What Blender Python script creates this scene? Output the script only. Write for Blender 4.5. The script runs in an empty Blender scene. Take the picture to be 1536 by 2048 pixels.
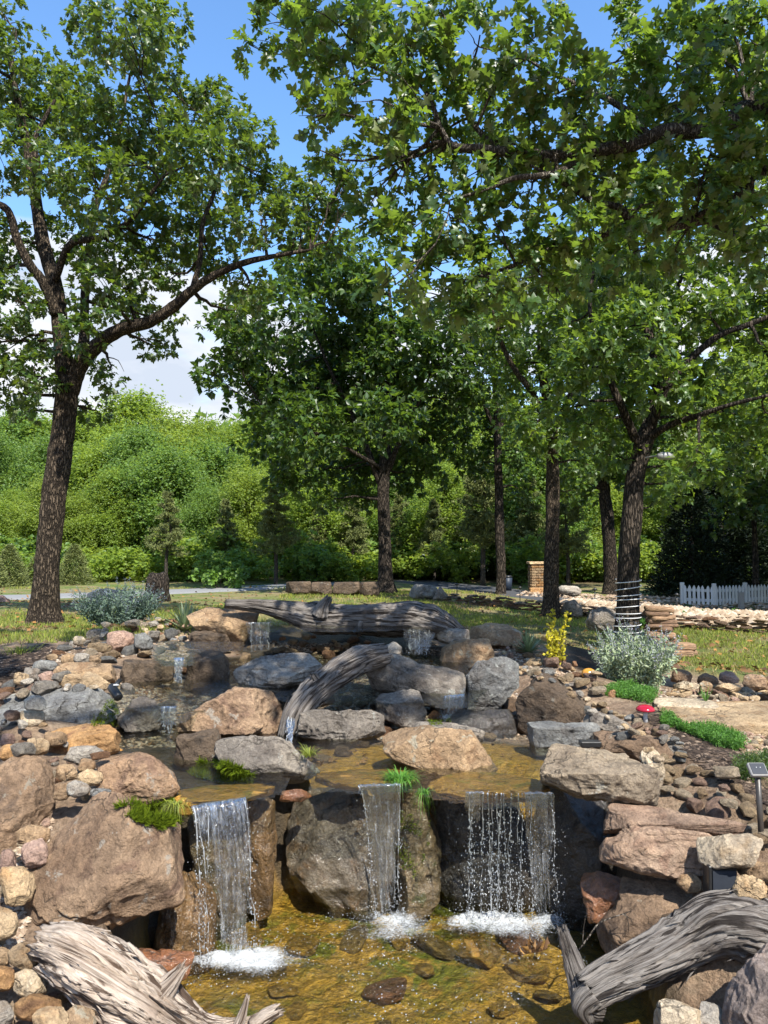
import bpy, bmesh, math, random
import numpy as np
from mathutils import Vector, Matrix, Quaternion
from mathutils.bvhtree import BVHTree

SC = bpy.context.scene
COL = SC.collection
R = math.radians

# ------------------------------------------------------------------ camera
CAM_H = 1.75
F = 1484.0                      # focal length in photo pixels (photo 1536 x 2048)
PITCH = R(2.55)
cam_data = bpy.data.cameras.new("camera")
cam_data.sensor_fit = 'VERTICAL'
cam_data.sensor_height = 36.0
cam_data.sensor_width = 27.0
cam_data.lens = 36.0 * F / 2048.0
cam_data.clip_start = 0.05
cam_data.clip_end = 2000
cam = bpy.data.objects.new("camera", cam_data)
COL.objects.link(cam)
cam.location = (0, 0, CAM_H)
cam.rotation_euler = (R(90) + PITCH, 0, 0)
SC.camera = cam

# ------------------------------------------------------------------ world, sun, exposure
SUN_EL, SUN_AZ = R(52), R(155)          # azimuth clockwise from +Y: behind the camera, to the right
SUN_DIR = Vector((math.sin(SUN_AZ) * math.cos(SUN_EL), math.cos(SUN_AZ) * math.cos(SUN_EL), math.sin(SUN_EL)))
world = bpy.data.worlds.new("World")
SC.world = world
world.use_nodes = True
wn, wl = world.node_tree.nodes, world.node_tree.links
wn.clear()
wout = wn.new("ShaderNodeOutputWorld")
wbg = wn.new("ShaderNodeBackground")
sky = wn.new("ShaderNodeTexSky")
sky.sky_type = 'NISHITA'
sky.sun_disc = False
sky.sun_elevation = SUN_EL
sky.sun_rotation = SUN_AZ
sky.air_density = 1.0
sky.dust_density = 0.3
sky.ozone_density = 2.5
hsv = wn.new("ShaderNodeHueSaturation")
hsv.inputs["Saturation"].default_value = 1.14
hsv.inputs["Value"].default_value = 1.18
wl.new(sky.outputs[0], hsv.inputs["Color"])
wtc = wn.new("ShaderNodeTexCoord")
# clouds: noise over the direction, flattened towards the horizon
wsep = wn.new("ShaderNodeSeparateXYZ")
wl.new(wtc.outputs["Generated"], wsep.inputs[0])
wmap = wn.new("ShaderNodeMapping")
wmap.inputs["Scale"].default_value = (2.0, 2.0, 5.0)
wmap.inputs["Location"].default_value = (2.9, 1.1, 0.2)
wl.new(wtc.outputs["Generated"], wmap.inputs["Vector"])
wno = wn.new("ShaderNodeTexNoise")
wno.inputs["Scale"].default_value = 1.6
wno.inputs["Detail"].default_value = 9
wno.inputs["Roughness"].default_value = 0.56
wno.inputs["Distortion"].default_value = 0.5
wl.new(wmap.outputs[0], wno.inputs["Vector"])
band = wn.new("ShaderNodeMapRange")       # more cloud low in the sky, all the way round
band.inputs["From Min"].default_value = 0.56
band.inputs["From Max"].default_value = 0.26
band.inputs["To Min"].default_value = -0.35
band.inputs["To Max"].default_value = 0.15
wl.new(wsep.outputs["Z"], band.inputs["Value"])
wadd = wn.new("ShaderNodeMath"); wadd.operation = 'ADD'
wl.new(wno.outputs["Fac"], wadd.inputs[0]); wl.new(band.outputs[0], wadd.inputs[1])
wr = wn.new("ShaderNodeMapRange"); wr.interpolation_type = 'SMOOTHSTEP'
wr.inputs["From Min"].default_value = 0.47
wr.inputs["From Max"].default_value = 0.60
wl.new(wadd.outputs[0], wr.inputs["Value"])
wmix = wn.new("ShaderNodeMix"); wmix.data_type = 'RGBA'
wl.new(wr.outputs[0], wmix.inputs["Factor"])
wl.new(hsv.outputs[0], wmix.inputs["A"])
wcr = wn.new("ShaderNodeMix"); wcr.data_type = 'RGBA'
wn2 = wn.new("ShaderNodeTexNoise"); wn2.inputs["Scale"].default_value = 3.2; wn2.inputs["Detail"].default_value = 7
wl.new(wmap.outputs[0], wn2.inputs["Vector"])
wr2 = wn.new("ShaderNodeMapRange"); wr2.inputs["From Min"].default_value = .38; wr2.inputs["From Max"].default_value = .6
wl.new(wn2.outputs["Fac"], wr2.inputs["Value"]); wl.new(wr2.outputs[0], wcr.inputs["Factor"])
wcr.inputs["A"].default_value = (2.5, 2.8, 3.3, 1); wcr.inputs["B"].default_value = (3.7, 3.8, 4.0, 1)
wl.new(wcr.outputs["Result"], wmix.inputs["B"])
wl.new(wmix.outputs["Result"], wbg.inputs["Color"])
wbg.inputs["Strength"].default_value = 0.15
wl.new(wbg.outputs[0], wout.inputs["Surface"])

sun_data = bpy.data.lights.new("sun", 'SUN')
sun_data.energy = 5.0
sun_data.angle = R(0.53)
sun_data.color = (1.0, 0.95, 0.86)
sun = bpy.data.objects.new("sun", sun_data)
COL.objects.link(sun)
sun.rotation_euler = SUN_DIR.to_track_quat('Z', 'Y').to_euler()
sun.location = (-20, -30, 60)

SC.view_settings.view_transform = 'Standard'
SC.view_settings.look = 'None'
SC.view_settings.gamma = 1.0
SC.view_settings.exposure = 0.95
SC.view_settings.use_curve_mapping = False
SC.render.engine = 'CYCLES'
SC.cycles.max_bounces = 8
SC.cycles.diffuse_bounces = 4
SC.cycles.glossy_bounces = 3
SC.cycles.transmission_bounces = 6
SC.cycles.transparent_max_bounces = 14
SC.cycles.use_denoising = True
SC.cycles.caustics_reflective = False
SC.cycles.caustics_refractive = False

# ------------------------------------------------------------------ pixel -> world
CP, SP = math.cos(PITCH), math.sin(PITCH)
def ray(px, py):
    """world direction (not normalised, forward component along the optical axis = 1) of a photo pixel"""
    px = np.asarray(px, float); py = np.asarray(py, float)
    a = (px - 768.0) / F; b = (1024.0 - py) / F
    return np.stack([a, CP - b * SP, SP + b * CP], -1)
def P(px, py, d):
    """point seen at photo pixel (px, py) whose distance along +Y is d"""
    r = ray(px, py)
    d = np.asarray(d, float)
    return np.array([0, 0, CAM_H]) + r * (d / r[..., 1])[..., None]
def PZ(px, py, z):
    r = ray(px, py)
    t = (z - CAM_H) / r[..., 2]
    return np.array([0, 0, CAM_H]) + r * np.asarray(t)[..., None]
def to_px(p):
    p = np.asarray(p, float) - np.array([0, 0, CAM_H])
    fwd = p[..., 1] * CP + p[..., 2] * SP
    up = -p[..., 1] * SP + p[..., 2] * CP
    return np.stack([768 + F * p[..., 0] / fwd, 1024 - F * up / fwd, fwd], -1)

# ------------------------------------------------------------------ numpy noise
def _h(i, j, k, s):
    n = (i.astype(np.int64) * 374761393 + j.astype(np.int64) * 668265263 + k.astype(np.int64) * 2147483647 * 3 + s * 974711) & 0xffffffff
    n = ((n ^ (n >> 13)) * 1274126177) & 0xffffffff
    n = (n ^ (n >> 16)) & 0xffffff
    return n / float(0xffffff) * 2 - 1
def vnoise(p, seed=0):
    p = np.asarray(p, float)
    i = np.floor(p).astype(np.int64); f = p - i
    u = f * f * f * (f * (f * 6 - 15) + 10)
    x, y, z = i[..., 0], i[..., 1], i[..., 2]
    c = lambda a, b, d: _h(x + a, y + b, z + d, seed)
    ux, uy, uz = u[..., 0], u[..., 1], u[..., 2]
    l = lambda a, b, t: a + (b - a) * t
    return l(l(l(c(0,0,0), c(1,0,0), ux), l(c(0,1,0), c(1,1,0), ux), uy), l(l(c(0,0,1), c(1,0,1), ux), l(c(0,1,1), c(1,1,1), ux), uy), uz)
def fbm(p, octv=4, seed=0, gain=0.5, lac=2.03):
    p = np.asarray(p, float); a = 1.0; t = 0; s = 0
    for o in range(octv):
        t = t + a * vnoise(p, seed + o * 17); s += a; a *= gain; p = p * lac + 3.7
    return t / s
def ridged(p, octv=4, seed=0):
    p = np.asarray(p, float); a = 1.0; t = 0; s = 0
    for o in range(octv):
        t = t + a * (1 - 2 * np.abs(vnoise(p, seed + o * 13))); s += a; a *= 0.5; p = p * 2.1 + 1.3
    return t / s
def sstep(a, b, x):
    t = np.clip((np.asarray(x, float) - a) / (b - a), 0, 1)
    return t * t * (3 - 2 * t)

# ------------------------------------------------------------------ mesh + object helpers
def make_mesh(name, verts, faces, mats=None, smooth=True, uv=None, fmat=None):
    """faces: one array (M,k) or a list of such arrays"""
    verts = np.asarray(verts, np.float32)
    if not isinstance(faces, (list, tuple)): faces = [faces]
    faces = [np.asarray(f, np.int32) for f in faces if len(f)]
    me = bpy.data.meshes.new(name)
    me.vertices.add(len(verts)); me.vertices.foreach_set("co", verts.ravel())
    loops = np.concatenate([f.ravel() for f in faces])
    starts = []; o = 0
    for f in faces:
        starts.append(o + np.arange(len(f)) * f.shape[1]); o += f.size
    starts = np.concatenate(starts).astype(np.int32)
    me.loops.add(len(loops)); me.loops.foreach_set("vertex_index", loops)
    me.polygons.add(len(starts)); me.polygons.foreach_set("loop_start", starts)
    me.polygons.foreach_set("use_smooth", np.full(len(starts), smooth, dtype=bool))
    if fmat is not None: me.polygons.foreach_set("material_index", np.asarray(fmat, np.int32))
    if uv is not None:
        lay = me.uv_layers.new(name="UVMap")
        lay.data.foreach_set("uv", np.asarray(uv, np.float32)[loops].ravel())
    me.update(calc_edges=True)
    if mats is not None:
        for m in (mats if isinstance(mats, (list, tuple)) else [mats]): me.materials.append(m)
    return me
def link(name, me, parent=None, loc=(0, 0, 0)):
    o = bpy.data.objects.new(name, me)
    COL.objects.link(o)
    if parent is not None: o.parent = parent
    o.location = loc
    return o
def tag(o, label=None, cat=None, group=None, kind=None):
    if label: o["label"] = label
    if cat: o["category"] = cat
    if group: o["group"] = group
    if kind: o["kind"] = kind
    return o
def empty(name, loc, label=None, cat=None, group=None, kind=None):
    o = bpy.data.objects.new(name, None)
    o.empty_display_size = 0.1
    COL.objects.link(o); o.location = loc
    return tag(o, label, cat, group, kind)
def add(name, verts, faces, mat, origin=None, parent=None, smooth=True, uv=None, fmat=None):
    """one mesh object from world-space vertices; its origin is placed at origin (default: its centre)"""
    verts = np.asarray(verts, float)
    org = np.asarray(origin if origin is not None else (parent.location if parent is not None else verts.mean(0)), float)
    me = make_mesh(name, verts - org, faces, mat, smooth, uv, fmat)
    if parent is None: return link(name, me, None, org)
    return link(name, me, parent, org - world_loc(parent))
def world_loc(o):
    p = np.zeros(3)
    while o is not None:
        p = p + np.array(o.location); o = o.parent
    return p

class MB:
    """collects vertices and faces of mixed size"""
    def __init__(s): s.v = []; s.f = {}; s.n = 0; s.uv = []
    def add(s, v, *fs):
        v = np.asarray(v, float)
        for f in fs:
            f = np.asarray(f, np.int64)
            if len(f): s.f.setdefault(f.shape[1], []).append(f + s.n)
        s.v.append(v); s.n += len(v)
    def get(s):
        return np.concatenate(s.v), [np.concatenate(x) for x in s.f.values()]

def box_vf(lo, hi, rot=None, bev=0.0):
    lo = np.asarray(lo, float); hi = np.asarray(hi, float)
    c = (lo + hi) / 2; h = (hi - lo) / 2
    b = min(bev, *(h * 0.45)) if bev else 0
    if not b:
        v = np.array([[x, y, z] for x in (-1, 1) for y in (-1, 1) for z in (-1, 1)], float) * h
        f = np.array([[0, 1, 3, 2], [4, 6, 7, 5], [0, 4, 5, 1], [2, 3, 7, 6], [0, 2, 6, 4], [1, 5, 7, 3]])
        if rot is not None: v = v @ np.asarray(rot).T
        return v + c, [f]
    bm = bmesh.new(); bmesh.ops.create_cube(bm, size=1)
    for q in bm.verts: q.co = Vector((q.co.x * 2 * h[0], q.co.y * 2 * h[1], q.co.z * 2 * h[2]))
    bmesh.ops.bevel(bm, geom=bm.edges[:], offset=b, segments=1, affect='EDGES')
    v = np.array([q.co[:] for q in bm.verts]); fs = {}
    bm.verts.index_update()
    for q in bm.faces: fs.setdefault(len(q.verts), []).append([w.index for w in q.verts])
    bm.free()
    if rot is not None: v = v @ np.asarray(rot).T
    return v + c, [np.array(x) for x in fs.values()]

def frames(pts):
    pts = np.asarray(pts, float)
    t = np.gradient(pts, axis=0); t /= np.linalg.norm(t, axis=1)[:, None] + 1e-9
    n = np.zeros_like(pts); b = np.zeros_like(pts)
    ref = np.array([0, 0, 1.0]) if abs(t[0, 2]) < .9 else np.array([1.0, 0, 0])
    n0 = np.cross(ref, t[0]); n0 /= np.linalg.norm(n0)
    for i in range(len(pts)):
        n0 = n0 - t[i] * n0.dot(t[i]); n0 /= np.linalg.norm(n0) + 1e-9
        n[i] = n0; b[i] = np.cross(t[i], n0)
    return t, n, b
def resample(pts, rad, step):
    pts = np.asarray(pts, float); rad = np.asarray(rad, float)
    m = len(pts)
    # Catmull-Rom
    q = np.vstack([2 * pts[0] - pts[1], pts, 2 * pts[-1] - pts[-2]])
    rq = np.concatenate([[rad[0]], rad, [rad[-1]]])
    out, ro = [], []
    for i in range(m - 1):
        L = np.linalg.norm(pts[i + 1] - pts[i]); k = max(1, int(L / step))
        t = np.arange(k) / k
        p0, p1, p2, p3 = q[i], q[i + 1], q[i + 2], q[i + 3]
        t_ = t[:, None]
        out.append(.5 * ((2 * p1) + (-p0 + p2) * t_ + (2 * p0 - 5 * p1 + 4 * p2 - p3) * t_ ** 2 + (-p0 + 3 * p1 - 3 * p2 + p3) * t_ ** 3))
        ro.append(rq[i + 1] + (rq[i + 2] - rq[i + 1]) * t)
    out.append(pts[-1:]); ro.append(rad[-1:])
    return np.concatenate(out), np.concatenate(ro)
def tube_vf(pts, rad, sides=8, cap=True, disp=None):
    pts = np.asarray(pts, float); rad = np.asarray(rad, float)
    t, n, b = frames(pts)
    a = np.arange(sides) / sides * 2 * np.pi
    rr = np.repeat(rad[:, None], sides, 1)
    ring = n[:, None, :] * np.cos(a)[None, :, None] + b[:, None, :] * np.sin(a)[None, :, None]
    v = pts[:, None, :] + ring * rr[..., None]
    if disp is not None: v = v + ring * disp(v, rr)[..., None]
    m = len(pts)
    v = v.reshape(-1, 3)
    i = np.arange(m - 1)[:, None] * sides; j = np.arange(sides)[None, :]; j2 = (j + 1) % sides
    f = np.stack([i + j, i + j2, i + sides + j2, i + sides + j], -1).reshape(-1, 4)
    fs = [f]
    if cap:
        c0, c1 = len(v), len(v) + 1
        v = np.vstack([v, pts[0], pts[-1]])
        jj = np.arange(sides); k = (jj + 1) % sides
        e = (m - 1) * sides
        fs.append(np.concatenate([np.stack([k, jj, np.full(sides, c0)], -1), np.stack([e + jj, e + k, np.full(sides, c1)], -1)]))
    return v, fs
_ico = {}
def ico(sub):
    if sub not in _ico:
        bm = bmesh.new(); bmesh.ops.create_icosphere(bm, subdivisions=sub, radius=1.0)
        bm.verts.index_update()
        _ico[sub] = (np.array([v.co[:] for v in bm.verts]), np.array([[v.index for v in f.verts] for f in bm.faces]))
        bm.free()
    v, f = _ico[sub]
    return v / np.linalg.norm(v, axis=1)[:, None], f

# ------------------------------------------------------------------ materials
def lin(r, g, b):
    c = lambda x: ((x / 255 + .055) / 1.055) ** 2.4 if x > 10 else x / 255 / 12.92
    return (c(r), c(g), c(b), 1)
class NT:
    def __init__(s, name):
        s.m = bpy.data.materials.new(name); s.m.use_nodes = True
        s.n, s.l = s.m.node_tree.nodes, s.m.node_tree.links
        s.n.clear(); s.out = s.n.new("ShaderNodeOutputMaterial")
    def new(s, t, **kw):
        x = s.n.new(t)
        for k, v in kw.items():
            if k in x.inputs: s.set(x.inputs[k], v)
            else: setattr(x, k, v)
        return x
    def set(s, inp, v):
        if isinstance(v, bpy.types.NodeSocket): s.l.new(v, inp)
        elif isinstance(v, bpy.types.Node): s.l.new(v.outputs[0], inp)
        else: inp.default_value = (*v, 1) if isinstance(v, tuple) and len(v) == 3 and inp.type == 'RGBA' else v
    def coord(s, rnd=True, scale=(1, 1, 1), kind="Object"):
        tc = s.new("ShaderNodeTexCoord")
        mp = s.new("ShaderNodeMapping"); s.l.new(tc.outputs[kind], mp.inputs["Vector"]); mp.inputs["Scale"].default_value = scale
        if rnd:
            oi = s.new("ShaderNodeObjectInfo")
            mu = s.new("ShaderNodeVectorMath", operation='SCALE'); mu.inputs[0].default_value = (37, 21, 53); s.l.new(oi.outputs["Random"], mu.inputs["Scale"])
            s.l.new(mu.outputs[0], mp.inputs["Location"])
        return mp.outputs[0]
    def noise(s, vec, scale, detail=6, rough=.55, dist=0.0):
        x = s.new("ShaderNodeTexNoise"); s.l.new(vec, x.inputs["Vector"])
        x.inputs["Scale"].default_value = scale; x.inputs["Detail"].default_value = detail
        x.inputs["Roughness"].default_value = rough; x.inputs["Distortion"].default_value = dist
        return x.outputs["Fac"]
    def ramp(s, fac, stops):
        x = s.new("ShaderNodeValToRGB"); s.l.new(fac, x.inputs[0])
        e = x.color_ramp.elements
        while len(e) < len(stops): e.new(.5)
        for q, (p, c) in zip(e, stops): q.position = p; q.color = c if len(c) == 4 else (*c, 1)
        return x.outputs[0]
    def rng(s, v, a, b, c=0.0, d=1.0, smooth=True):
        x = s.new("ShaderNodeMapRange")
        if smooth: x.interpolation_type = 'SMOOTHSTEP'
        s.l.new(v, x.inputs["Value"])
        for k, w in zip(("From Min", "From Max", "To Min", "To Max"), (a, b, c, d)): x.inputs[k].default_value = w
        return x.outputs[0]
    def mix(s, fac, a, b, mode='MIX'):
        x = s.new("ShaderNodeMix", data_type='RGBA', blend_type=mode)
        s.set(x.inputs["Factor"], fac); s.set(x.inputs["A"], a); s.set(x.inputs["B"], b)
        return x.outputs["Result"]
    def math(s, op, a, b=0.0):
        x = s.new("ShaderNodeMath", operation=op); s.set(x.inputs[0], a); s.set(x.inputs[1], b)
        return x.outputs[0]
    def bump(s, h, strength, dist, normal=None):
        x = s.new("ShaderNodeBump"); s.l.new(h, x.inputs["Height"])
        x.inputs["Strength"].default_value = strength; x.inputs["Distance"].default_value = dist
        if normal is not None: s.l.new(normal, x.inputs["Normal"])
        return x.outputs[0]
    def bsdf(s, color, rough=.8, normal=None, spec=.3, **kw):
        x = s.new("ShaderNodeBsdfPrincipled")
        s.set(x.inputs["Base Color"], color); s.set(x.inputs["Roughness"], rough)
        s.set(x.inputs["Specular IOR Level"], spec)
        if normal is not None: s.l.new(normal, x.inputs["Normal"])
        for k, v in kw.items(): s.set(x.inputs[k.replace("_", " ")], v)
        return x.outputs[0]
    def done(s, sh): s.l.new(sh, s.out.inputs["Surface"]); return s.m

def mat_rock(name, a, b, c, lichen=None, rough=.82, spec=.25, bump=1.0, strata=0.0, scale=1.0, wetband=None, grit=1.0):
    """a,b: two main tones, c: stain tone. lichen: colour of crusty patches"""
    k = .74
    a, b, c = [tuple(np.array(q) * np.array([k * 1.02, k * .98, k * .94])) for q in (a, b, c)]
    if lichen is not None: lichen = (lichen[0] * .8, lichen[1] * .8, lichen[2] * .77, 1)
    t = NT(name); v = t.coord()
    n1 = t.noise(v, 3.2 * scale, 7, .6, .4)
    col = t.ramp(n1, [(.33, a), (.66, b)])
    n2 = t.noise(v, 7.5 * scale, 8, .62, .8)
    col = t.mix(t.rng(n2, .5, .66, 0, .85), col, c)
    n3 = t.noise(v, 46 * scale, 4, .7)
    col = t.mix(.55, col, t.ramp(n3, [(.28, (.45, .43, .42)), (.5, (.98, .98, .98)), (.72, (1.45, 1.45, 1.42))]), 'MULTIPLY')
    n5 = t.noise(v, 1.7 * scale, 5, .6, .6)
    col = t.mix(.85, col, t.ramp(n5, [(.34, (.52, .50, .50)), (.5, (1.0, .98, .95)), (.66, (1.28, 1.24, 1.16))]), 'MULTIPLY')
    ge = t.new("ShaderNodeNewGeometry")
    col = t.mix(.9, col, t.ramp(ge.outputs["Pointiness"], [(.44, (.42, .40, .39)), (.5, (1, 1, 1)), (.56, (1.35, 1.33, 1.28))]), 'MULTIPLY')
    n4 = t.noise(v, 130 * scale, 2, .6)
    col = t.mix(.5, col, t.ramp(n4, [(.3, (.62, .6, .6)), (.55, (1, 1, 1)), (.75, (1.3, 1.3, 1.3))]), 'MULTIPLY')
    if lichen is not None:
        nl = t.noise(v, 11 * scale, 9, .66, .3)
        col = t.mix(t.rng(nl, .6, .64, 0, .75), col, lichen)
    # fissures
    vo = t.new("ShaderNodeTexVoronoi", feature='DISTANCE_TO_EDGE'); vo.inputs["Scale"].default_value = 2.3 * scale
    wv = t.new("ShaderNodeVectorMath", operation='ADD'); t.l.new(v, wv.inputs[0])
    nn = t.new("ShaderNodeTexNoise"); t.l.new(v, nn.inputs["Vector"]); nn.inputs["Scale"].default_value = 4; nn.inputs["Detail"].default_value = 5
    t.l.new(nn.outputs["Color"], wv.inputs[1]); t.l.new(wv.outputs[0], vo.inputs["Vector"])
    crack = t.rng(vo.outputs["Distance"], 0.0, .02, 0, 1)
    ckm = t.rng(t.noise(v, 2.0, 2), .5, .6, 0, 1)
    crack = t.math('MAXIMUM', crack, t.math('SUBTRACT', 1.0, ckm))
    col = t.mix(t.math('MULTIPLY', t.math('SUBTRACT', 1.0, crack), .7), col, (.03, .025, .02, 1))
    h = t.math('ADD', t.math('MULTIPLY', t.noise(v, 9 * scale, 10, .62, .3), 1.0), t.math('MULTIPLY', crack, .10))
    if strata:
        wv2 = t.coord(scale=(1.2, 1.2, 13))
        h = t.math('ADD', h, t.math('MULTIPLY', t.noise(wv2, 1.5, 6, .6, .6), strata))
    nb0 = t.bump(h, .7 * bump, .05)
    nb = t.bump(h, 1.0 * bump, .085)
    nb = t.bump(t.noise(v, 34 * scale, 7, .68, .5), .75 * bump * grit, .022, nb)
    nb = t.bump(t.noise(v, 110 * scale, 4, .7), .6 * bump * grit, .006, nb)
    if rough < .5:      # a film of water over the stone
        return t.done(t.bsdf(col, rough + .15, nb, spec, Coat_Weight=.8, Coat_Roughness=.12, Coat_Normal=nb0))
    return t.done(t.bsdf(col, rough, nb, spec))

M = {}
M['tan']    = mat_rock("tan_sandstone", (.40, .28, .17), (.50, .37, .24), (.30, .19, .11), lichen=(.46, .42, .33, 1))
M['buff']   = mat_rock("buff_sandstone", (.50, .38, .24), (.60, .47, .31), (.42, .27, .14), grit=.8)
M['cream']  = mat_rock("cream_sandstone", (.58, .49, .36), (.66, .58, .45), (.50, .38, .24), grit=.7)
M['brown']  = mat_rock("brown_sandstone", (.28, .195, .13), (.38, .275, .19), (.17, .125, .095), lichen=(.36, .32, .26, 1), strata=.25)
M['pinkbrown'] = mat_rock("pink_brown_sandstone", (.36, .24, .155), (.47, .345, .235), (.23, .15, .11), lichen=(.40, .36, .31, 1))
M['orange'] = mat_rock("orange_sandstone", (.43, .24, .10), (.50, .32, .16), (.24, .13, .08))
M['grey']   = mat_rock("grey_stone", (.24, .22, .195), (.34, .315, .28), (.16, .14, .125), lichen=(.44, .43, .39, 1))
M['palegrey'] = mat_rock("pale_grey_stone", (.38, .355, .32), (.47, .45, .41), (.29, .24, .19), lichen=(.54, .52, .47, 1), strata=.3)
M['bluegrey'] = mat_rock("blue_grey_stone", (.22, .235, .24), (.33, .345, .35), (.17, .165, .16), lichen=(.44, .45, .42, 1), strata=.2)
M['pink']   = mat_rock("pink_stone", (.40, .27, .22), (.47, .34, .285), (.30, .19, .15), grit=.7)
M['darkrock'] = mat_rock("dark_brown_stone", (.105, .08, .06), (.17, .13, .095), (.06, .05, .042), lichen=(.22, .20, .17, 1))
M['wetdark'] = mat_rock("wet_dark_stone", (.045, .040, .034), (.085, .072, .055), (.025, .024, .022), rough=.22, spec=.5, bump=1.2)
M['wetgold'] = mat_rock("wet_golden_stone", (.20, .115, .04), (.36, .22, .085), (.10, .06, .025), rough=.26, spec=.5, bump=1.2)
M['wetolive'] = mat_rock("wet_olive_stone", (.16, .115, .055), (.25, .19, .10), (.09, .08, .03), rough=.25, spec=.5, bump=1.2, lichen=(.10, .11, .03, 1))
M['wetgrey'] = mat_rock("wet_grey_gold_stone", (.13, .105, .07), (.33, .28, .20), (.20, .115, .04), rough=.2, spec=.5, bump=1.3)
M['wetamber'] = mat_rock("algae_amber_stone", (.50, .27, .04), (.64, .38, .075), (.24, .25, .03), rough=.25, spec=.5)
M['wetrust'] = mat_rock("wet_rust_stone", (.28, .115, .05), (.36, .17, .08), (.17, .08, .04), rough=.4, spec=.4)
# ================================================================== ROCK LIST (outline seen from the camera, distance, thickness, look)
# name, label, outline px, distance, thickness (x mean radius), material, options
RK = []
def rk(label, poly, d, mat, thick=.8, sub=4, group=None, name="boulder", **o):
    RK.append(dict(label=label, poly=np.array(poly, float), d=d, mat=mat, thick=thick, sub=sub, group=group, name=name, o=o))
# --- left bank, front to back
rk("big brown boulder with a smooth sloping face beside the left waterfall", [(44,1832),(60,1765),(88,1690),(112,1640),(135,1605),(170,1594),(228,1604),(262,1640),(350,1652),(364,1680),(362,1735),(346,1788),(300,1806),(262,1830),(216,1862),(185,1856),(130,1878),(90,1876),(56,1850)], 2.95, 'pinkbrown', .7, 5, e=.62, facets=[((-.15,-.85,.45),.60)], amp=.05)
rk("dark brown boulder with rust stains at the left edge above the cobbles", [(-70,1560),(0,1528),(40,1511),(95,1508),(109,1545),(105,1600),(96,1650),(60,1702),(0,1725),(-70,1700)], 3.2, 'brown', .7, 5, e=.65, facets=[((-.1,-.7,.6),.62)])
rk("grey pink rounded boulder above the big brown boulder", [(194,1535),(215,1512),(280,1505),(320,1520),(345,1545),(356,1575),(335,1601),(290,1608),(230,1596),(196,1570)], 3.35, 'pinkbrown', .85, 5, e=.75)
rk("flat orange brown boulder between two piles of cobbles on the left bank", [(88,1478),(110,1460),(160,1449),(215,1452),(240,1474),(239,1502),(200,1514),(120,1510),(90,1496)], 3.95, 'orange', .9, 4, e=.7)
rk("long grey slab with pits on top and a mossy end", [(-80,1420),(0,1396),(60,1384),(150,1374),(216,1377),(236,1408),(235,1462),(205,1464),(188,1450),(120,1446),(60,1450),(0,1462),(-80,1470)], 4.4, 'bluegrey', .9, 5, e=.5, facets=[((0,-.25,1),.45)], strata=.05, moss=1)
rk("tan rectangular slab under cobbles left of the pool of dark gravel", [(105,1332),(130,1326),(222,1327),(233,1366),(222,1372),(110,1366)], 5.15, 'tan', .8, 4, e=.45)
rk("low smooth tan boulder in front of the tan rectangular slab", [(122,1372),(128,1352),(160,1345),(190,1354),(222,1374),(200,1384),(135,1384)], 4.9, 'buff', .7, 4, e=.75)
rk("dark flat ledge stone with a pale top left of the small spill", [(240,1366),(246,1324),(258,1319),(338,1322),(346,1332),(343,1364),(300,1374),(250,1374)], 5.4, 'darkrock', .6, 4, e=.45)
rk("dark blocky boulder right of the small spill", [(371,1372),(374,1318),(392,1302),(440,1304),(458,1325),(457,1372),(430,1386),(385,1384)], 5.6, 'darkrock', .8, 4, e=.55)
rk("grey boulder with a crest beside the left stream", [(236,1450),(237,1420),(258,1398),(276,1395),(310,1412),(324,1440),(308,1462),(250,1464)], 4.55, 'grey', .8, 4, e=.7)
rk("large tan boulder dappled with sun in the middle of the left stream", [(358,1462),(378,1436),(430,1400),(474,1375),(520,1384),(560,1403),(571,1430),(560,1460),(520,1474),(440,1474),(380,1468)], 4.55, 'pinkbrown', .8, 5, e=.72, facets=[((.35,-.9,.35),.7)], rough=1.4)
rk("dark flat stone wedged left of the long grey brown boulder", [(349,1500),(352,1468),(372,1461),(440,1468),(455,1500),(432,1534),(356,1534)], 3.98, 'darkrock', .6, 4, e=.5)
rk("long grey brown boulder overhanging the left waterfall pool", [(432,1505),(436,1480),(480,1473),(540,1473),(580,1485),(610,1510),(636,1546),(625,1564),(560,1567),(500,1557),(450,1534)], 3.82, 'grey', .85, 5, e=.62, facets=[((-.1,-.8,.5),.68)])
rk("tan boulder with a shadowed hollow under the left end of the fallen log", [(376,1245),(400,1225),(450,1214),(500,1219),(516,1228),(508,1250),(494,1272),(482,1302),(455,1290),(432,1268),(390,1258)], 6.9, 'tan', .9, 4, e=.6)
rk("dark layered stone under the tan boulder by the fallen log", [(378,1272),(400,1262),(450,1270),(462,1296),(440,1302),(385,1298)], 6.7, 'darkrock', .7, 4, e=.5, strata=.08)
rk("pale grey flat topped boulder behind the leaning log", [(470,1340),(482,1328),(505,1317),(560,1307),(612,1310),(642,1338),(605,1382),(560,1392),(520,1390),(485,1372)], 5.3, 'palegrey', .9, 5, e=.55, facets=[((.1,-.35,1),.42),((-.6,-.8,0),.6)], strata=.04)
rk("pink grey squared cobble largest of the upper left pile", [(214,1290),(216,1268),(235,1262),(262,1266),(271,1280),(268,1298),(245,1304),(225,1300)], 6.2, 'pink', .9, 3, e=.55, name="stone")
rk("grey leaning stone right of the pink grey squared stone", [(268,1295),(270,1268),(290,1266),(303,1280),(306,1298),(285,1304)], 6.15, 'bluegrey', .8, 3, e=.6, name="stone")
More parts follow.
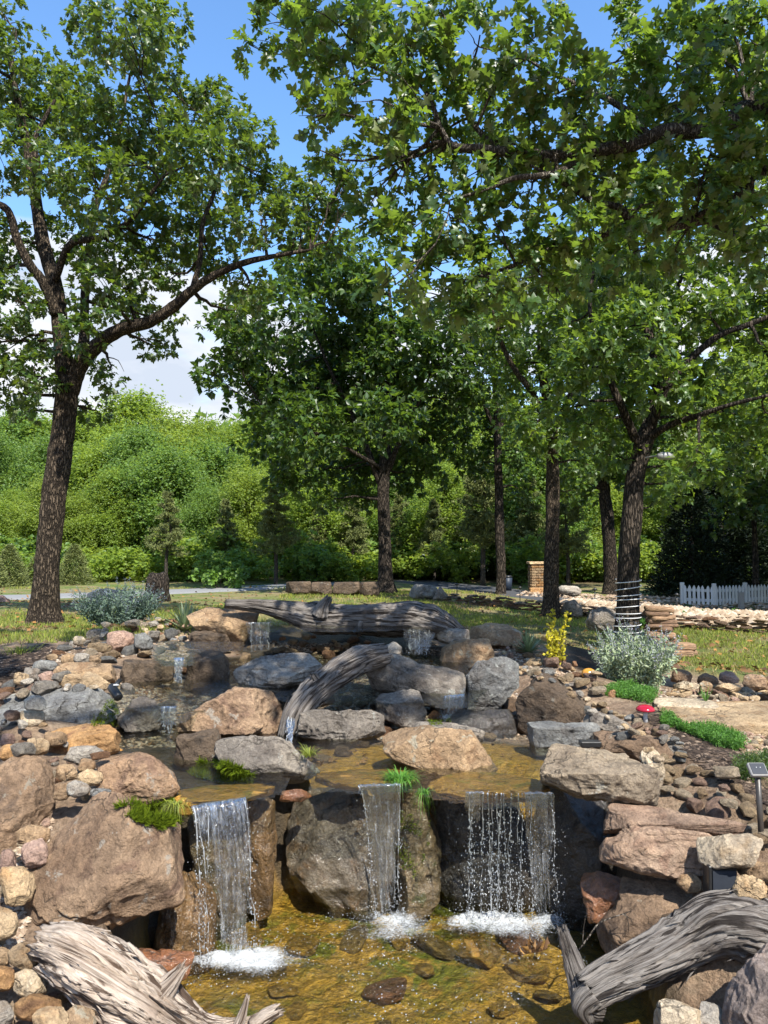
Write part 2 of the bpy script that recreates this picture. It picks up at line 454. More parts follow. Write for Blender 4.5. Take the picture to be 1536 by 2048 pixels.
# --- middle cascade
rk("light grey ledge block with horizontal cracks under the leaning log's foot", [(598,1470),(600,1424),(640,1419),(742,1421),(768,1430),(766,1470),(740,1482),(620,1486)], 4.42, 'grey', .6, 5, e=.42, strata=.09, facets=[((0,-.9,.2),.7)])
rk("small rounded grey boulder between ledge block and sunlit boulder", [(752,1406),(757,1388),(800,1379),(830,1387),(840,1418),(852,1448),(800,1453),(756,1438)], 4.7, 'grey', .8, 4, e=.7)
rk("big angular grey boulder behind the leaning log", [(730,1322),(745,1307),(800,1309),(835,1324),(880,1334),(922,1350),(928,1376),(916,1407),(870,1420),(840,1414),(790,1398),(738,1384)], 5.1, 'grey', .8, 5, e=.55, facets=[((-.2,-.95,.1),.66),((.1,-.5,.85),.6)])
rk("large tan boulder in full sun between the middle and right waterfalls", [(768,1480),(775,1462),(800,1456),(850,1452),(930,1458),(962,1480),(985,1510),(993,1541),(970,1556),(915,1562),(880,1552),(830,1532),(790,1517),(772,1500)], 3.88, 'tan', .8, 5, e=.6, facets=[((-.1,-.95,.3),.66),((.7,-.7,0),.75)])
rk("thin grey slab lying on the large tan sunlit boulder", [(826,1458),(832,1445),(850,1443),(900,1446),(945,1458),(968,1478),(960,1484),(900,1470),(850,1462)], 4.0, 'grey', .9, 4, e=.6, name="slab")
rk("dark boulder with a pale crown right of the angular grey boulder", [(925,1402),(935,1360),(960,1325),(1010,1316),(1036,1330),(1037,1372),(1022,1407),(975,1424),(930,1418)], 5.15, 'bluegrey', .8, 5, e=.6, facets=[((0,-.9,-.1),.7)])
rk("dark upright boulder above the right stream in deep shade", [(1033,1405),(1045,1360),(1075,1348),(1120,1358),(1145,1384),(1152,1402),(1172,1412),(1152,1442),(1080,1474),(1038,1474)], 4.8, 'darkrock', .8, 5, e=.6, facets=[((-.1,-.95,.1),.65)])
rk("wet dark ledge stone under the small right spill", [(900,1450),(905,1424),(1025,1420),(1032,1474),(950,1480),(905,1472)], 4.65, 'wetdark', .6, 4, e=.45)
rk("tan boulder in shade below the right end of the fallen log", [(880,1336),(885,1300),(910,1281),(975,1279),(987,1310),(976,1342),(930,1350),(893,1347)], 6.3, 'tan', .8, 4, e=.55, facets=[((-.2,-.95,.2),.65)])
rk("flat tan rock behind the right yucca", [(940,1276),(945,1255),(985,1246),(1040,1251),(1044,1276),(1030,1293),(985,1290)], 6.9, 'tan', .9, 4, e=.5)
rk("pale rock at the right end of the fallen log", [(870,1280),(874,1260),(900,1255),(935,1262),(940,1285),(905,1290)], 6.5, 'palegrey', .9, 4, e=.6)
rk("pale pointed rock behind the top of the leaning log", [(752,1312),(770,1292),(790,1284),(803,1296),(800,1312),(775,1318)], 5.7, 'palegrey', .8, 3, e=.65)
# --- right bank
rk("large oval grey tan boulder overhanging the right waterfall", [(1085,1536),(1090,1510),(1120,1497),(1190,1494),(1270,1504),(1310,1525),(1324,1560),(1312,1606),(1280,1614),(1230,1602),(1150,1587),(1100,1562)], 3.42, 'palebrown', .9, 5, e=.66, facets=[((0,-.3,1),.55),((.2,-.95,0),.75)], rough=1.5)
rk("shaded blue grey slab above the oval boulder", [(1056,1470),(1060,1446),(1100,1442),(1190,1446),(1198,1470),(1155,1492),(1100,1512),(1064,1510)], 4.2, 'bluegrey', .8, 4, e=.5)
rk("long brown slab in shade running down the right bank", [(1188,1480),(1192,1458),(1260,1463),(1330,1488),(1360,1508),(1364,1528),(1310,1530),(1250,1514),(1195,1500)], 3.98, 'brown', .6, 5, e=.5)
rk("tilted grey slab leaning on the right bank cobbles", [(1168,1440),(1172,1418),(1215,1430),(1264,1462),(1245,1468),(1180,1456)], 4.3, 'grey', .5, 4, e=.55, name="slab")
rk("pitted cream stone standing on end beside the oval boulder", [(1280,1520),(1288,1499),(1305,1494),(1322,1512),(1330,1550),(1318,1572),(1296,1556)], 3.55, 'cream', .8, 4, e=.75, rough=2.0, name="stone")
rk("long tan slab upper one of two layers right of the pool", [(1212,1672),(1216,1620),(1235,1609),(1330,1616),(1440,1640),(1486,1662),(1482,1678),(1400,1674),(1300,1666)], 3.2, 'tanpink', .9, 5, e=.5, strata=.03)
rk("thick tan slab lower one of two layers right of the pool", [(1201,1696),(1204,1676),(1250,1678),(1262,1650),(1330,1656),(1400,1664),(1444,1682),(1424,1742),(1362,1760),(1290,1748),(1215,1718)], 3.12, 'tanpink', .75, 5, e=.5, facets=[((0,-.9,.35),.7)], strata=.05)
rk("cream angular flat stone above the black lamp box", [(1395,1690),(1402,1682),(1440,1678),(1515,1670),(1524,1688),(1503,1732),(1440,1739),(1413,1726)], 2.92, 'cream', .8, 4, e=.5, facets=[((0,-.5,.85),.5)], name="stone")
rk("tan slab at the right edge below the cream angular stone", [(1474,1738),(1510,1726),(1580,1728),(1590,1765),(1500,1764)], 2.88, 'tan', .8, 4, e=.5, name="slab")
rk("knobbly buff stone beside the black lamp box", [(1466,1780),(1475,1757),(1505,1751),(1534,1770),(1530,1795),(1500,1806),(1476,1800)], 2.8, 'buff', .9, 4, e=.8, rough=1.8, name="stone")
rk("small tan stone tucked under the thick lower slab", [(1353,1768),(1360,1752),(1385,1748),(1404,1762),(1402,1782),(1375,1786)], 3.0, 'tan', .9, 3, e=.75, name="stone")
rk("dark rust boulder in shade under the two slab layers", [(1163,1765),(1180,1742),(1255,1752),(1262,1820),(1225,1853),(1180,1838)], 3.25, 'wetrust', .7, 4, e=.55, dark=1)
rk("brown boulder in shade behind the forked driftwood", [(1245,1790),(1255,1768),(1300,1756),(1400,1780),(1420,1812),(1395,1862),(1300,1900),(1235,1908),(1195,1875),(1240,1825)], 3.08, 'brown', .7, 4, e=.55)
rk("large mottled grey boulder at the right edge by the driftwood", [(1448,2100),(1454,2030),(1462,1985),(1490,1930),(1540,1893),(1610,1890),(1660,1990),(1650,2150),(1460,2160)], 2.42, 'pinkgrey', .8, 5, e=.68)
rk("cream block lying under the forked driftwood", [(1306,2070),(1311,1994),(1350,2001),(1402,2020),(1396,2075),(1340,2084)], 2.5, 'cream', .9, 4, e=.5, facets=[((.2,-.9,.3),.7)], name="stone")
rk("pale grey stone right of the cream block", [(1398,2050),(1404,2012),(1430,2008),(1448,2030),(1444,2070),(1410,2080)], 2.5, 'palegrey', .9, 4, e=.65, name="stone")
# --- wall under the falls and around the pool
rk("wet brown stone behind the left waterfall", [(378,1640),(388,1594),(490,1586),(505,1640),(500,1720),(492,1860),(470,1925),(415,1925),(395,1780)], 3.40, 'wetolive', .45, 5, e=.5)
rk("upright golden brown stone right of the left waterfall", [(490,1610),(505,1590),(532,1584),(554,1608),(554,1720),(547,1800),(510,1812),(495,1760),(486,1680)], 3.42, 'wetgold', .75, 5, e=.6)
rk("large rounded wet boulder between the left and middle waterfalls", [(578,1700),(585,1650),(597,1618),(627,1590),(700,1583),(760,1596),(800,1588),(830,1606),(838,1690),(832,1800),(760,1832),(660,1816),(600,1806),(575,1760)], 3.6, 'wetgrey', .5, 5, e=.6, facets=[((-.6,-.75,.3),.62),((.1,-.97,.2),.66)])
rk("mossy wet column right of the middle waterfall", [(792,1650),(800,1588),(838,1592),(862,1640),(882,1700),(876,1775),(840,1812),(796,1812)], 3.5, 'wetolive', .8, 5, e=.6, moss=1)
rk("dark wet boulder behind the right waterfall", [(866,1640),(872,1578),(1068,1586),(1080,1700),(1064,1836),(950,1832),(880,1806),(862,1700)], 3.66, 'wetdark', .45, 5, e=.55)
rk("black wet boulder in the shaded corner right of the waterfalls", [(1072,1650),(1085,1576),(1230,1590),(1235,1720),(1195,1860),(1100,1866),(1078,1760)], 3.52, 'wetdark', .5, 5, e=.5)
rk("golden wet rock at the foot of the left waterfall", [(306,1900),(316,1835),(356,1768),(398,1754),(432,1800),(428,1905),(385,1928),(330,1922)], 3.12, 'wetgold', .8, 5, e=.6)
rk("dark wet stone under the big brown boulder", [(222,1890),(226,1830),(262,1806),(322,1802),(330,1850),(325,1912),(270,1916)], 3.2, 'wetdark', .6, 4, e=.5)
rk("rust red stone half covered by the splintered driftwood", [(248,1916),(290,1896),(350,1904),(386,1908),(372,1955),(332,1970),(280,1945)], 2.92, 'wetrust', .8, 4, e=.6)
rk("small dark brown stone wedged above the large rounded wet boulder", [(560,1602),(566,1582),(600,1578),(622,1590),(600,1604)], 3.6, 'wetrust', .8, 3, e=.6, name="stone")
# lip stones carrying the water over each fall
rk("amber lip stone under the left waterfall's crest", [(345,1590),(362,1556),(470,1562),(545,1568),(535,1590),(470,1602),(408,1618),(366,1632)], 3.42, 'wetamber', 1.1, 4, e=.5, flat=.625, name="ledge_stone")
rk("amber lip stone under the middle waterfall's crest", [(632,1562),(655,1538),(700,1530),(800,1536),(826,1560),(800,1572),(720,1580),(678,1576)], 3.68, 'wetamber', 1.4, 4, e=.5, flat=.625, name="ledge_stone")
rk("amber lip stone under the right waterfall's crest", [(862,1572),(905,1552),(990,1540),(1078,1562),(1096,1588),(1060,1602),(1000,1608),(930,1592)], 3.6, 'wetamber', 1.5, 5, e=.5, flat=.625, name="ledge_stone")
# --- boulders on the lawn
rk("grey boulder tilted on the lawn left of the cord wrapped trunk", [(1172,1244),(1180,1224),(1205,1214),(1240,1222),(1250,1250),(1245,1264),(1200,1262),(1178,1258)], 12.2, 'grey', .9, 4, e=.6)
rk("smaller grey boulder beside the trunk in front of the rubble wall", [(1122,1226),(1130,1204),(1150,1200),(1164,1212),(1164,1232),(1140,1236)], 16.0, 'grey', .9, 3, e=.6)
rk("grey boulder across the drive beside the stone pillar", [(1112,1180),(1125,1171),(1150,1172),(1162,1183),(1150,1190),(1120,1188)], 22.0, 'palegrey', .9, 3, e=.65)
rk("pale pink boulder on the grass cut off by the frame", [(-40,1212),(-30,1194),(5,1190),(24,1206),(26,1220),(0,1224),(-35,1224)], 14.6, 'pink', .9, 3, e=.7)
rk("white grey boulder half hidden by the left sage bush", [(174,1218),(178,1188),(200,1178),(250,1182),(262,1204),(255,1222),(200,1226)], 14.0, 'palegrey', .8, 3, e=.7)
rk("mossy blue grey boulder beside the centre tree's foot", [(820,1190),(832,1170),(860,1169),(880,1188),(870,1198),(830,1198)], 20.0, 'bluegrey', .8, 3, e=.6)
rk("pyramid shaped grey stone at the end of the rubble wall", [(866,1198),(880,1173),(896,1192),(894,1202),(870,1202)], 19.5, 'grey', .8, 3, e=.7)
for i, (x0, x1, ya, yb) in enumerate([(572,624,1163,1186), (622,664,1164,1188), (666,720,1164,1188), (717,758,1164,1190)]):
    rk(["first", "second", "third", "last"][i] + " of four shade-darkened stone blocks in the row, counted from the road side", [(x0,yb),(x0+3,ya+1),(x1-3,ya),(x1,yb-1),((x0+x1)/2,yb+2)], 20.5, 'darkrock', .8, 3, e=.35, frac=0, name="stone_block", group="stone blocks in a row at the lawn's edge")  # dark stone colour carries the shade lying on these blocks
# bouldery row along the gravel path on the right
row = [(1342,1384,1338,1364,'pinkbrown'),(1395,1437,1346,1370,'brown'),(1438,1478,1342,1366,'pink'),(1486,1535,1348,1380,'pinkbrown'),(1350,1398,1362,1378,'cream'),(1398,1425,1362,1382,'tan'),(1430,1482,1366,1382,'buff'),(1530,1580,1346,1372,'tan'),(1540,1590,1372,1395,'brown')]
rlab = ["broad pinkish stone closest to the sage bush", "brown wedge shaped stone on the second course", "pink grey pointed stone in the middle", "large rough pink brown stone near the frame edge", "flat cream stone under the broad pinkish one", "small tan stone between flat cream and buff ones", "low buff stone under the pink grey pointed one", "tan stone cut by the frame, upper course", "brown stone cut by the frame, lower course"]
for (x0, x1, ya, yb, m), lb in zip(row, rlab):
    w = x1 - x0
    rk(lb + " of the gravel path's border", [(x0, yb-3), (x0+w*.08, ya+6), (x0+w*.35, ya), (x0+w*.75, ya+2), (x1, ya+(yb-ya)*.5), (x1-2, yb), (x0+w*.4, yb+2)], 6.15 if ya < 1355 else 5.85, m, .9, 4, e=.55, name="border_stone", group="stones bordering the gravel path")
# larger single cobbles of the left bank
big = [((0,32,1697,1745),2.85,'pink',"pink rounded cobble at the frame edge under the dark boulder"),((40,98,1677,1735),2.88,'pink',"pink squared cobble left of the big brown boulder"),((30,102,1652,1692),2.95,'tan',"tan wedge cobble under the dark brown boulder"),
 ((0,69,1730,1812),2.78,'buff',"big buff cobble left of the big brown boulder's foot"),((-20,35,1815,1880),2.6,'buff',"buff cobble with a grey shadow side above the driftwood"),((25,92,1938,1996),2.45,'cream',"white cream oval cobble left of the splintered driftwood"),
 ((-30,30,1930,1985),2.42,'orange',"orange cobble beside the white cream oval one"),((15,88,1888,1942),2.52,'buff',"buff angular cobble above the white cream oval one"),((-20,22,1895,1930),2.55,'tan',"tan cobble at the frame edge above the orange one"),
 ((-30,28,2000,2052),2.3,'palegrey',"grey white cobble in the frame's bottom corner"),((28,120,1990,2048),2.34,'orange',"orange angular stone below the white cream oval one"),((66,142,2012,2070),2.26,'buff',"buff stone at the bottom of frame by driftwood"),((120,190,2010,2075),2.3,'tan',"tan stone under the splintered driftwood"),
 ((104,142,1565,1600),3.15,'tan',"tan upright cobble between dark boulder and brown boulder"),((113,155,1528,1562),3.3,'tan',"tan oval cobble left of the grey pink boulder"),((155,206,1538,1574),3.25,'buff',"buff oval cobble touching the grey pink boulder"),((133,180,1562,1594),3.15,'palegrey',"pale grey oval cobble above the big brown boulder"),((180,224,1576,1596),3.15,'bluegrey',"small blue grey cobble above the big brown boulder"),
 ((130,208,1492,1530),3.5,'palegrey',"long pale grey pointed cobble in front of the flat orange brown boulder"),((155,192,1518,1545),3.4,'tan',"tan flat cobble under the long pale grey pointed one"),((50,98,1476,1512),3.6,'buff',"bright buff cobble left of the flat orange brown boulder"),((0,48,1490,1525),3.5,'orange',"orange cobble above the dark brown boulder"),((86,132,1463,1492),3.8,'tan',"tan wedge cobble leaning on the flat orange brown boulder"),
 ((48,92,1392,1422),4.1,'bluegrey',"blue grey cobble lying on the long grey slab"),((145,172,1367,1392),4.5,'bluegrey',"blue grey cobble at the back of the long grey slab"),((66,112,1320,1346),5.2,'bluegrey',"blue grey cobble left of the tan rectangular slab"),((148,180,1305,1330),5.4,'palegrey',"pale grey squared cobble on the tan rectangular slab"),((122,158,1308,1332),5.4,'tan',"tan cobble on the tan rectangular slab"),((178,202,1310,1332),5.35,'tan',"small tan upright cobble on the tan rectangular slab"),
 ((25,58,1345,1372),4.9,'buff',"buff cobble at the edge of the dark mulch"),((48,80,1334,1362),5.0,'palegrey',"pale grey cobble leaning beside the dark mulch"),((78,110,1342,1368),4.9,'pink',"pink cobble left of the low smooth tan boulder"),((145,170,1272,1290),6.0,'cream',"cream rounded cobble on top of the upper left pile"),
 ((40,90,1420,1455),4.15,'cream',"cream rough stone in front of the long grey slab"),((0,30,1466,1494),3.8,'pink',"pink cobble at the frame edge behind the orange one")]
for (x0, x1, ya, yb), d, m, lb in big:
    w, hh = x1 - x0, yb - ya
    rs = random.Random(lb)
    pts = []
    for k in range(11):
        a = -k / 11 * 2 * math.pi
        q = 1 + rs.uniform(-.13, .1)
        e = .75
        ca, sa = math.cos(a), math.sin(a)
        pts.append(((x0 + x1) / 2 + math.copysign(abs(ca) ** e, ca) * w / 2 * q, (ya + yb) / 2 + math.copysign(abs(sa) ** e, sa) * hh / 2 * q))
    rk(lb, pts, d, m, .85, 4 if w > 50 else 3, group="cobbles of the left bank", name="cobble", e=.85, amp=.03, loose=1)

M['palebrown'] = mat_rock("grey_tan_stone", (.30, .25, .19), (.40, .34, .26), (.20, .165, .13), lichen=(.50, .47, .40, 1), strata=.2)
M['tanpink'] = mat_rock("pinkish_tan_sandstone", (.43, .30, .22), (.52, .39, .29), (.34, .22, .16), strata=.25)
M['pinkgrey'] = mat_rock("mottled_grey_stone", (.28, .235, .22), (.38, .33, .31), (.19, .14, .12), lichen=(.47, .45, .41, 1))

# ================================================================== TERRAIN
CPTS = []                               # control points x, y, z
def cp(px, py, d, dz=0.0):
    q = P(px, py, d); CPTS.append((q[0], q[1], q[2] + dz))
def polyc(poly):
    x, y = poly[:, 0], poly[:, 1]; x2, y2 = np.roll(x, -1), np.roll(y, -1)
    cr = x * y2 - x2 * y; A = cr.sum() / 2
    return np.array([((x + x2) * cr).sum() / (6 * A), ((y + y2) * cr).sum() / (6 * A)])
for r in RK:
    if 'behind' in r['label'] and 'wet' in r['mat'] or r['label'].startswith(('upright golden', 'large rounded wet', 'mossy wet', 'dark wet boulder', 'black wet', 'golden wet rock', 'dark wet stone')):
        r['d'] += .18; r['o']['vert'] = 1
        y0, y1 = r['poly'][:, 1].min(), r['poly'][:, 1].max()
        low = r['poly'][:, 1] > y0 + .72 * (y1 - y0)
        r['poly'][low, 1] += 18
for r in RK:
    r['c'] = polyc(r['poly'])
    hpx = r['poly'][:, 1].max() - r['c'][1]
    if r['d'] < 8.5 and 'wet' not in r['mat']:
        cp(r['c'][0], r['c'][1] + hpx * (.75 if r['d'] < 5 else .9), r['d'] + .12, -.02)
for a in [(-300,1500,4.2),(-150,1400,5.2),(40,1330,5.3),(20,1300,6.3),(90,1290,6.6),(-200,1330,6.6),(150,1272,7.2),(60,1262,8.2),(250,1258,7.4),(370,1248,7.6),(-400,1270,8.5),
          (515,1245,7.3),(700,1240,7.6),(850,1245,7.5),(980,1268,7.6),(1055,1300,6.7),(1113,1335,6.0),(1178,1362,5.5),(1265,1385,5.4),(1290,1430,4.7),(1340,1480,4.3),(1400,1505,3.9),
          (1470,1540,3.7),(1536,1580,3.5),(1410,1462,4.5),(1500,1420,5.0),(1600,1420,5.0),(1700,1500,4.2),(1340,1400,5.3),(1450,1330,7.6),(1600,1340,7.4),(1250,1310,9.0),(1150,1300,8.6),
          (1500,1640,3.15),(1560,1720,2.9),(1440,1590,3.45),(1400,1650,3.3),(40,1880,2.55),(-60,1800,2.6),(-150,1950,2.3),(1600,1860,2.7),(1700,1800,2.9),
          (900,1258,7.8),(620,1232,8.4),(800,1232,8.6),(450,1236,8.4),(1050,1262,8.8)]:
    cp(*a)
CPTS += [(-1.2, 1.8, .25), (-.6, 2.2, .1), (0, 1.5, .06), (.6, 2.2, .06), (1.2, 1.8, .15), (-2.5, 1.5, .4), (2.5, 1.5, .4), (0, 0, .05), (-2, 0, .2), (2, 0, .2), (-4, 3, .7), (4, 3, .6), (-3.6, 6, .85), (4.6, 6, .55)]
CPA = np.array(CPTS)
def dist_poly(x, y, poly):
    """signed distance to a polygon (negative inside)"""
    p = np.stack([x, y], -1); n = len(poly); dmin = np.full(x.shape, 1e9); ins = np.zeros(x.shape, bool)
    for i in range(n):
        a, b = poly[i], poly[(i + 1) % n]; e = b - a
        t = np.clip(((p - a) @ e) / (e @ e), 0, 1)
        dmin = np.minimum(dmin, np.linalg.norm(p - a - t[..., None] * e, axis=-1))
        c = ((a[1] <= y) & (b[1] > y)) | ((b[1] <= y) & (a[1] > y))
        with np.errstate(divide='ignore', invalid='ignore'):
            xi = a[0] + (y - a[1]) * (b[0] - a[0]) / (b[1] - a[1] if b[1] != a[1] else 1e-9)
        ins ^= c & (x < xi)
    return np.where(ins, -dmin, dmin)
BERM = np.array([P(a, b, d)[:2] for a, b, d in [(1110,1222,17.5),(1180,1232,16.6),(1300,1246,15.0),(1420,1254,14.3),(1536,1262,13.8),(1720,1268,13.3),(1720,1240,15.4),(1536,1232,15.6),(1420,1226,16.2),(1260,1212,17.6),(1130,1200,19.2)]])
def lawn_z(x, y):
    z = np.clip(.42 - .065 * x, .16, .74)
    far = .30 + .0 * x
    t = sstep(12, 19, y)
    z = z * (1 - t) + np.clip(.33 - .03 * x, .18, .37) * t
    # the ground climbs into the wooded hill
    hill = np.clip(y - 31 + np.clip(x, -20, 12) * .35, 0, None)
    z = z + .10 * hill * sstep(0, 25, hill) * (1 - .55 * sstep(0, 30, x)) + .02 * hill
    z = z + .17 * (1 - sstep(-.45, .2, dist_poly(x, y, BERM))) if len(BERM) else z
    return z + .03 * fbm(np.stack([x * .5, y * .5, x * 0], -1), 3, 5)
# basins: outline (world xy), bed height, wall slope
def wp(*pp): return np.array([PZ(a, b, z)[:2] for a, b, z in pp])
W1, W2, W3 = .63, .775, 1.04           # water levels of the three steps
POOL = np.array([(-.62, 2.0), (-.80, 2.6), (-1.02, 3.0), (-1.0, 3.55), (-.5, 3.84), (.2, 3.96), (.65, 3.96), (1.05, 3.76), (1.06, 3.2), (1.0, 2.8), (.85, 2.3), (.5, 1.9), (0, 1.8)])
L1 = wp((352,1560,W1),(345,1500,W1),(230,1500,W1),(240,1455,W1),(345,1452,W1),(500,1470,W1),(620,1478,W1),(760,1478,W1),(900,1470,W1),(1050,1474,W1),(1085,1500,W1),(1100,1560,W1),(1095,1604,W1),(1000,1608,W1),(866,1588,W1),(856,1524,W1),(836,1524,W1),(822,1576,W1),(720,1580,W1),(645,1572,W1),(632,1524,W1),(556,1528,W1),(540,1586,W1),(410,1604,W1))
L2 = wp((236,1410,W2),(250,1370,W2),(345,1362,W2),(470,1362,W2),(460,1318,W2),(560,1306,W2),(720,1300,W2),(880,1310,W2),(930,1345,W2),(960,1370,W2),(935,1398,W2),(925,1412,W2),(890,1412,W2),(860,1400,W2),(760,1404,W2),(700,1406,W2),(600,1402,W2),(560,1397,W2),(440,1397,W2),(376,1424,W2),(345,1445,W2),(310,1420,W2))
L3 = wp((490,1246,W3),(545,1246,W3),(545,1238,W3),(660,1236,W3),(860,1240,W3),(880,1256,W3),(700,1262,W3),(545,1262,W3))
L25 = wp((345,1330,.93),(372,1330,.93),(372,1306,.93),(480,1300,.93),(470,1285,.93),(330,1284,.93),(320,1312,.93))
BASINS = [(L3, W3 - .05, 3.0), (L25, .90, 3.0), (L2, W2 - .06, 2.5), (L1, W1 - .05, 4.0), (POOL, -.065, 5.5)]
def ground_z(x, y, fine=True):
    x = np.asarray(x, float); y = np.asarray(y, float)
    sh = x.shape; x = x.ravel(); y = y.ravel()
    z = lawn_z(x, y)
    near = (y < 13) & (np.abs(x) < 9)
    xn, yn = x[near], y[near]
    if len(xn):
        zn = np.empty(len(xn)); wt = np.empty(len(xn))
        for s in range(0, len(xn), 8000):
            a, b = xn[s:s + 8000, None], yn[s:s + 8000, None]
            d2 = (a - CPA[None, :, 0]) ** 2 + (b - CPA[None, :, 1]) ** 2 + .012
            w = 1 / d2 ** 1.7
            zn[s:s + 8000] = (w * CPA[None, :, 2]).sum(1) / w.sum(1)
        t = sstep(7.6, 10.2, yn + .25 * np.clip(np.abs(xn) - 3, 0, 9) + .35 * np.clip(xn - 2, 0, 3)) 
        t = np.maximum(t, sstep(5.5, 9, np.abs(xn)))
        zn = zn * (1 - t) + z[near] * t
        zn = zn + .02 * fbm(np.stack([xn * 3, yn * 3, xn * 0], -1), 4, 9) * (1 - t * .6)
        for poly, bed, sl in BASINS:
            dd = dist_poly(xn, yn, poly)
            b = bed + (.045 if poly is L2 else .014) * fbm(np.stack([xn * 6, yn * 6, xn * 0], -1), 4, 31) + (.03 if poly is L2 else 0)
            zn = np.minimum(zn, b + np.clip(dd, 0, None) * sl)
        z[near] = zn
    return z.reshape(sh)
def axis(lo, hi, fine_lo, fine_hi, step, grow):
    a = list(np.arange(fine_lo, fine_hi + 1e-6, step))
    s = step
    while a[-1] < hi: s = min(s * grow, 12); a.append(a[-1] + s)
    s = step; b = []
    p = fine_lo
    while p > lo: s = min(s * grow, 12); p -= s; b.append(p)
    return np.array(b[::-1] + a)
gx = axis(-260, 260, -3.4, 4.2, .045, 1.10); gy = axis(-30, 420, 1.6, 8.6, .045, 1.07)
GX, GY = np.meshgrid(gx, gy, indexing='ij')
GZ = ground_z(GX, GY)
nxg, nyg = GX.shape
gv = np.stack([GX, GY, GZ], -1).reshape(-1, 3)
ii = np.arange(nxg - 1)[:, None] * nyg; jj = np.arange(nyg - 1)[None, :]
gf = np.stack([ii + jj, ii + nyg + jj, ii + nyg + jj + 1, ii + jj + 1], -1).reshape(-1, 4)
# zones: R lawn, G mulch, B wet stream bed
mul1 = np.array([P(a, b, d)[:2] for a, b, d in [(-250,1420,4.6),(-100,1350,5.2),(0,1310,6.2),(90,1288,6.6),(130,1300,6.0),(90,1330,5.2),(40,1350,4.9),(10,1380,4.6),(-60,1440,4.1)]])
mul2 = np.array([P(a, b, d)[:2] for a, b, d in [(1280,1432,4.75),(1320,1420,4.9),(1420,1470,4.4),(1500,1510,4.0),(1600,1560,3.6),(1600,1650,3.2),(1530,1620,3.3),(1460,1560,3.6),(1380,1500,4.0),(1330,1470,4.3)]])
mul3 = np.array([P(a, b, d)[:2] for a, b, d in [(1130,1330,6.2),(1120,1300,8.0),(1230,1320,8.0),(1200,1360,5.8)]])
path = np.array([P(a, b, d)[:2] for a, b, d in [(1300,1390,5.4),(1340,1372,6.0),(1700,1372,6.0),(1900,1500,4.4),(1640,1560,3.8),(1536,1500,4.1),(1440,1440,4.7)]])
gxf, gyf = gv[:, 0], gv[:, 1]
def softin(poly, w=.12): return 1 - sstep(-w, w, dist_poly(gxf, gyf, poly) + .1 * fbm(np.stack([gxf * 2.5, gyf * 2.5, gxf * 0], -1), 3, 4))
nearm = (gyf < 30)
zone = np.zeros((len(gv), 4), np.float32); zone[:, 3] = 1
edge = 7.35 + .5 * fbm(np.stack([gxf * .9, gyf * .9, gxf * 0], -1), 3, 77) + np.where(gxf > 1.6, -.35 * np.clip(gxf - 1.6, 0, 2.2), 0) + np.where(gxf < -1.8, .45 * (gxf + 1.8), 0)
edge = np.clip(edge, 5.6, 8)
zone[:, 0] = sstep(-.25, .25, gyf - edge) * (1 - sstep(29, 33, gyf + .3 * gxf))
zone[:, 1] = np.maximum.reduce([softin(mul1), softin(mul2), softin(mul3)])
wet = np.zeros(len(gv))
for poly, bed, sl in BASINS: wet = np.maximum(wet, 1 - sstep(.0, .16, dist_poly(gxf, gyf, poly)))
zone[:, 2] = wet
gcol_pool = 1 - sstep(.0, .1, dist_poly(gxf, gyf, POOL)); gcol_l1 = 1 - sstep(0, .1, dist_poly(gxf, gyf, L1 + np.array([0., 0])))
gcol_pool = gcol_pool * (1 - sstep(-.06, .06, gv[:, 2]))
amber = np.maximum(gcol_pool, gcol_l1 * sstep(-.55, -.2, gxf))

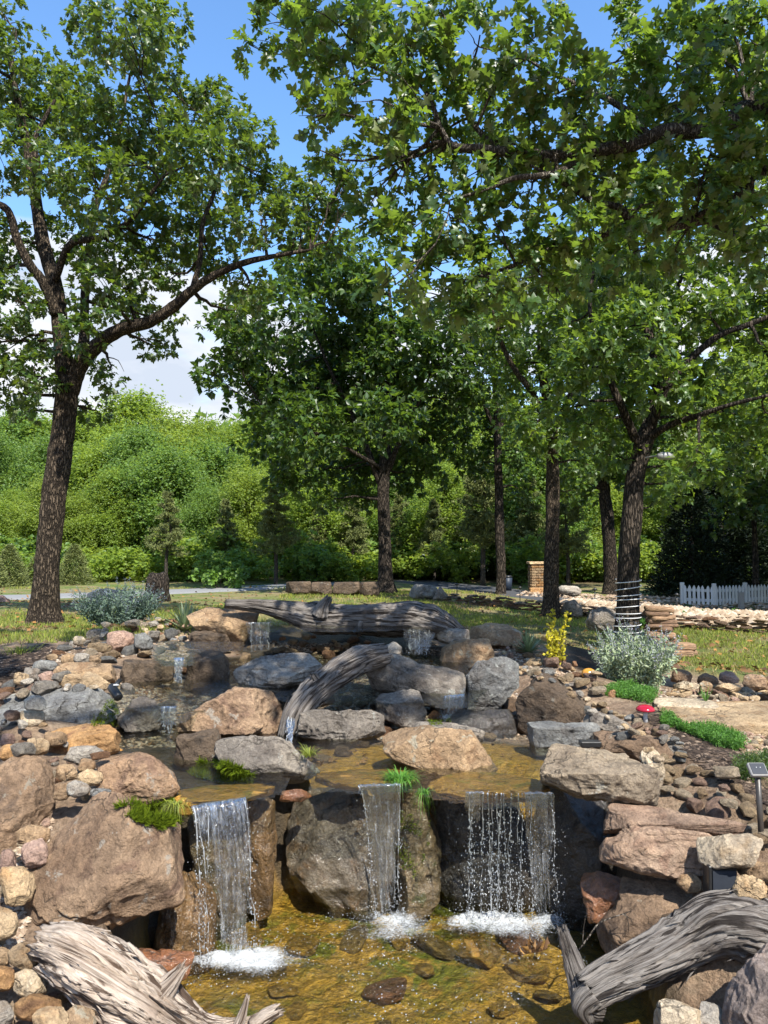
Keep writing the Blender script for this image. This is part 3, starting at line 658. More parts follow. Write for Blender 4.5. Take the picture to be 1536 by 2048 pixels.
def mat_ground():
    t = NT("ground_soil_and_lawn"); v = t.coord(False)
    z = t.new("ShaderNodeVertexColor", layer_name="zone"); sp = t.new("ShaderNodeSeparateColor"); t.l.new(z.outputs[0], sp.inputs[0])
    z2 = t.new("ShaderNodeVertexColor", layer_name="bed"); sp2 = t.new("ShaderNodeSeparateColor"); t.l.new(z2.outputs[0], sp2.inputs[0])
    n = t.noise(v, 1.3, 8, .6); nf = t.noise(v, 40, 5, .7); nm = t.noise(v, 9, 6, .65)
    forest = t.ramp(t.noise(v, 1.8, 8, .65), [(.35, (.055, .042, .025)), (.55, (.13, .095, .055)), (.7, (.17, .14, .09))])
    forest = t.mix(t.rng(t.noise(v, .5, 5, .6), .5, .62), forest, (.06, .085, .02, 1))
    lawn = t.ramp(n, [(.36, (.26, .20, .11)), (.47, (.22, .20, .075)), (.58, (.12, .165, .036))])
    lawn = t.mix(.6, lawn, t.ramp(nf, [(.25, (.4, .4, .4)), (.55, (1, 1, 1)), (.75, (1.35, 1.3, 1.2))]), 'MULTIPLY')
    gravel = t.ramp(nm, [(.3, (.17, .11, .07)), (.5, (.30, .21, .14)), (.7, (.42, .32, .22))])
    gravel = t.mix(.8, gravel, t.ramp(nf, [(.3, (.35, .33, .3)), (.5, (.9, .9, .9)), (.72, (1.4, 1.35, 1.3))]), 'MULTIPLY')
    mulch = t.ramp(t.noise(v, 60, 5, .7), [(.35, (.018, .013, .010)), (.55, (.055, .038, .027)), (.75, (.12, .088, .065))])
    far = sp2.outputs[2]
    c = t.mix(far, gravel, forest)
    c = t.mix(sp.outputs[0], c, lawn)
    c = t.mix(sp.outputs[1], c, mulch)
    wetc = t.mix(nm, t.mix(nf, (.035, .028, .02, 1), (.16, .12, .08, 1)), (.06, .05, .035, 1))
    am = t.ramp(t.noise(v, 5, 8, .65, 1.0), [(.24, (.10, .13, .016)), (.33, (.30, .22, .032)), (.42, (.52, .285, .042)), (.62, (.64, .37, .085))])
    am = t.mix(.75, am, t.ramp(t.noise(v, 26, 6, .7, .6), [(.3, (.3, .3, .25)), (.5, (.9, .9, .9)), (.7, (1.5, 1.45, 1.3))]), 'MULTIPLY')
    am = t.mix(t.math('MULTIPLY', sp2.outputs[1], t.rng(t.noise(v, 7, 6, .65, .8), .44, .58, 0, .8)), am, t.mix(nf, (.06, .12, .012, 1), (.24, .29, .035, 1)))
    wetc = t.mix(sp2.outputs[0], wetc, am)
    c = t.mix(sp.outputs[2], c, wetc)
    b = t.bump(t.math('ADD', t.noise(v, 14, 8, .7), t.math('MULTIPLY', nf, .7)), 1.0, .05)
    return t.done(t.bsdf(c, t.rng(sp.outputs[2], 0, 1, .92, .35), b, .25))
M['ground'] = mat_ground()
gme = make_mesh("ground", gv, gf, M['ground'])
def vcol(me, name, arr):
    a = me.color_attributes.new(name, 'FLOAT_COLOR', 'POINT'); a.data.foreach_set("color", np.asarray(arr, np.float32).ravel())
vcol(gme, "zone", zone)
bedc = np.zeros((len(gv), 4), np.float32); bedc[:, 3] = 1; bedc[:, 0] = amber
bedc[:, 1] = np.clip(sum(np.exp(-((gxf - a) ** 2 / c ** 2 + (gyf - b) ** 2 / e ** 2)) for a, b, c, e in [(-.22, 3.42, .42, .22), (.18, 3.2, .25, .22), (.25, 3.65, .6, .15), (-.5, 2.95, .3, .12), (-.75, 3.5, .25, .25), (.1, 3.75, .3, .2), (.55, 3.9, .25, .2)]), 0, 1); bedc[:, 2] = sstep(22, 30, gyf)
vcol(gme, "bed", bedc)
ground = link("ground", gme); tag(ground, kind="structure", label="ground of lawn, gravel banks, mulch and stream bed")
from bisect import bisect
def gz(x, y):
    """height of the ground sheet (bilinear in the built grid)"""
    x = np.asarray(x, float); y = np.asarray(y, float)
    i = np.clip(np.searchsorted(gx, x) - 1, 0, nxg - 2); j = np.clip(np.searchsorted(gy, y) - 1, 0, nyg - 2)
    u = (x - gx[i]) / (gx[i + 1] - gx[i]); v = (y - gy[j]) / (gy[j + 1] - gy[j])
    return GZ[i, j] * (1 - u) * (1 - v) + GZ[i + 1, j] * u * (1 - v) + GZ[i, j + 1] * (1 - u) * v + GZ[i + 1, j + 1] * u * v
def ground_hit(px, py):
    """first ground point met by the ray of a pixel"""
    r = ray(px, py); lo = 1.5; prev = None
    ds = np.concatenate([np.arange(1.6, 12, .04), np.arange(12, 60, .25)])
    pts = np.array([0, 0, CAM_H]) + r * (ds / r[1])[:, None]
    below = pts[:, 2] < gz(pts[:, 0], pts[:, 1])
    k = int(np.argmax(below)) if below.any() else len(ds) - 1
    return np.array([pts[k, 0], pts[k, 1], gz(pts[k, 0], pts[k, 1])])

# ================================================================== ROCKS
CV, CF, CO = [], [], []                 # everything solid near the pool, for dropping things onto it
cvn = 0
def collide(v, f, owner):
    global cvn
    CV.append(np.asarray(v)); 
    for a in f:
        a = np.asarray(a)
        if a.shape[1] == 4: tri = np.concatenate([a[:, [0, 1, 2]], a[:, [0, 2, 3]]])
        else: tri = a
        CF.append(tri + cvn); CO.append(np.full(len(tri), owner))
    cvn += len(v)
def poly_radius(poly, phi):
    n = len(poly); Rr = np.zeros_like(phi)
    dx, dy = np.cos(phi), np.sin(phi)
    for i in range(n):
        a, b = poly[i], poly[(i + 1) % n]; e = b - a
        den = dx * e[1] - dy * e[0]
        with np.errstate(divide='ignore', invalid='ignore'):
            t = (a[0] * e[1] - a[1] * e[0]) / den
            s = (a[0] * dy - a[1] * dx) / den
        ok = (np.abs(den) > 1e-12) & (t > 0) & (s >= -1e-6) & (s <= 1 + 1e-6)
        Rr = np.where(ok & (t > Rr), t, Rr)
    m = np.mean(Rr[Rr > 0])
    return np.where(Rr <= 0, m, Rr)
def nrm3(a): return a / np.linalg.norm(a)
def rock_from_outline(r, seed):
    o = r['o']; d = r['d']; c = r['c']
    C = P(c[0], c[1], d)
    w = np.array([0, 0, CAM_H]) - C
    if o.get('vert'): w[2] = 0
    w /= np.linalg.norm(w)
    u = np.cross([0, 0, 1.0], w); u /= np.linalg.norm(u)
    vv = np.cross(w, u)
    O = np.array([0, 0, CAM_H])
    q = ray(r['poly'][:, 0], r['poly'][:, 1])
    t = ((C - O) @ w) / (q @ w)
    pts = O + q * t[:, None] - C
    pl = np.stack([pts @ u, pts @ vv], -1)
    if ((pl[:, 0] * np.roll(pl[:, 1], -1) - np.roll(pl[:, 0], -1) * pl[:, 1]).sum()) < 0: pl = pl[::-1]
    n, f = ico(r['sub'] + 1)
    e = o.get('e', .7)
    phi = np.arctan2(n[:, 1], n[:, 0])
    Rs = poly_radius(pl, phi)
    for da in (-.06, .06): Rs = Rs + poly_radius(pl, phi + da) * .5
    Rs /= 2
    Rm = float(np.sqrt(np.mean(Rs ** 2)))
    rho = np.clip(np.hypot(n[:, 0], n[:, 1]), 0, 1)
    D = Rm * r['thick']
    # minor half-extent caps the thickness so long rocks are not too deep
    ext = pl.max(0) - pl.min(0); D = min(D, ext.min() * .75 * max(1, r['thick']))
    a = Rs * rho ** e
    x = a * np.cos(phi); y = a * np.sin(phi); z = D * np.sign(n[:, 2]) * np.abs(n[:, 2]) ** e
    p = x[:, None] * u + y[:, None] * vv + z[:, None] * w
    rs = np.random.RandomState(seed)
    fac = [(np.array(nn, float), k) for nn, k in o.get('facets', [])]
    if r['sub'] >= 4 and not fac and not o.get('vert') and d < 8 and 'flat' not in o and not o.get('loose'):
        fac = [(np.array([rs.uniform(-.25, .25), rs.uniform(-.4, -.1), 1.0]), rs.uniform(.42, .66)), (np.array([rs.uniform(-.4, .4), -1.0, rs.uniform(-.1, .25)]), rs.uniform(.55, .75))]
    for _ in range(9 if r['sub'] >= 4 else 5):
        nn = rs.normal(size=3); nn = nn / np.linalg.norm(nn)
        nn = nn * .8 + w * rs.uniform(.1, .9); fac.append((nn, rs.uniform(.70, .9) if e < .8 else rs.uniform(.82, .94)))
    for nn, k in fac:
        nn = nn / np.linalg.norm(nn); s = p @ nn; h = s.max() * k
        over = np.clip(s - h, 0, None)
        p = p - nn * (over * .93)[:, None]
    amp = o.get('amp', .055) * Rm
    q0 = p / Rm
    off = rs.uniform(0, 50, 3)
    dirn = p / (np.linalg.norm(p, axis=1)[:, None] + 1e-9)
    rg = o.get('rough', 1.0)
    disp = amp * 1.2 * fbm(q0 * 1.5 + off, 3, seed) + amp * .8 * rg * ridged(q0 * 3.0 + off, 3, seed + 5) + amp * .35 * rg * fbm(q0 * 9 + off, 3, seed + 9)
    st = o.get('strata', 0)
    if st:
        hz = q0[:, 2] * 7 + 1.2 * fbm(q0 * 1.2 + off, 2, seed + 2)
        disp = disp - st * Rm * (np.abs(hz % 1 - .5) > .4) * sstep(.2, .5, fbm(q0 * 1.6 + off, 2, seed + 3) + .35)
    # fracture planes: one side of each is broken back a little, leaving a sharp step
    for _ in range(o.get('frac', 7)):
        nn = nrm3(rs.normal(size=3)); m2 = nrm3(rs.normal(size=3))
        s_ = q0 @ nn + .10 * fbm(q0 * 2.2 + off, 3, seed + 21) - rs.uniform(-.55, .75)
        lim = sstep(-.1, .25, q0 @ m2 + .2 * fbm(q0 * 1.4 + off, 2, seed + 22))
        disp = disp - rs.uniform(.02, .075) * Rm * sstep(-.015, .02, s_) * lim
    p = p + dirn * disp[:, None]
    # keep the measured outline: stretch the broken shape back to it
    pu, pv = p @ u, p @ vv
    su = (pl[:, 0].max() - pl[:, 0].min()) / np.ptp(pu); sv = (pl[:, 1].max() - pl[:, 1].min()) / np.ptp(pv)
    ou = pl[:, 0].min() - pu.min() * su; ov = pl[:, 1].min() - pv.min() * sv
    gr = 1.05
    p = (p @ w)[:, None] * w + ((pu * su + ou) * gr)[:, None] * u + ((pv * sv + ov) * gr)[:, None] * vv
    p = p + C
    if 'flat' in o:
        over = np.clip(p[:, 2] - o['flat'], 0, None); p[:, 2] -= over * .96
    return p, f, C
LAND = []                                # landmarks for descriptions
ROCKOBJ = {}
collide(gv[(gv[:, 1] < 26)] if False else gv, [gf], 0)
for k, r in enumerate(RK):
    v, f, C = rock_from_outline(r, 100 + k * 7)
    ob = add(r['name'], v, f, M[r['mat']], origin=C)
    tag(ob, r['label'], "stone" if r['name'] != "boulder" else "boulder", r['group'])
    r['ob'] = ob; r['v'] = v; r['f'] = f; r['C'] = C
    collide(v, [f], k + 1)
def build_bvh():
    V = np.concatenate(CV); Fs = np.concatenate(CF)
    keep = (V[Fs[:, 0]][:, 1] < 26) & (np.abs(V[Fs[:, 0]][:, 0]) < 20) & (V[Fs[:, 0]][:, 1] > -2)
    return BVHTree.FromPolygons(V.tolist(), Fs[keep].tolist()), np.concatenate(CO)[keep]
# ================================================================== FOLIAGE
def mat_leaf(name, top, under, trans, rough=.42, spec=.45, tw=.35, var=.35):
    t = NT(name)
    g = t.new("ShaderNodeNewGeometry")
    rv = g.outputs["Random Per Island"]
    base = t.mix(g.outputs["Backfacing"], (*top, 1), (*under, 1))
    vr = t.ramp(rv, [(0, (1 - var, 1 - var, 1 - var * .8)), (.5, (1, 1, 1)), (1, (1 + var, 1 + var * .75, 1 - var * .2))])
    base = t.mix(1.0, base, vr, 'MULTIPLY')
    tr = t.mix(1.0, (*trans, 1), vr, 'MULTIPLY')
    p = t.bsdf(base, rough, None, spec)
    td = t.new("ShaderNodeBsdfTranslucent"); t.l.new(tr, td.inputs["Color"])
    mx = t.new("ShaderNodeMixShader"); mx.inputs[0].default_value = tw
    t.l.new(p, mx.inputs[1]); t.l.new(td.outputs[0], mx.inputs[2])
    return t.done(mx.outputs[0])
def mat_bark(name, a, b, c, sc=1.0):
    t = NT(name); v = t.coord(False, (1, 1, .22)); v2 = t.coord(False)
    vo = t.new("ShaderNodeTexVoronoi", feature='DISTANCE_TO_EDGE'); vo.inputs["Scale"].default_value = 26 * sc
    ad = t.new("ShaderNodeVectorMath", operation='ADD'); t.l.new(v, ad.inputs[0])
    nn = t.new("ShaderNodeTexNoise"); t.l.new(v, nn.inputs["Vector"]); nn.inputs["Scale"].default_value = 22 * sc; nn.inputs["Detail"].default_value = 4
    ms = t.new("ShaderNodeVectorMath", operation='SCALE'); t.l.new(nn.outputs["Color"], ms.inputs[0]); ms.inputs["Scale"].default_value = .06
    t.l.new(ms.outputs[0], ad.inputs[1]); t.l.new(ad.outputs[0], vo.inputs["Vector"])
    ridge = t.rng(vo.outputs["Distance"], 0, .30)
    n = t.noise(v2, 8 * sc, 7, .65)
    col = t.mix(ridge, (*a, 1), t.mix(n, (*b, 1), (*c, 1)))
    h = t.math('ADD', ridge, t.math('MULTIPLY', t.noise(v2, 30 * sc, 5, .7), .5))
    return t.done(t.bsdf(col, .9, t.bump(h, 1.0, .03), .15))
M['bark'] = mat_bark("oak_bark", (.020, .015, .011), (.095, .070, .048), (.19, .145, .10), 1.5)
M['barkdark'] = mat_bark("dark_oak_bark", (.012, .010, .008), (.06, .046, .035), (.12, .095, .072))
M['barkgrey'] = mat_bark("grey_branch_bark", (.05, .04, .032), (.17, .14, .11), (.30, .265, .22), 2.0)
M['leaf_oak'] = mat_leaf("oak_leaf", (.045, .088, .020), (.10, .125, .05), (.24, .36, .03), .40, .5, .32)
M['leaf_near'] = mat_leaf("near_oak_leaf", (.038, .084, .023), (.125, .155, .056), (.28, .44, .045), .40, .5, .34)
M['leaf_mid'] = mat_leaf("mid_oak_leaf", (.055, .105, .022), (.10, .14, .05), (.28, .42, .04), .40, .5, .36)
M['leaf_dark'] = mat_leaf("dark_hickory_leaf", (.042, .086, .019), (.075, .11, .04), (.19, .32, .03), .42, .5, .32)
M['leaf_wood1'] = mat_leaf("bright_wood_leaf", (.15, .225, .038), (.18, .245, .065), (.44, .58, .065), .5, .35, .42)
M['leaf_wood2'] = mat_leaf("yellow_green_wood_leaf", (.165, .235, .042), (.19, .25, .066), (.46, .58, .066), .5, .35, .42)
M['leaf_wood3'] = mat_leaf("deep_green_wood_leaf", (.115, .20, .046), (.135, .205, .066), (.34, .50, .066), .5, .35, .4)
M['leaf_pine'] = mat_leaf("pine_needles", (.19, .225, .085), (.19, .225, .085), (.28, .33, .10), .6, .25, .2)
M['leaf_cedar'] = mat_leaf("dark_cedar_sprays", (.016, .028, .012), (.016, .028, .012), (.02, .035, .01), .6, .25, .15)
M['leaf_sage'] = mat_leaf("sage_leaf", (.27, .345, .215), (.32, .38, .27), (.34, .44, .24), .7, .2, .25, .25)
M['leaf_sage2'] = mat_leaf("shaded_sage_leaf", (.11, .17, .13), (.15, .21, .16), (.15, .22, .14), .7, .2, .25, .25)  # darker copy of the sage leaf, shade put into its colours
M['leaf_cover'] = mat_leaf("ground_cover_leaf", (.09, .22, .035), (.10, .22, .05), (.22, .46, .06), .5, .3, .3)
M['leaf_gold'] = mat_leaf("golden_shrub_leaf", (.46, .42, .03), (.42, .38, .04), (.60, .55, .05), .5, .3, .35, .3)
M['leaf_bush'] = mat_leaf("broad_bush_leaf", (.12, .22, .04), (.14, .22, .06), (.26, .46, .05), .45, .4, .35)
M['leaf_yucca'] = mat_leaf("yucca_blade", (.16, .22, .11), (.17, .22, .12), (.2, .28, .1), .5, .4, .1, .3)
M['moss'] = mat_leaf("moss", (.11, .16, .012), (.11, .16, .012), (.22, .30, .02), .8, .1, .3, .55)
M['grassblade'] = mat_leaf("grass_blade", (.21, .255, .055), (.21, .255, .055), (.36, .42, .08), .6, .25, .35, .5)
M['drygrass'] = mat_leaf("dry_grass_blade", (.30, .24, .12), (.30, .24, .12), (.3, .25, .12), .7, .2, .25, .4)
M['litter'] = mat_leaf("fallen_leaf", (.22, .12, .05), (.26, .16, .08), (.2, .1, .03), .7, .25, .1, .6)

def tmpl_lobed():
    h = [(.05, .13), (.20, .16), (.26, .27), (.08, .36), (.28, .45), (.42, .62), (.12, .65), (.20, .82), (0, .98)]
    mid = [(0, 0), (0, .16), (0, .36), (0, .62), (0, .84), (0, 1.0)]
    own = [0, 1, 1, 2, 2, 3, 3, 4, 5]
    v = [(x, y, 0) for x, y in mid]; nm = len(mid); t = []
    for s in (1, -1):
        b = len(v); v += [(x * s, y, 0) for x, y in h]
        for i in range(len(h) - 1):
            a, c = b + i, b + i + 1
            m1, m2 = own[i], own[i + 1]
            t.append((m1, a, c) if s > 0 else (m1, c, a))
            if m2 != m1: t.append((m1, c, m2) if s > 0 else (m1, m2, c))
    v = np.array(v, float)
    v[:, 2] = np.abs(v[:, 0]) * .28 - .22 * v[:, 1] ** 2 + .03 * np.sin(v[:, 1] * 12) * (np.abs(v[:, 0]) > 0)
    t = [q for q in t if len(set(q)) == 3]
    return v, np.array(t)
def tmpl_mid():
    h = [(.10, .22), (.26, .30), (.14, .45), (.36, .62), (.16, .74)]
    v = [(0, 0, 0), (0, .45, 0), (0, 1, 0)]
    t = []
    for s in (1, -1):
        b = len(v); v += [(x * s, y, 0) for x, y in h]
        q = [(0, b, 1), (1, b, b + 1), (1, b + 1, b + 2), (1, b + 2, b + 3), (1, b + 3, b + 4), (1, b + 4, 2)]
        t += q if s < 0 else [(a, c2, b2) for a, b2, c2 in q]
    v = np.array(v, float); v[:, 2] = np.abs(v[:, 0]) * .3 - .2 * v[:, 1] ** 2
    t = np.array(t)[:, ::-1]
    return v, t
def tmpl_kite():
    v = np.array([(0, 0, 0), (.30, .5, .10), (0, 1, -.12), (-.30, .5, .10)], float)
    return v, np.array([(0, 1, 2), (0, 2, 3)])
def tmpl_blade():
    v = np.array([(-.5, 0, 0), (.5, 0, 0), (.0, 1, 0)], float)
    return v, np.array([(0, 1, 2)])
LOBED, MIDL, KITE, BLADE = tmpl_lobed(), tmpl_mid(), tmpl_kite(), tmpl_blade()
def nrm(a): return a / (np.linalg.norm(a, axis=-1, keepdims=True) + 1e-9)
def leaf_frames(dirs, nhint):
    y = nrm(dirs); x = nrm(np.cross(y, nhint)); z = np.cross(x, y)
    return x, y, z
def place(tm, pos, dirs, nhint, size, width=1.0):
    """copies of a leaf template: one big vertex and triangle array"""
    v, t = tm
    x, y, z = leaf_frames(dirs, nhint)
    size = np.broadcast_to(np.asarray(size, float), (len(pos),))
    w = np.broadcast_to(np.asarray(width, float), (len(pos),))
    out = pos[:, None, :] + size[:, None, None] * (v[None, :, 0, None] * x[:, None, :] * w[:, None, None] + v[None, :, 1, None] * y[:, None, :] + v[None, :, 2, None] * z[:, None, :])
    tri = t[None] + (np.arange(len(pos)) * len(v))[:, None, None]
    return out.reshape(-1, 3), tri.reshape(-1, 3)

def tufts(rs, centres, radii, n_per_m2, leaves, squash=.8, shell=.45, face=.5, jit=.12):
    """leaf rosettes through a set of clumps: positions, directions, outward hints"""
    TP, TD = [], []
    for c, r in zip(centres, radii):
        k = max(2, int(n_per_m2 * r * r * 4))
        d = nrm(rs.normal(size=(k, 3)))
        rad = r * (shell + (1 - shell) * rs.rand(k)) ** .6
        rad *= 1 + .6 * fbm(d * 2.2 + c, 2, 3)
        d2 = d.copy(); d2[:, 2] *= squash
        TP.append(c + d2 * rad[:, None]); TD.append(d)
    TP = np.concatenate(TP); TD = np.concatenate(TD)
    TP = TP + rs.normal(size=TP.shape) * np.mean(radii) * jit
    m = leaves
    pos = np.repeat(TP, m, 0); out = np.repeat(TD, m, 0)
    dr = nrm(out * .7 + nrm(rs.normal(size=pos.shape)) * 1.0 + np.array([0, 0, -.12]))
    pos = pos + dr * rs.uniform(0, .05, (len(pos), 1))
    nh = nrm(np.array([0, 0, 1.0]) + rs.normal(size=pos.shape) * .55 + out * face)
    return TP, pos, dr, nh

def curved(rs, a, b, sag=.1, n=5):
    a = np.asarray(a, float); b = np.asarray(b, float)
    t = np.linspace(0, 1, n)[:, None]; L = np.linalg.norm(b - a)
    k = rs.normal(size=3) * sag * L
    return a + (b - a) * t + k * (t * (1 - t) * 4) * .5 + rs.normal(size=(n, 3)) * L * .015 * ((t > 0) & (t < 1))

def build_tree(name, label, base, limbs, clumps, leafmat, barkmat, tm, leaf, dens, per, seed, group=None, nparts=0, spread=1.5, sides=14, twig=.018, trunk_parts=True, keep=None, cat="tree", squash=.8):
    """limbs: list of (world points, radii); the first is the trunk. clumps: world centres + radii"""
    rs = np.random.RandomState(seed)
    base = np.asarray(base, float)
    root = empty(name, base, label, cat, group)
    allp = []
    for i, (pts, rad) in enumerate(limbs):
        p, rr = resample(pts, rad, max(.05, rad[0] * .35))
        allp.append(np.column_stack([p, rr]))
        sd = sides if i == 0 else max(6, int(sides * .6))
        a0 = rad[0]
        def disp(v, r, a0=a0, i=i): return r * (.16 * fbm(v * np.array([6, 6, 1.2]) / (a0 / .2), 3, seed + i) + .08 * fbm(v * np.array([18, 18, 4]) / (a0 / .2), 2, seed + i + 1))
        if i == 0:      # flare at the foot
            hgt = p[:, 2] - p[0, 2]
            rr = rr * (1 + .55 * np.exp(-hgt / (a0 * 1.1)))
        v, f = tube_vf(p, rr, sd, True, disp)
        add("trunk" if i == 0 else "limb", v, f, barkmat, parent=root)
    allp = np.concatenate(allp)
    C = np.array([c for c, r in clumps]); Rr = np.array([r for c, r in clumps])
    TP, pos, dr, nh = tufts(rs, C, Rr, dens, per, squash=squash)
    sz = leaf * rs.uniform(.7, 1.25, len(pos))
    if keep is not None:
        k = keep(pos); pos, dr, nh, sz = pos[k], dr[k], nh[k], sz[k]
    # branches out to each clump, twigs inside it
    mb = MB()
    mx = allp[:, 2].max()
    for c, r in clumps:
        dd = np.linalg.norm(allp[:, :3] - c, axis=1) + .25 * np.clip(allp[:, 2] - c[2], 0, None)
        j = int(np.argmin(dd)); r0 = min(allp[j, 3] * .7, twig * 2.2)
        p = curved(rs, allp[j, :3], c, .12, 7)
        v, f = tube_vf(p, np.linspace(r0, twig * .5, 7), 5, False); mb.add(v, *f)
        for _ in range(4):
            e = c + nrm(rs.normal(size=3)) * r * .85 * np.array([1, 1, squash])
            p2 = curved(rs, p[rs.randint(3, 7)], e, .15, 5)
            v, f = tube_vf(p2, np.linspace(twig * .6, twig * .18, 5), 4, False); mb.add(v, *f)
    v, f = mb.get()
    tw = add("twigs", v, f, barkmat, parent=root); tw["kind"] = "stuff"
    # the leaves that show largest are parts of their own
    if nparts:
        px = to_px(pos)
        inn = (px[:, 0] > 0) & (px[:, 0] < 1536) & (px[:, 1] > 0) & (px[:, 1] < 2048)
        score = np.where(inn, sz / px[:, 2], 0)
        if nparts < inn.sum():
            top = np.argsort(-score)[:nparts]
        else: top = np.where(inn)[0]
        me = make_mesh("leaf", tm[0], tm[1], leafmat, True)
        x, y, z = leaf_frames(dr[top], nh[top])
        for k, i in enumerate(top):
            lo = bpy.data.objects.new("leaf", me); COL.objects.link(lo); lo.parent = root
            mt = np.eye(4); s = sz[i]
            mt[:3, 0] = x[k] * s; mt[:3, 1] = y[k] * s; mt[:3, 2] = z[k] * s; mt[:3, 3] = pos[i] - base
            lo.matrix_basis = Matrix(mt.tolist())
        rest = np.ones(len(pos), bool); rest[top] = False
        pos, dr, nh, sz = pos[rest], dr[rest], nh[rest], sz[rest]
    v, f = place(tm, pos, dr, nh, sz)
    cr = add("crown", v, f, leafmat, parent=root); cr["kind"] = "stuff"
    return root
def px_limb(pts, radii):
    return np.array([P(a, b, d) for a, b, d in pts]), np.array(radii, float)
def px_clumps(rs, lst, d, spread):
    out = []
    cx = np.mean([c[0] for c in lst]); w = max(1, np.ptp([c[0] for c in lst]) / 2)
    for c in lst:
        x, y, r = c[:3]
        dd = c[3] if len(c) > 3 else rs.uniform(-1, 1) * spread * math.sqrt(max(.15, 1 - ((x - cx) / w) ** 2))
        out.append((P(x, y, d + dd), r * (d + dd) / F))
    return out

rs = np.random.RandomState(4)
# ---- left oak on the lawn
D = 10.0
L = [px_limb([(88, 1252, D), (90, 1200, D), (97, 1100, D), (110, 980, D), (128, 850, D), (135, 770, D), (125, 700, D), (118, 620, D+.1), (110, 570, D+.1), (85, 480, D+.2), (72, 400, D+.3), (62, 330, D+.3), (40, 230, D+.5), (20, 110, D+.5)],
               [.175, .165, .16, .155, .145, .145, .115, .105, .10, .09, .08, .07, .055, .03]),
     px_limb([(138, 790, D), (160, 730, D-.05), (195, 690, D-.2), (240, 660, D-.3), (300, 643, D-.4), (345, 615, D-.5), (385, 580, D-.6), (430, 550, D-.7), (490, 525, D-.8), (550, 512, D-.9), (620, 500, D-1)], [.11, .11, .10, .085, .075, .07, .06, .05, .04, .03, .018]),
     px_limb([(112, 630, D), (90, 570, D-.1), (60, 530, D-.2), (35, 480, D-.3), (15, 420, D-.4), (-30, 400, D-.5)], [.07, .07, .06, .055, .05, .04]),
     px_limb([(160, 735, D), (168, 680, D+.2), (170, 600, D+.4), (178, 500, D+.6), (190, 420, D+.7), (230, 300, D+.9), (260, 150, D+1)], [.075, .07, .06, .055, .045, .035, .02]),
     px_limb([(110, 560, D), (140, 490, D-.2), (200, 475, D-.4), (260, 440, D-.6), (330, 350, D-.8)], [.05, .045, .04, .03, .02]),
     px_limb([(385, 580, D-.6), (400, 520, D-.5), (405, 450, D-.4), (430, 380, D-.3), (450, 300, D-.2)], [.04, .035, .03, .025, .015]),
     px_limb([(72, 400, D+.3), (78, 340, D+.1), (70, 280, D), (110, 200, D)], [.05, .045, .035, .02])]
cl = [(10,30,40),(-60,120,120),(60,170,85),(150,190,80),(-40,280,100),(200,250,90),(190,60,60),(250,50,85),(300,110,65),(320,40,50),(330,180,40),(290,240,80),(410,190,45),(390,240,70),(450,270,70),(510,290,45),(400,310,80),(110,330,80),(190,370,90),(290,340,80),(340,400,80),(430,370,75),(510,350,60),(560,385,55),(610,395,55),(650,355,45),(640,440,50),(690,330,40),
      (150,470,60),(230,500,80),(310,470,75),(370,500,50),(440,450,60),(520,440,65),(590,470,55),(660,480,35),(20,480,60),(-30,560,80),(30,600,70),(20,690,70),(70,750,60),(20,790,50),(-60,700,90),(200,580,60),(260,560,60),(340,545,50),(430,520,50),(500,580,45),(470,620,30),(310,690,38),(330,640,30),(220,740,38),(190,820,32),(160,660,45),(60,820,25),(700,390,40),(240,620,38),(110,700,35), (100, 250, 70)]
C = [(c, r * .95) for c, r in px_clumps(rs, cl, D, 1.6)]
build_tree("oak_tree", "tall oak with a forked furrowed trunk on the lawn beside the sage bush and road", P(88, 1248, D), L, C, M['leaf_oak'], M['bark'], MIDL, .098, 82, 11, 11, nparts=300, twig=.014, sides=24)
LAND.append(("left oak's trunk", *P(88, 1248, D)[:2]))

# ---- cord wrapped oak on the right lawn
D = 11.0
L = [px_limb([(1254, 1298, D), (1255, 1240, D), (1257, 1150, D), (1262, 1050, D), (1272, 950, D), (1290, 880, D), (1305, 830, D+.1), (1318, 760, D+.2), (1300, 680, D+.3), (1285, 600, D+.4), (1270, 480, D+.5), (1260, 380, D+.6)],
               [.165, .16, .155, .15, .14, .13, .09, .08, .07, .055, .04, .02]),
     px_limb([(1290, 885, D), (1330, 780, D-.2), (1370, 730, D-.3), (1400, 700, D-.4), (1440, 670, D-.5), (1500, 648, D-.6), (1560, 625, D-.7), (1640, 600, D-.8)], [.08, .065, .055, .05, .045, .04, .03, .02]),
     px_limb([(1280, 900, D), (1250, 830, D-.2), (1220, 760, D-.3), (1200, 700, D-.4), (1180, 620, D-.5), (1190, 520, D-.5)], [.07, .06, .05, .04, .03, .02]),
     px_limb([(1292, 880, D), (1340, 850, D-.4), (1400, 830, D-.8), (1460, 810, D-1.1), (1540, 790, D-1.4)], [.06, .05, .04, .03, .02]),
     px_limb([(1300, 840, D), (1320, 720, D+.3), (1335, 640, D+.5), (1370, 540, D+.7), (1420, 460, D+.9)], [.05, .045, .04, .03, .015])]
cl = [(1180,850,50),(1240,840,60),(1120,820,35),(1330,770,70),(1400,700,75),(1480,640,80),(1560,560,90),(1360,600,80),(1270,650,75),(1200,560,75),(1300,490,90),(1420,500,90),(1500,400,90),(1400,860,45),(1480,830,55),(1550,740,60),(1335,970,40),(1385,935,45),(1450,950,35),(1250,400,80),(1510,900,50),(1200,700,70),(1150,740,55),(1380,790,45),(1230,910,40),(1290,740,60),(1440,760,45),(1350,400,80),(1560,660,60),(1130,640,60),(1310,1000,28),(1250,760,60),(1570,840,60),(1420,610,60),(1200,450,60)]
C = px_clumps(rs, cl, D, 1.7)
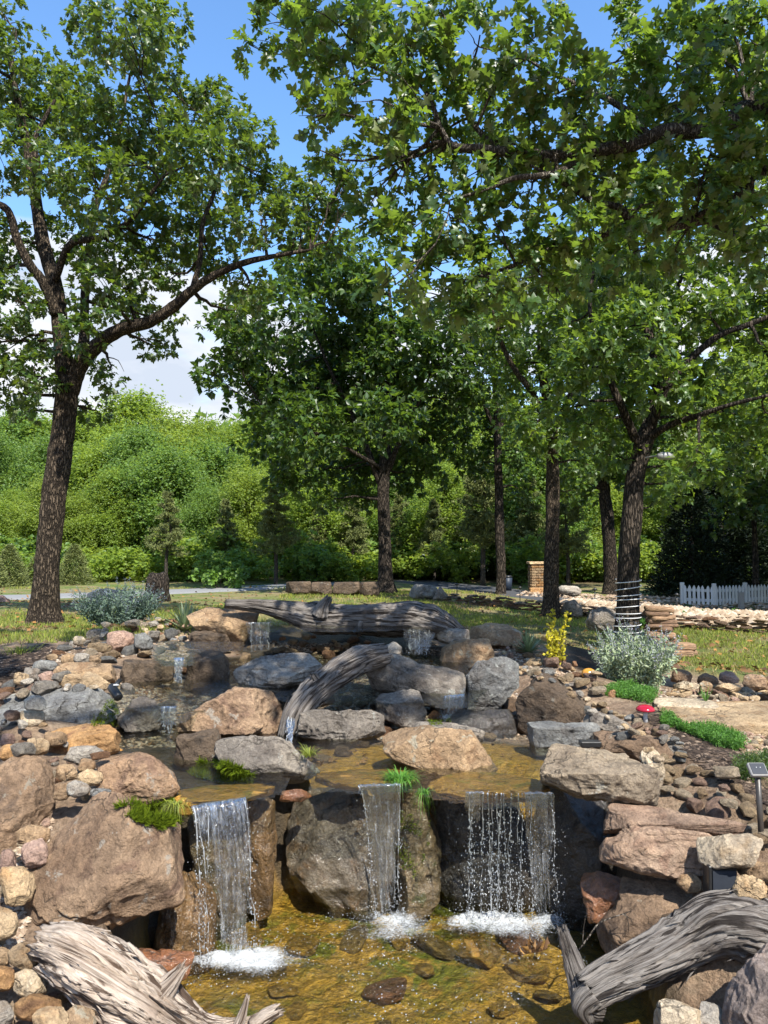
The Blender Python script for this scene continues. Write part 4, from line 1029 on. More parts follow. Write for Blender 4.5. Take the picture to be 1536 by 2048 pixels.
build_tree("oak_tree", "oak whose trunk is wound with white cord, standing on the right lawn", P(1254, 1294, D), L, C, M['leaf_mid'], M['barkdark'], MIDL, .13, 58, 10, 12, twig=.013, nparts=300, sides=20)
LAND.append(("cord wrapped trunk", *P(1254, 1294, D)[:2]))

# ---- trunk with brown bark in front of the rubble wall
D = 16.0
L = [px_limb([(1101, 1238, D), (1102, 1180, D), (1104, 1080, D), (1106, 980, D), (1105, 890, D), (1098, 820, D), (1085, 740, D), (1080, 640, D), (1085, 520, D)], [.175, .16, .15, .145, .13, .11, .09, .06, .02]),
     px_limb([(1103, 860, D), (1060, 780, D-.3), (1030, 740, D-.5), (1005, 690, D-.6), (985, 620, D-.8)], [.08, .07, .06, .045, .02]),
     px_limb([(1103, 870, D), (1140, 790, D+.3), (1165, 720, D+.5), (1190, 640, D+.6)], [.07, .055, .04, .02])]
cl = [(1100,870,50),(1060,850,45),(1080,770,70),(1150,710,70),(1010,730,55),(1170,830,50),(1050,640,70),(1130,600,70),(1020,830,45),(1130,920,40),(1140,980,35),(980,640,60),(1190,620,60),(1100,520,70),(1180,930,35),(1000,560,60)]
C = px_clumps(rs, cl, D, 1.8)
build_tree("oak_tree", "oak with a straight brown sunlit trunk in front of the rubble wall", P(1101, 1234, D), L, C, M['leaf_mid'], M['bark'], MIDL, .14, 46, 9, 13, twig=.016)
LAND.append(("brown sunlit trunk", *P(1101, 1234, D)[:2]))

# ---- dark full crowned tree in the middle
D = 22.0
L = [px_limb([(772, 1186, D), (771, 1140, D), (768, 1050, D), (766, 980, D), (772, 900, D), (780, 800, D), (785, 700, D), (780, 600, D), (770, 520, D)], [.23, .20, .19, .18, .16, .13, .10, .06, .02]),
     px_limb([(767, 985, D), (735, 900, D), (700, 820, D), (660, 740, D), (620, 640, D)], [.10, .09, .075, .05, .02]),
     px_limb([(770, 960, D), (800, 880, D-.5), (840, 800, D-.8), (870, 720, D-1)], [.09, .075, .05, .02]),
     px_limb([(770, 940, D), (680, 890, D-.8), (600, 850, D-1), (530, 820, D-1.2)], [.07, .055, .04, .02])]
cl = [(640,540,75),(560,640,75),(680,640,85),(470,700,55),(560,740,90),(690,760,95),(800,700,90),(860,800,80),(620,850,90),(740,880,95),(540,870,60),(850,880,70),(600,940,55),(690,960,55),(830,950,50),(440,650,40),(425,745,38),(760,620,75),(870,660,65),(500,780,65),(700,520,60),(590,560,55),(760,760,80),(480,620,40),(650,700,70),(650,800,80),(780,830,70),(880,730,60),(560,960,35),(700,560,70),(920,800,40), (720, 1000, 30), (640,1000,30), (500,690,50), (720,690,70), (600,790,70)]
C = px_clumps(rs, cl, D, 3.2)
build_tree("shade_tree", "dark full crowned tree in the middle of the lawn behind the fallen log", P(772, 1183, D), L, C, M['leaf_dark'], M['barkdark'], KITE, .20, 26, 11, 14, twig=.02)
LAND.append(("centre tree's foot", *P(772, 1183, D)[:2]))

D = 23.0
L = [px_limb([(1002, 1198, D), (1002, 1150, D), (999, 1050, D), (997, 950, D), (994, 850, D), (990, 750, D), (985, 650, D), (990, 540, D)], [.155, .145, .14, .13, .11, .09, .06, .02]),
     px_limb([(995, 900, D), (1010, 820, D), (1040, 740, D), (1050, 680, D)], [.07, .06, .045, .02]),
     px_limb([(995, 870, D), (965, 800, D), (945, 720, D), (930, 640, D)], [.07, .06, .045, .02])]
cl = [(960,760,65),(1000,660,70),(960,870,50),(1010,830,50),(1050,900,45),(940,640,60),(1040,740,55),(985,930,40),(920,700,50),(990,560,60),(940,930,30),(1040,980,30)]
build_tree("slender_oak", "slender dark trunked oak left of the stone pillar", P(1002, 1195, D), L, px_clumps(rs, cl, D, 2), M['leaf_dark'], M['barkdark'], KITE, .19, 26, 10, 15, twig=.018)
D = 24.0
L = [px_limb([(1224, 1192, D), (1222, 1150, D), (1217, 1060, D), (1208, 980, D), (1202, 900, D), (1205, 800, D), (1215, 700, D), (1220, 580, D)], [.25, .225, .215, .19, .15, .12, .09, .03]),
     px_limb([(1210, 990, D), (1190, 960, D), (1170, 900, D), (1160, 820, D)], [.13, .11, .08, .03]),
     px_limb([(1205, 930, D), (1240, 850, D), (1275, 760, D), (1310, 680, D)], [.11, .09, .06, .02])]
cl = [(1220,900,65),(1180,880,55),(1265,950,45),(1200,780,80),(1300,750,80),(1230,650,90),(1180,560,80),(1170,970,40),(1310,860,55),(1260,850,60),(1300,620,70),(1150,690,60),(1280,540,70)]
build_tree("oak_tree", "thick dark leaning oak behind the cord wrapped trunk across the drive", P(1224, 1189, D), L, px_clumps(rs, cl, D, 2.4), M['leaf_dark'], M['barkdark'], KITE, .20, 26, 10, 16, twig=.02)
LAND.append(("leaning dark oak", *P(1224, 1189, D)[:2]))

# ---- overhanging near oak: trunk stands outside the frame on the right
TB = np.array([4.3, 3.4, float(gz(4.3, 3.4))])
jn = np.array([4.0, 3.7, 3.1]); jn2 = np.array([3.9, 3.7, 3.9])
def wl_(first, pts, radii): return np.vstack([first, [P(a, b, d) for a, b, d in pts]]), np.array(radii, float)
L = [(np.array([TB - [0, 0, .1], [4.25, 3.45, 1.3], [4.15, 3.55, 2.2], jn, jn2, [3.7, 3.3, 5.0], [3.1, 2.6, 6.2], [2.4, 1.8, 7.2]]), np.array([.26, .23, .21, .19, .17, .13, .09, .05])),
     wl_(jn2, [(1536, 215, 5.2), (1470, 240, 5.1), (1400, 262, 5.05), (1330, 262, 5.0), (1270, 288, 5.0), (1200, 300, 5.0), (1120, 312, 5.0), (1050, 308, 5.0), (960, 298, 5.05), (905, 292, 5.1), (880, 255, 5.1), (865, 210, 5.1), (840, 170, 5.2), (800,150,5.2)], [.09, .062, .056, .05, .048, .045, .042, .04, .037, .032, .026, .022, .018, .013, .006]),
     wl_(jn, [(1545, 335, 5.3), (1490, 385, 5.2), (1440, 425, 5.15), (1390, 440, 5.1), (1340, 450, 5.1), (1280, 450, 5.1), (1220, 462, 5.1), (1160, 490, 5.1), (1090, 500, 5.15), (1030, 530, 5.2), (985, 545, 5.25), (930, 560, 5.3)], [.09, .062, .055, .05, .045, .042, .036, .03, .025, .021, .017, .013, .007]),
     px_limb([(1262, 450, 5.1), (1240, 415, 5.05), (1190, 405, 5.0), (1150, 380, 5.0), (1115, 360, 4.95), (1060,330,4.9)], [.03, .026, .024, .02, .016, .008]),
     px_limb([(1180, 305, 5.0), (1130, 340, 4.9), (1080, 352, 4.85), (1030, 356, 4.8), (970, 380, 4.8), (900,400,4.8)], [.03, .026, .022, .018, .014, .006]),
     px_limb([(1000, 300, 5.05), (960, 265, 5.2), (930, 215, 5.3), (930, 160, 5.4), (880, 90, 5.5)], [.022, .019, .016, .012, .006]),
     px_limb([(1300, 275, 5.0), (1250, 220, 5.1), (1180, 180, 5.2), (1090, 140, 5.3), (1000, 80, 5.4)], [.028, .024, .019, .014, .006]),
     px_limb([(840, 170, 5.2), (760, 140, 5.3), (690, 110, 5.4), (620, 70, 5.5)], [.014, .012, .009, .004]),
     (np.array([[3.7, 3.3, 5.0], [2.5, 3.1, 5.5], [1.2, 2.7, 5.7], [0, 2.3, 5.8], [-1.2, 2.0, 5.8], [-2.2, 1.9, 5.7]]), np.array([.09, .075, .06, .045, .03, .012])),
     (np.array([[3.1, 2.6, 6.2], [1.8, 1.2, 6.6], [.5, .3, 6.7], [-.8, -.5, 6.7]]), np.array([.07, .05, .035, .012]))]
cl = [(600,60,70),(700,100,75),(560,40,60),(500,90,38),(650,30,70),(820,90,85),(960,70,85),(1050,120,70),(650,165,50),(625,235,42),(640,300,26),(760,200,70),(880,180,85),(1000,220,80),(1110,190,70),(1240,160,85),(1350,120,95),(1450,100,95),(1520,200,90),(1300,50,85),(1180,250,80),(1300,290,85),(1420,310,80),(1530,330,75),(860,290,70),(960,340,80),(1060,380,80),(1180,370,75),(1280,410,75),(1400,400,75),(1510,440,65),(820,390,70),(900,440,75),(1000,455,75),(1100,470,70),(780,480,50),(860,530,55),(960,550,60),(1080,550,55),(1180,520,55),(760,340,50),(840,600,38),(940,625,38),(1120,590,38),(790,570,38),(1260,500,45),(740,410,45),(1420,30,85),(1530,60,90),(740,30,60),(1080,60,45),(880,20,60),(1350,500,40),(1450,490,45),(700,200,45),(1030,290,60),(1220,330,70),(1120,300,60),(1350,210,70),(1460,210,70),(900,600,40),(1030,600,40),(1530,510,45),(1600,300,120),(1620,120,120)]
C = [(P(x, y, 5.1 + rs.uniform(-.55, .75)), r * 5.1 / F * 1.02) for x, y, r in cl]
# the rest of this crown reaches over the camera, out of the frame
rs2 = np.random.RandomState(21)
extra = 0; tries = 0
while extra < 46 and tries < 4000:
    tries += 1
    q = np.array([rs2.uniform(-3.0, 4.5), rs2.uniform(-1.2, 4.3), rs2.uniform(4.8, 7.2)])
    r = rs2.uniform(.28, .5)
    pp = to_px(q)
    if pp[2] > .5 and pp[1] + r * F / pp[2] > -30: continue
    # stay out of the way of the sun on the pool: shadow foot on the level z=.4
    s = (q[2] - .5) / SUN_DIR.z
    foot = q - np.array(SUN_DIR) * s
    if foot[1] < 3.95 and abs(foot[0]) < 2.3 and rs2.rand() < .93: continue
    if foot[1] < 3.6 and foot[0] > 0: continue
    if any(np.hypot(foot[0] - sx, foot[1] - sy) < sr + r for sx, sy, sr in ((1.38, 6.0, .45), (2.0, 5.7, .8), (1.5, 3.4, .8), (2.6, 4.7, 1.0), (.35, 3.8, .4), (-1.9, 6.4, .2), (-1.5, 6.9, .3), (1.9, 4.9, .4), (-2.1, 5.2, .4), (-1.3, 3.8, .5), (-2.2, 6.6, .5), (-.8, 4.4, .25), (2.7, 6.1, .6), (2.0, 3.6, .6), (1.9, 3.0, .7), (1.45, 2.9, .6), (-1.6, 2.9, .4), (-1.0, 3.0, .6))): continue
    C.append((q, r)); extra += 1
build_tree("oak_tree", "close oak whose leafy branches hang into the top of the view above the waterfalls", TB, L, C, M['leaf_near'], M['barkgrey'], LOBED, .100, 72, 10, 17, nparts=300, twig=.009, sides=14)

# ================================================================== WOOD BEHIND
def proto_tree(kind, seed, H, leafmat, barkmat):
    """trunk and crown meshes of one background tree, its foot at the origin"""
    rs = np.random.RandomState(seed)
    mb = MB()
    r0 = H * .017
    tp = np.array([[0, 0, -.3], [rs.normal() * .05, rs.normal() * .05, H * .3], [rs.normal() * .15, rs.normal() * .15, H * .6], [rs.normal() * .2, rs.normal() * .2, H * .93]])
    v, f = tube_vf(*resample(tp, [r0 * 1.2, r0, r0 * .6, r0 * .1], H * .06), 7, False); mb.add(v, *f)
    if kind == 'broad':
        cs, rr = [], []
        lob = rs.uniform(.65, 1.25, 7)
        for i in range(56):
            h = rs.uniform(.10, .97) ** .9
            w = H * .30 * math.sin(math.pi * min(1, (h * .9 + .08))) ** .7
            a = rs.uniform(0, 6.28); q = w * math.sqrt(rs.rand()) * lob[int(a / 6.29 * 7)] * rs.uniform(.8, 1.25)
            c = np.array([math.cos(a) * q, math.sin(a) * q, H * h]); cs.append(c); rr.append(H * rs.uniform(.045, .105))
            if i % 2 == 0:
                p = curved(rs, tp[1] * (1 - h) + tp[3] * h - [0, 0, H * .1 * h], c, .1, 4); v, f = tube_vf(p, np.linspace(r0 * .35, r0 * .08, 4), 4, False); mb.add(v, *f)
        TP, pos, dr, nh = tufts(rs, np.array(cs), np.array(rr), 18 * (8 / H) ** 2 * 12.5, 3, .9, .10, .8, .55)
        v2, f2 = place(KITE, pos, dr, nh, H * .0150 * rs.uniform(.7, 1.3, len(pos)), 1.3)
    elif kind == 'pine':
        pos, dr = [], []
        for i in range(95):
            h = rs.uniform(.30, .99); w = H * (.27 * (1 - h) ** .7 + .02) * rs.uniform(.6, 1.1)
            a = rs.uniform(0, 6.28); b0 = np.array([0, 0, H * h]); e = np.array([math.cos(a) * w, math.sin(a) * w, H * h + w * rs.uniform(.0, .35)])
            p = curved(rs, b0, e, .08, 5); v, f = tube_vf(p, np.linspace(r0 * .25, r0 * .06, 5), 4, False); mb.add(v, *f)
            for k in range(16):
                t = .35 + .65 * rs.rand(); c = b0 + (e - b0) * t + rs.normal(size=3) * w * .12 * np.array([1, 1, .5]); m = 9
                pos.append(np.repeat(c[None], m, 0)); dr.append(nrm(rs.normal(size=(m, 3)) + nrm(e - b0) * .6 + [0, 0, .3]))
        pos = np.concatenate(pos); dr = np.concatenate(dr)
        v2, f2 = place(KITE, pos, dr, rs.normal(size=pos.shape), H * .030 * rs.uniform(.7, 1.2, len(pos)), .35)
    else:   # cedar: dense cone down to the ground
        pos, dr = [], []
        for i in range(900):
            h = rs.rand() ** 1.3; w = H * .33 * (1 - h) ** .8 * (.55 + .5 * rs.rand()); a = rs.uniform(0, 6.28)
            c = np.array([math.cos(a) * w, math.sin(a) * w, H * (h * .97 + .02)]); m = 10
            pos.append(c + rs.normal(size=(m, 3)) * H * .02); dr.append(nrm(np.array([math.cos(a), math.sin(a), .5]) + rs.normal(size=(m, 3)) * .7))
        pos = np.concatenate(pos); dr = np.concatenate(dr)
        v2, f2 = place(KITE, pos, dr, rs.normal(size=pos.shape), H * .042 * rs.uniform(.6, 1.2, len(pos)), .55)
    v1, f1 = mb.get()
    return make_mesh(kind + "_trunk", v1, f1, barkmat), make_mesh(kind + "_crown", v2, f2, leafmat)
PB = [proto_tree('broad', 50 + i, 8.0, M[m], M['barkgrey']) for i, m in enumerate(['leaf_wood1', 'leaf_wood2', 'leaf_wood3', 'leaf_wood1'])]
PP = [proto_tree('pine', 60 + i, 6.0, M['leaf_pine'], M['barkgrey']) for i in range(2)]
PC = [proto_tree('cedar', 70 + i, 5.0, M['leaf_cedar'], M['barkdark']) for i in range(2)]
PCL = [proto_tree('cedar', 75, 3.0, M['leaf_pine'], M['barkdark'])]
TREES = []
def put_tree(protos, i, x, y, H, H0, desc, name, group, rs, wide=1.0, parts=True):
    tm, cm = protos[i % len(protos)]
    z = float(gz(x, y))
    o = empty(name, (x, y, z), None, "tree", group)
    o.rotation_euler = (0, 0, rs.uniform(0, 6.28))
    s = H / H0; o.scale = (s * wide, s * wide, s)
    link("trunk", tm, o); c = link("crown", cm, o); c["kind"] = "stuff"
    TREES.append((o, desc, x, y)); return o
rsw = np.random.RandomState(8)
def outline_top(px):
    return np.interp(px, [-400, -100, 0, 90, 180, 240, 330, 400, 470, 540, 600, 760, 900, 1000, 1100, 1200, 1300, 1400, 1500, 1600, 2000], [850, 835, 835, 842, 822, 795, 822, 846, 850, 830, 800, 780, 790, 800, 830, 860, 880, 800, 700, 650, 600])
kinds = ["bright green", "yellow green", "deep green", "soft green"]
for row, (d0, d1, step, up) in enumerate([(31, 36, 78, 150), (38, 45, 70, 60), (47, 58, 72, 0)]):
    px = -140 + row * 23
    while px < 1720:
        d = rsw.uniform(d0, d1); xx = (px - 768) / F * d
        top = outline_top(px) + up * rsw.uniform(.5, 1.25) + rsw.uniform(-6, 16)
        z0 = float(gz(xx, d)); H = P(px, top, d)[2] - z0
        i = rsw.randint(0, 4)
        if not (1200 < px < 1400 and row == 0):
            put_tree(PB, i, xx, d, max(3.5, H), 8.0, kinds[i] + " broadleaf tree, " + ["front row of the wood", "middle row of the wood", "back row of the wood"][row], "broadleaf_tree", "broadleaf trees of the wood behind the lawn", rsw, rsw.uniform(.95, 1.35))
        px += step * rsw.uniform(.75, 1.25)
for px, top, by, d in [(334, 985, 1176, 26.5), (552, 960, 1178, 25.5), (706, 985, 1150, 30), (868, 1000, 1146, 30), (932, 990, 1148, 31), (965, 900, 1160, 28), (1135, 960, 1172, 27), (640, 1010, 1150, 30), (450, 1000, 1160, 29), (800, 985, 1150, 31), (1060, 960, 1150, 31)]:
    x = (px - 768) / F * d; z0 = float(gz(x, d)); H = P(px, top, d)[2] - z0
    put_tree(PP, int(px), x, d, H, 6.0, "young pine with thin pale trunk at wood edge", "pine_tree", "young pines at the edge of the wood", rsw, 1.0)
for px, top, d, w in [(1385, 955, 23, 1.15), (1450, 930, 24, 1.3), (1530, 950, 24.5, 1.3)]:
    x = (px - 768) / F * d; z0 = float(gz(x, d)); H = P(px, top, d)[2] - z0
    put_tree(PC, int(px), x, d, H, 5.0, "dense black green cedar above the white picket fence", "cedar_tree", "cedars above the picket fence", rsw, w)
for px, top, d in [(-30, 1080, 24), (20, 1090, 25), (150, 1090, 26), (75, 1110, 26)]:
    x = (px - 768) / F * d; z0 = float(gz(x, d)); H = P(px, top, d)[2] - z0
    put_tree(PCL, 0, x, d, H, 3.0, "low yellow green juniper beyond the road", "juniper_bush", "junipers beyond the road", rsw, 1.5)
# young tree at the fence
D = 20.0
L = [px_limb([(1512, 1205, D), (1511, 1120, D), (1508, 1020, D), (1510, 930, D), (1515, 850, D)], [.085, .075, .065, .05, .02])]
cl = [(1500,1000,50),(1540,960,60),(1470,950,50),(1500,880,60),(1560,880,60),(1450,1030,38),(1560,1040,40),(1470,860,45)]
build_tree("young_tree", "young tree with a thin trunk in front of the picket fence", P(1512, 1203, D), L, px_clumps(rs, cl, D, 1.5), M['leaf_dark'], M['barkdark'], KITE, .17, 26, 9, 18, twig=.014)
put_tree(PB, 3, 12.6, 15.6, 9.5, 8.0, "broad oak standing past the frame's edge and shading the picket fence", "broadleaf_tree", None, rsw, 1.3)
# brush along the wood's edge
def shrub_proto(seed, n, mat, leaf):
    rs = np.random.RandomState(seed)
    cs = [np.array([rs.normal() * .35, rs.normal() * .35, rs.uniform(.2, .8)]) for _ in range(9)]
    TP, pos, dr, nh = tufts(rs, np.array(cs), np.full(9, .32), n, 9, .9, .3)
    v, f = place(KITE, pos, dr, nh, leaf * rs.uniform(.7, 1.3, len(pos)), 1.2)
    return make_mesh("brush_leaves", v, f, mat)
SH = [shrub_proto(80 + i, 90, M[m], .085) for i, m in enumerate(['leaf_wood1', 'leaf_wood3', 'leaf_wood2', 'leaf_dark'])]
for i in range(48):
    px = rsw.uniform(-80, 1620); d = rsw.uniform(26.5, 31)
    if px > 780 and px < 1340: d = rsw.uniform(30, 33)
    x = (px - 768) / F * d
    i4 = rsw.randint(0, 4)
    o = link("shrub", SH[i4], None, (x, d, float(gz(x, d)) - .05)); s = rsw.uniform(.8, 2.0); o.scale = (s * 1.3, s * 1.3, s); o.rotation_euler = (0, 0, rsw.uniform(0, 6))
    tag(o, None, "shrub", "brush along the edge of the wood"); TREES.append((o, ["bright green", "deep green", "yellow green", "dark"][i4] + " shrub along the wood edge", x, d))
# distant wooded hill: one mass
rsh = np.random.RandomState(3)
n = 130
hx = rsh.uniform(-90, 50, n); hy = rsh.uniform(60, 125, n)
hz_ = gz(hx, hy)
cs = np.stack([hx, hy, hz_ + rsh.uniform(2, 7, n)], -1)
TP, pos, dr, nh = tufts(rsh, cs, rsh.uniform(2.8, 4.2, n), 1.2, 6, .9, .5)
v, f = place(KITE, pos, dr, nh, .8 * rsh.uniform(.6, 1.4, len(pos)), 1.3)
tag(add("hill_wood", v, f, M['leaf_wood3']), "far wooded hill rising behind the front trees", None, None, "stuff")
# ================================================================== ROADS
def simple(name, color, rough=.8, spec=.3, nscale=30, var=.3, bump=.3, metal=0):
    t = NT(name); v = t.coord(False); n = t.noise(v, nscale, 6, .65)
    c = t.mix(1.0, (*color, 1), t.ramp(n, [(.3, (1 - var,) * 3), (.7, (1 + var,) * 3)]), 'MULTIPLY')
    return t.done(t.bsdf(c, rough, t.bump(n, bump, .01), spec, Metallic=metal))
M['asphalt'] = simple("dark_asphalt", (.060, .062, .066), .85, .25, 60, .35)
M['concrete'] = simple("pale_road_concrete", (.21, .21, .205), .85, .2, 25, .15)
M['white'] = simple("white_fence_paint", (.56, .57, .57), .5, .4, 12, .06, .1)
M['black'] = simple("black_plastic", (.018, .018, .018), .35, .5, 40, .2, .1)
M['bronze'] = simple("dark_bronze_metal", (.04, .034, .028), .4, .5, 40, .2, .1)
M['cord'] = simple("white_cord", (.6, .6, .6), .6, .3, 40, .08, .1)
M['galv'] = simple("grey_lamp_metal", (.24, .235, .225), .4, .5, 20, .1, .1)
M['panel'] = simple("dark_solar_glass", (.03, .035, .045), .45, .2, 8, .2, .05)
M['redcap'] = simple("glossy_red_glass", (.34, .012, .03), .12, .6, 10, .2, .1)
M['orangecap'] = simple("glossy_orange_glass", (.50, .23, .03), .15, .6, 14, .3, .1)
M['stalk'] = simple("pale_stalk_glass", (.5, .5, .5), .3, .5, 10, .1, .1)
def road(name, line, width, mat, label):
    p, _ = resample(np.column_stack([line, np.zeros(len(line))]), np.zeros(len(line)), .5)
    t = np.gradient(p[:, :2], axis=0); t /= np.linalg.norm(t, axis=1)[:, None]
    nn = np.stack([-t[:, 1], t[:, 0]], -1)
    K = 9; w = np.linspace(-width / 2, width / 2, K)
    xy = p[:, None, :2] + nn[:, None, :] * w[None, :, None]
    z = gz(xy[..., 0], xy[..., 1])
    z = np.maximum(z, z.mean(1, keepdims=True)) + .035
    v = np.concatenate([xy, z[..., None]], -1)
    v[:, 0, 2] -= .08; v[:, -1, 2] -= .08
    v = v.reshape(-1, 3)
    i = np.arange(len(p) - 1)[:, None] * K; j = np.arange(K - 1)[None]
    f = np.stack([i + j, i + j + 1, i + K + j + 1, i + K + j], -1).reshape(-1, 4)
    return tag(add(name, v, f, mat, smooth=True), label, None, None, "structure")
def gp(px, py, d): return P(px, py, d)[:2]
road("road", np.array([[-30, 15.5], [-20, 16.6], gp(-100, 1200, 19.2), gp(40, 1200, 19.6), gp(200, 1195, 20.6), gp(400, 1185, 22.4), gp(560, 1178, 24.6), gp(660, 1170, 27.5)]), 2.0, M['concrete'], "pale road curving past the wood on the far side of the lawn")
road("driveway", np.array([gp(820, 1168, 30), gp(880, 1172, 27.5), gp(960, 1178, 25.5), gp(1060, 1188, 23), gp(1200, 1205, 20), gp(1350, 1222, 18), gp(1536, 1236, 16.6), gp(1800, 1250, 15)]), 2.3, M['asphalt'], "dark asphalt driveway crossing behind the rubble wall")

# ================================================================== WATER
def mat_water(name, scale, strength, tint=(.93, .97, .90), flow=(1, 1, 1)):
    t = NT(name); v = t.coord(False, flow)
    h = t.math('ADD', t.noise(v, scale, 5, .6, .8), t.math('MULTIPLY', t.noise(v, scale * 3.3, 4, .6, .5), .45))
    nb = t.bump(h, strength, .03)
    fr = t.new("ShaderNodeFresnel"); fr.inputs["IOR"].default_value = 1.33; t.l.new(nb, fr.inputs["Normal"])
    tr = t.new("ShaderNodeBsdfTransparent"); tr.inputs[0].default_value = (*tint, 1)
    gl = t.new("ShaderNodeBsdfGlossy"); gl.inputs["Roughness"].default_value = .09; t.l.new(nb, gl.inputs["Normal"])
    mx = t.new("ShaderNodeMixShader"); t.l.new(t.math('MINIMUM', t.math('MULTIPLY', fr.outputs[0], 1.3), 1.0), mx.inputs[0])
    t.l.new(tr.outputs[0], mx.inputs[1]); t.l.new(gl.outputs[0], mx.inputs[2])
    return t.done(mx.outputs[0])
M['pool_water'] = mat_water("clear_pool_water", 11, .9)
M['stream_water'] = mat_water("shallow_stream_water", 16, .5)
def water_sheet(name, poly, z, mat, label, amp=.006, step=.035):
    lo, hi = poly.min(0) - .3, poly.max(0) + .3
    xs = np.arange(lo[0], hi[0], step); ys = np.arange(lo[1], hi[1], step)
    X, Y = np.meshgrid(xs, ys, indexing='ij')
    Z = z + amp * fbm(np.stack([X * 7, Y * 7, X * 0], -1), 3, 3)
    if z == 0:          # rings running out from where the falls land
        for cx, cy in ((-.58, 3.12), (.06, 3.46), (.6, 3.38), (.75, 3.36)):
            q = np.hypot(X - cx, Y - cy); Z = Z + .007 * np.sin(q * 46 + 1.5 * fbm(np.stack([X * 3, Y * 3, X * 0], -1), 2, 6)) * np.exp(-q * 2.6)
    v = np.stack([X, Y, Z], -1).reshape(-1, 3); m = len(ys)
    i = np.arange(len(xs) - 1)[:, None] * m; j = np.arange(m - 1)[None]
    f = np.stack([i + j, i + m + j, i + m + j + 1, i + j + 1], -1).reshape(-1, 4)
    c = v[f].mean(1); dd = dist_poly(c[:, 0], c[:, 1], poly)
    f = f[dd < .06]
    used = np.unique(f); rem = np.full(len(v), -1); rem[used] = np.arange(len(used))
    return tag(add(name, v[used], rem[f], mat), label, None, None, "structure")
water_sheet("pool_water", POOL, .0, M['pool_water'], "clear amber pool at the foot of the waterfalls", .010)
water_sheet("stream_water", L1, W1, M['stream_water'], "thin water running over the lip stones")
water_sheet("stream_water", L2, W2, M['stream_water'], "shallow stream between the upper boulders")
water_sheet("stream_water", L25, .93, M['stream_water'], "trickle in the upper left gravel")
water_sheet("stream_water", L3, W3, M['stream_water'], "spring water under the fallen log")

def mat_fall():
    t = NT("falling_water"); v = t.coord(False, (1, 1, 1), "UV")
    mp = t.new("ShaderNodeMapping"); t.l.new(v, mp.inputs["Vector"]); mp.inputs["Scale"].default_value = (16, 1.6, 1)
    n = t.noise(mp.outputs[0], 1.0, 5, .6, .6)
    mp2 = t.new("ShaderNodeMapping"); t.l.new(v, mp2.inputs["Vector"]); mp2.inputs["Scale"].default_value = (34, 9, 1)
    n2 = t.noise(mp2.outputs[0], 1.0, 4, .65, .4)
    nb = t.bump(t.math('ADD', n, t.math('MULTIPLY', n2, .5)), .9, .02)
    fr = t.new("ShaderNodeFresnel"); fr.inputs["IOR"].default_value = 1.33; t.l.new(nb, fr.inputs["Normal"])
    tr = t.new("ShaderNodeBsdfTransparent"); tr.inputs[0].default_value = (.97, .98, .98, 1)
    gl = t.new("ShaderNodeBsdfGlossy"); gl.inputs["Roughness"].default_value = .12; t.l.new(nb, gl.inputs["Normal"])
    gl.inputs[0].default_value = (.95, .97, 1, 1)
    m1 = t.new("ShaderNodeMixShader"); t.l.new(t.math('MINIMUM', t.math('ADD', t.math('MULTIPLY', fr.outputs[0], 1.0), .06), 1.0), m1.inputs[0])
    t.l.new(tr.outputs[0], m1.inputs[1]); t.l.new(gl.outputs[0], m1.inputs[2])
    wd = t.new("ShaderNodeBsdfDiffuse"); wd.inputs[0].default_value = (.80, .84, .88, 1)
    wt = t.new("ShaderNodeBsdfTranslucent"); wt.inputs[0].default_value = (.80, .84, .88, 1)
    m0 = t.new("ShaderNodeMixShader"); m0.inputs[0].default_value = .5; t.l.new(wd.outputs[0], m0.inputs[1]); t.l.new(wt.outputs[0], m0.inputs[2])
    ve = t.new("ShaderNodeVertexColor", layer_name="body"); vs = t.new("ShaderNodeSeparateColor"); t.l.new(ve.outputs[0], vs.inputs[0])
    m2 = t.new("ShaderNodeMixShader"); t.l.new(t.rng(t.math('ADD', t.math('MULTIPLY', n, .65), t.math('MULTIPLY', n2, .4)), .50, .76, 0, .42), m2.inputs[0])
    t.l.new(m1.outputs[0], m2.inputs[1]); t.l.new(m0.outputs[0], m2.inputs[2])
    # the sheet tears open at its edges and where it thins
    m3 = t.new("ShaderNodeMixShader"); clear = t.new("ShaderNodeBsdfTransparent")
    t.l.new(t.rng(t.math('ADD', t.math('ADD', t.math('MULTIPLY', n, .9), t.math('MULTIPLY', n2, .5)), vs.outputs[0]), 1.05, 1.25), m3.inputs[0])
    t.l.new(clear.outputs[0], m3.inputs[1]); t.l.new(m2.outputs[0], m3.inputs[2])
    return t.done(m3.outputs[0])
M['fall'] = mat_fall()
def mat_drop():
    t = NT("water_drops")
    fr = t.new("ShaderNodeLayerWeight"); fr.inputs["Blend"].default_value = .5
    gl = t.new("ShaderNodeBsdfGlossy"); gl.inputs["Roughness"].default_value = .05
    tr = t.new("ShaderNodeBsdfTransparent"); df = t.new("ShaderNodeBsdfDiffuse"); df.inputs[0].default_value = (.55, .58, .6, 1)
    a = t.new("ShaderNodeMixShader"); a.inputs[0].default_value = .6; t.l.new(tr.outputs[0], a.inputs[1]); t.l.new(df.outputs[0], a.inputs[2])
    b = t.new("ShaderNodeMixShader"); t.l.new(t.rng(fr.outputs["Fresnel"], 0, 1, .25, .9), b.inputs[0]); t.l.new(a.outputs[0], b.inputs[1]); t.l.new(gl.outputs[0], b.inputs[2])
    return t.done(b.outputs[0])
M['drop'] = mat_drop()
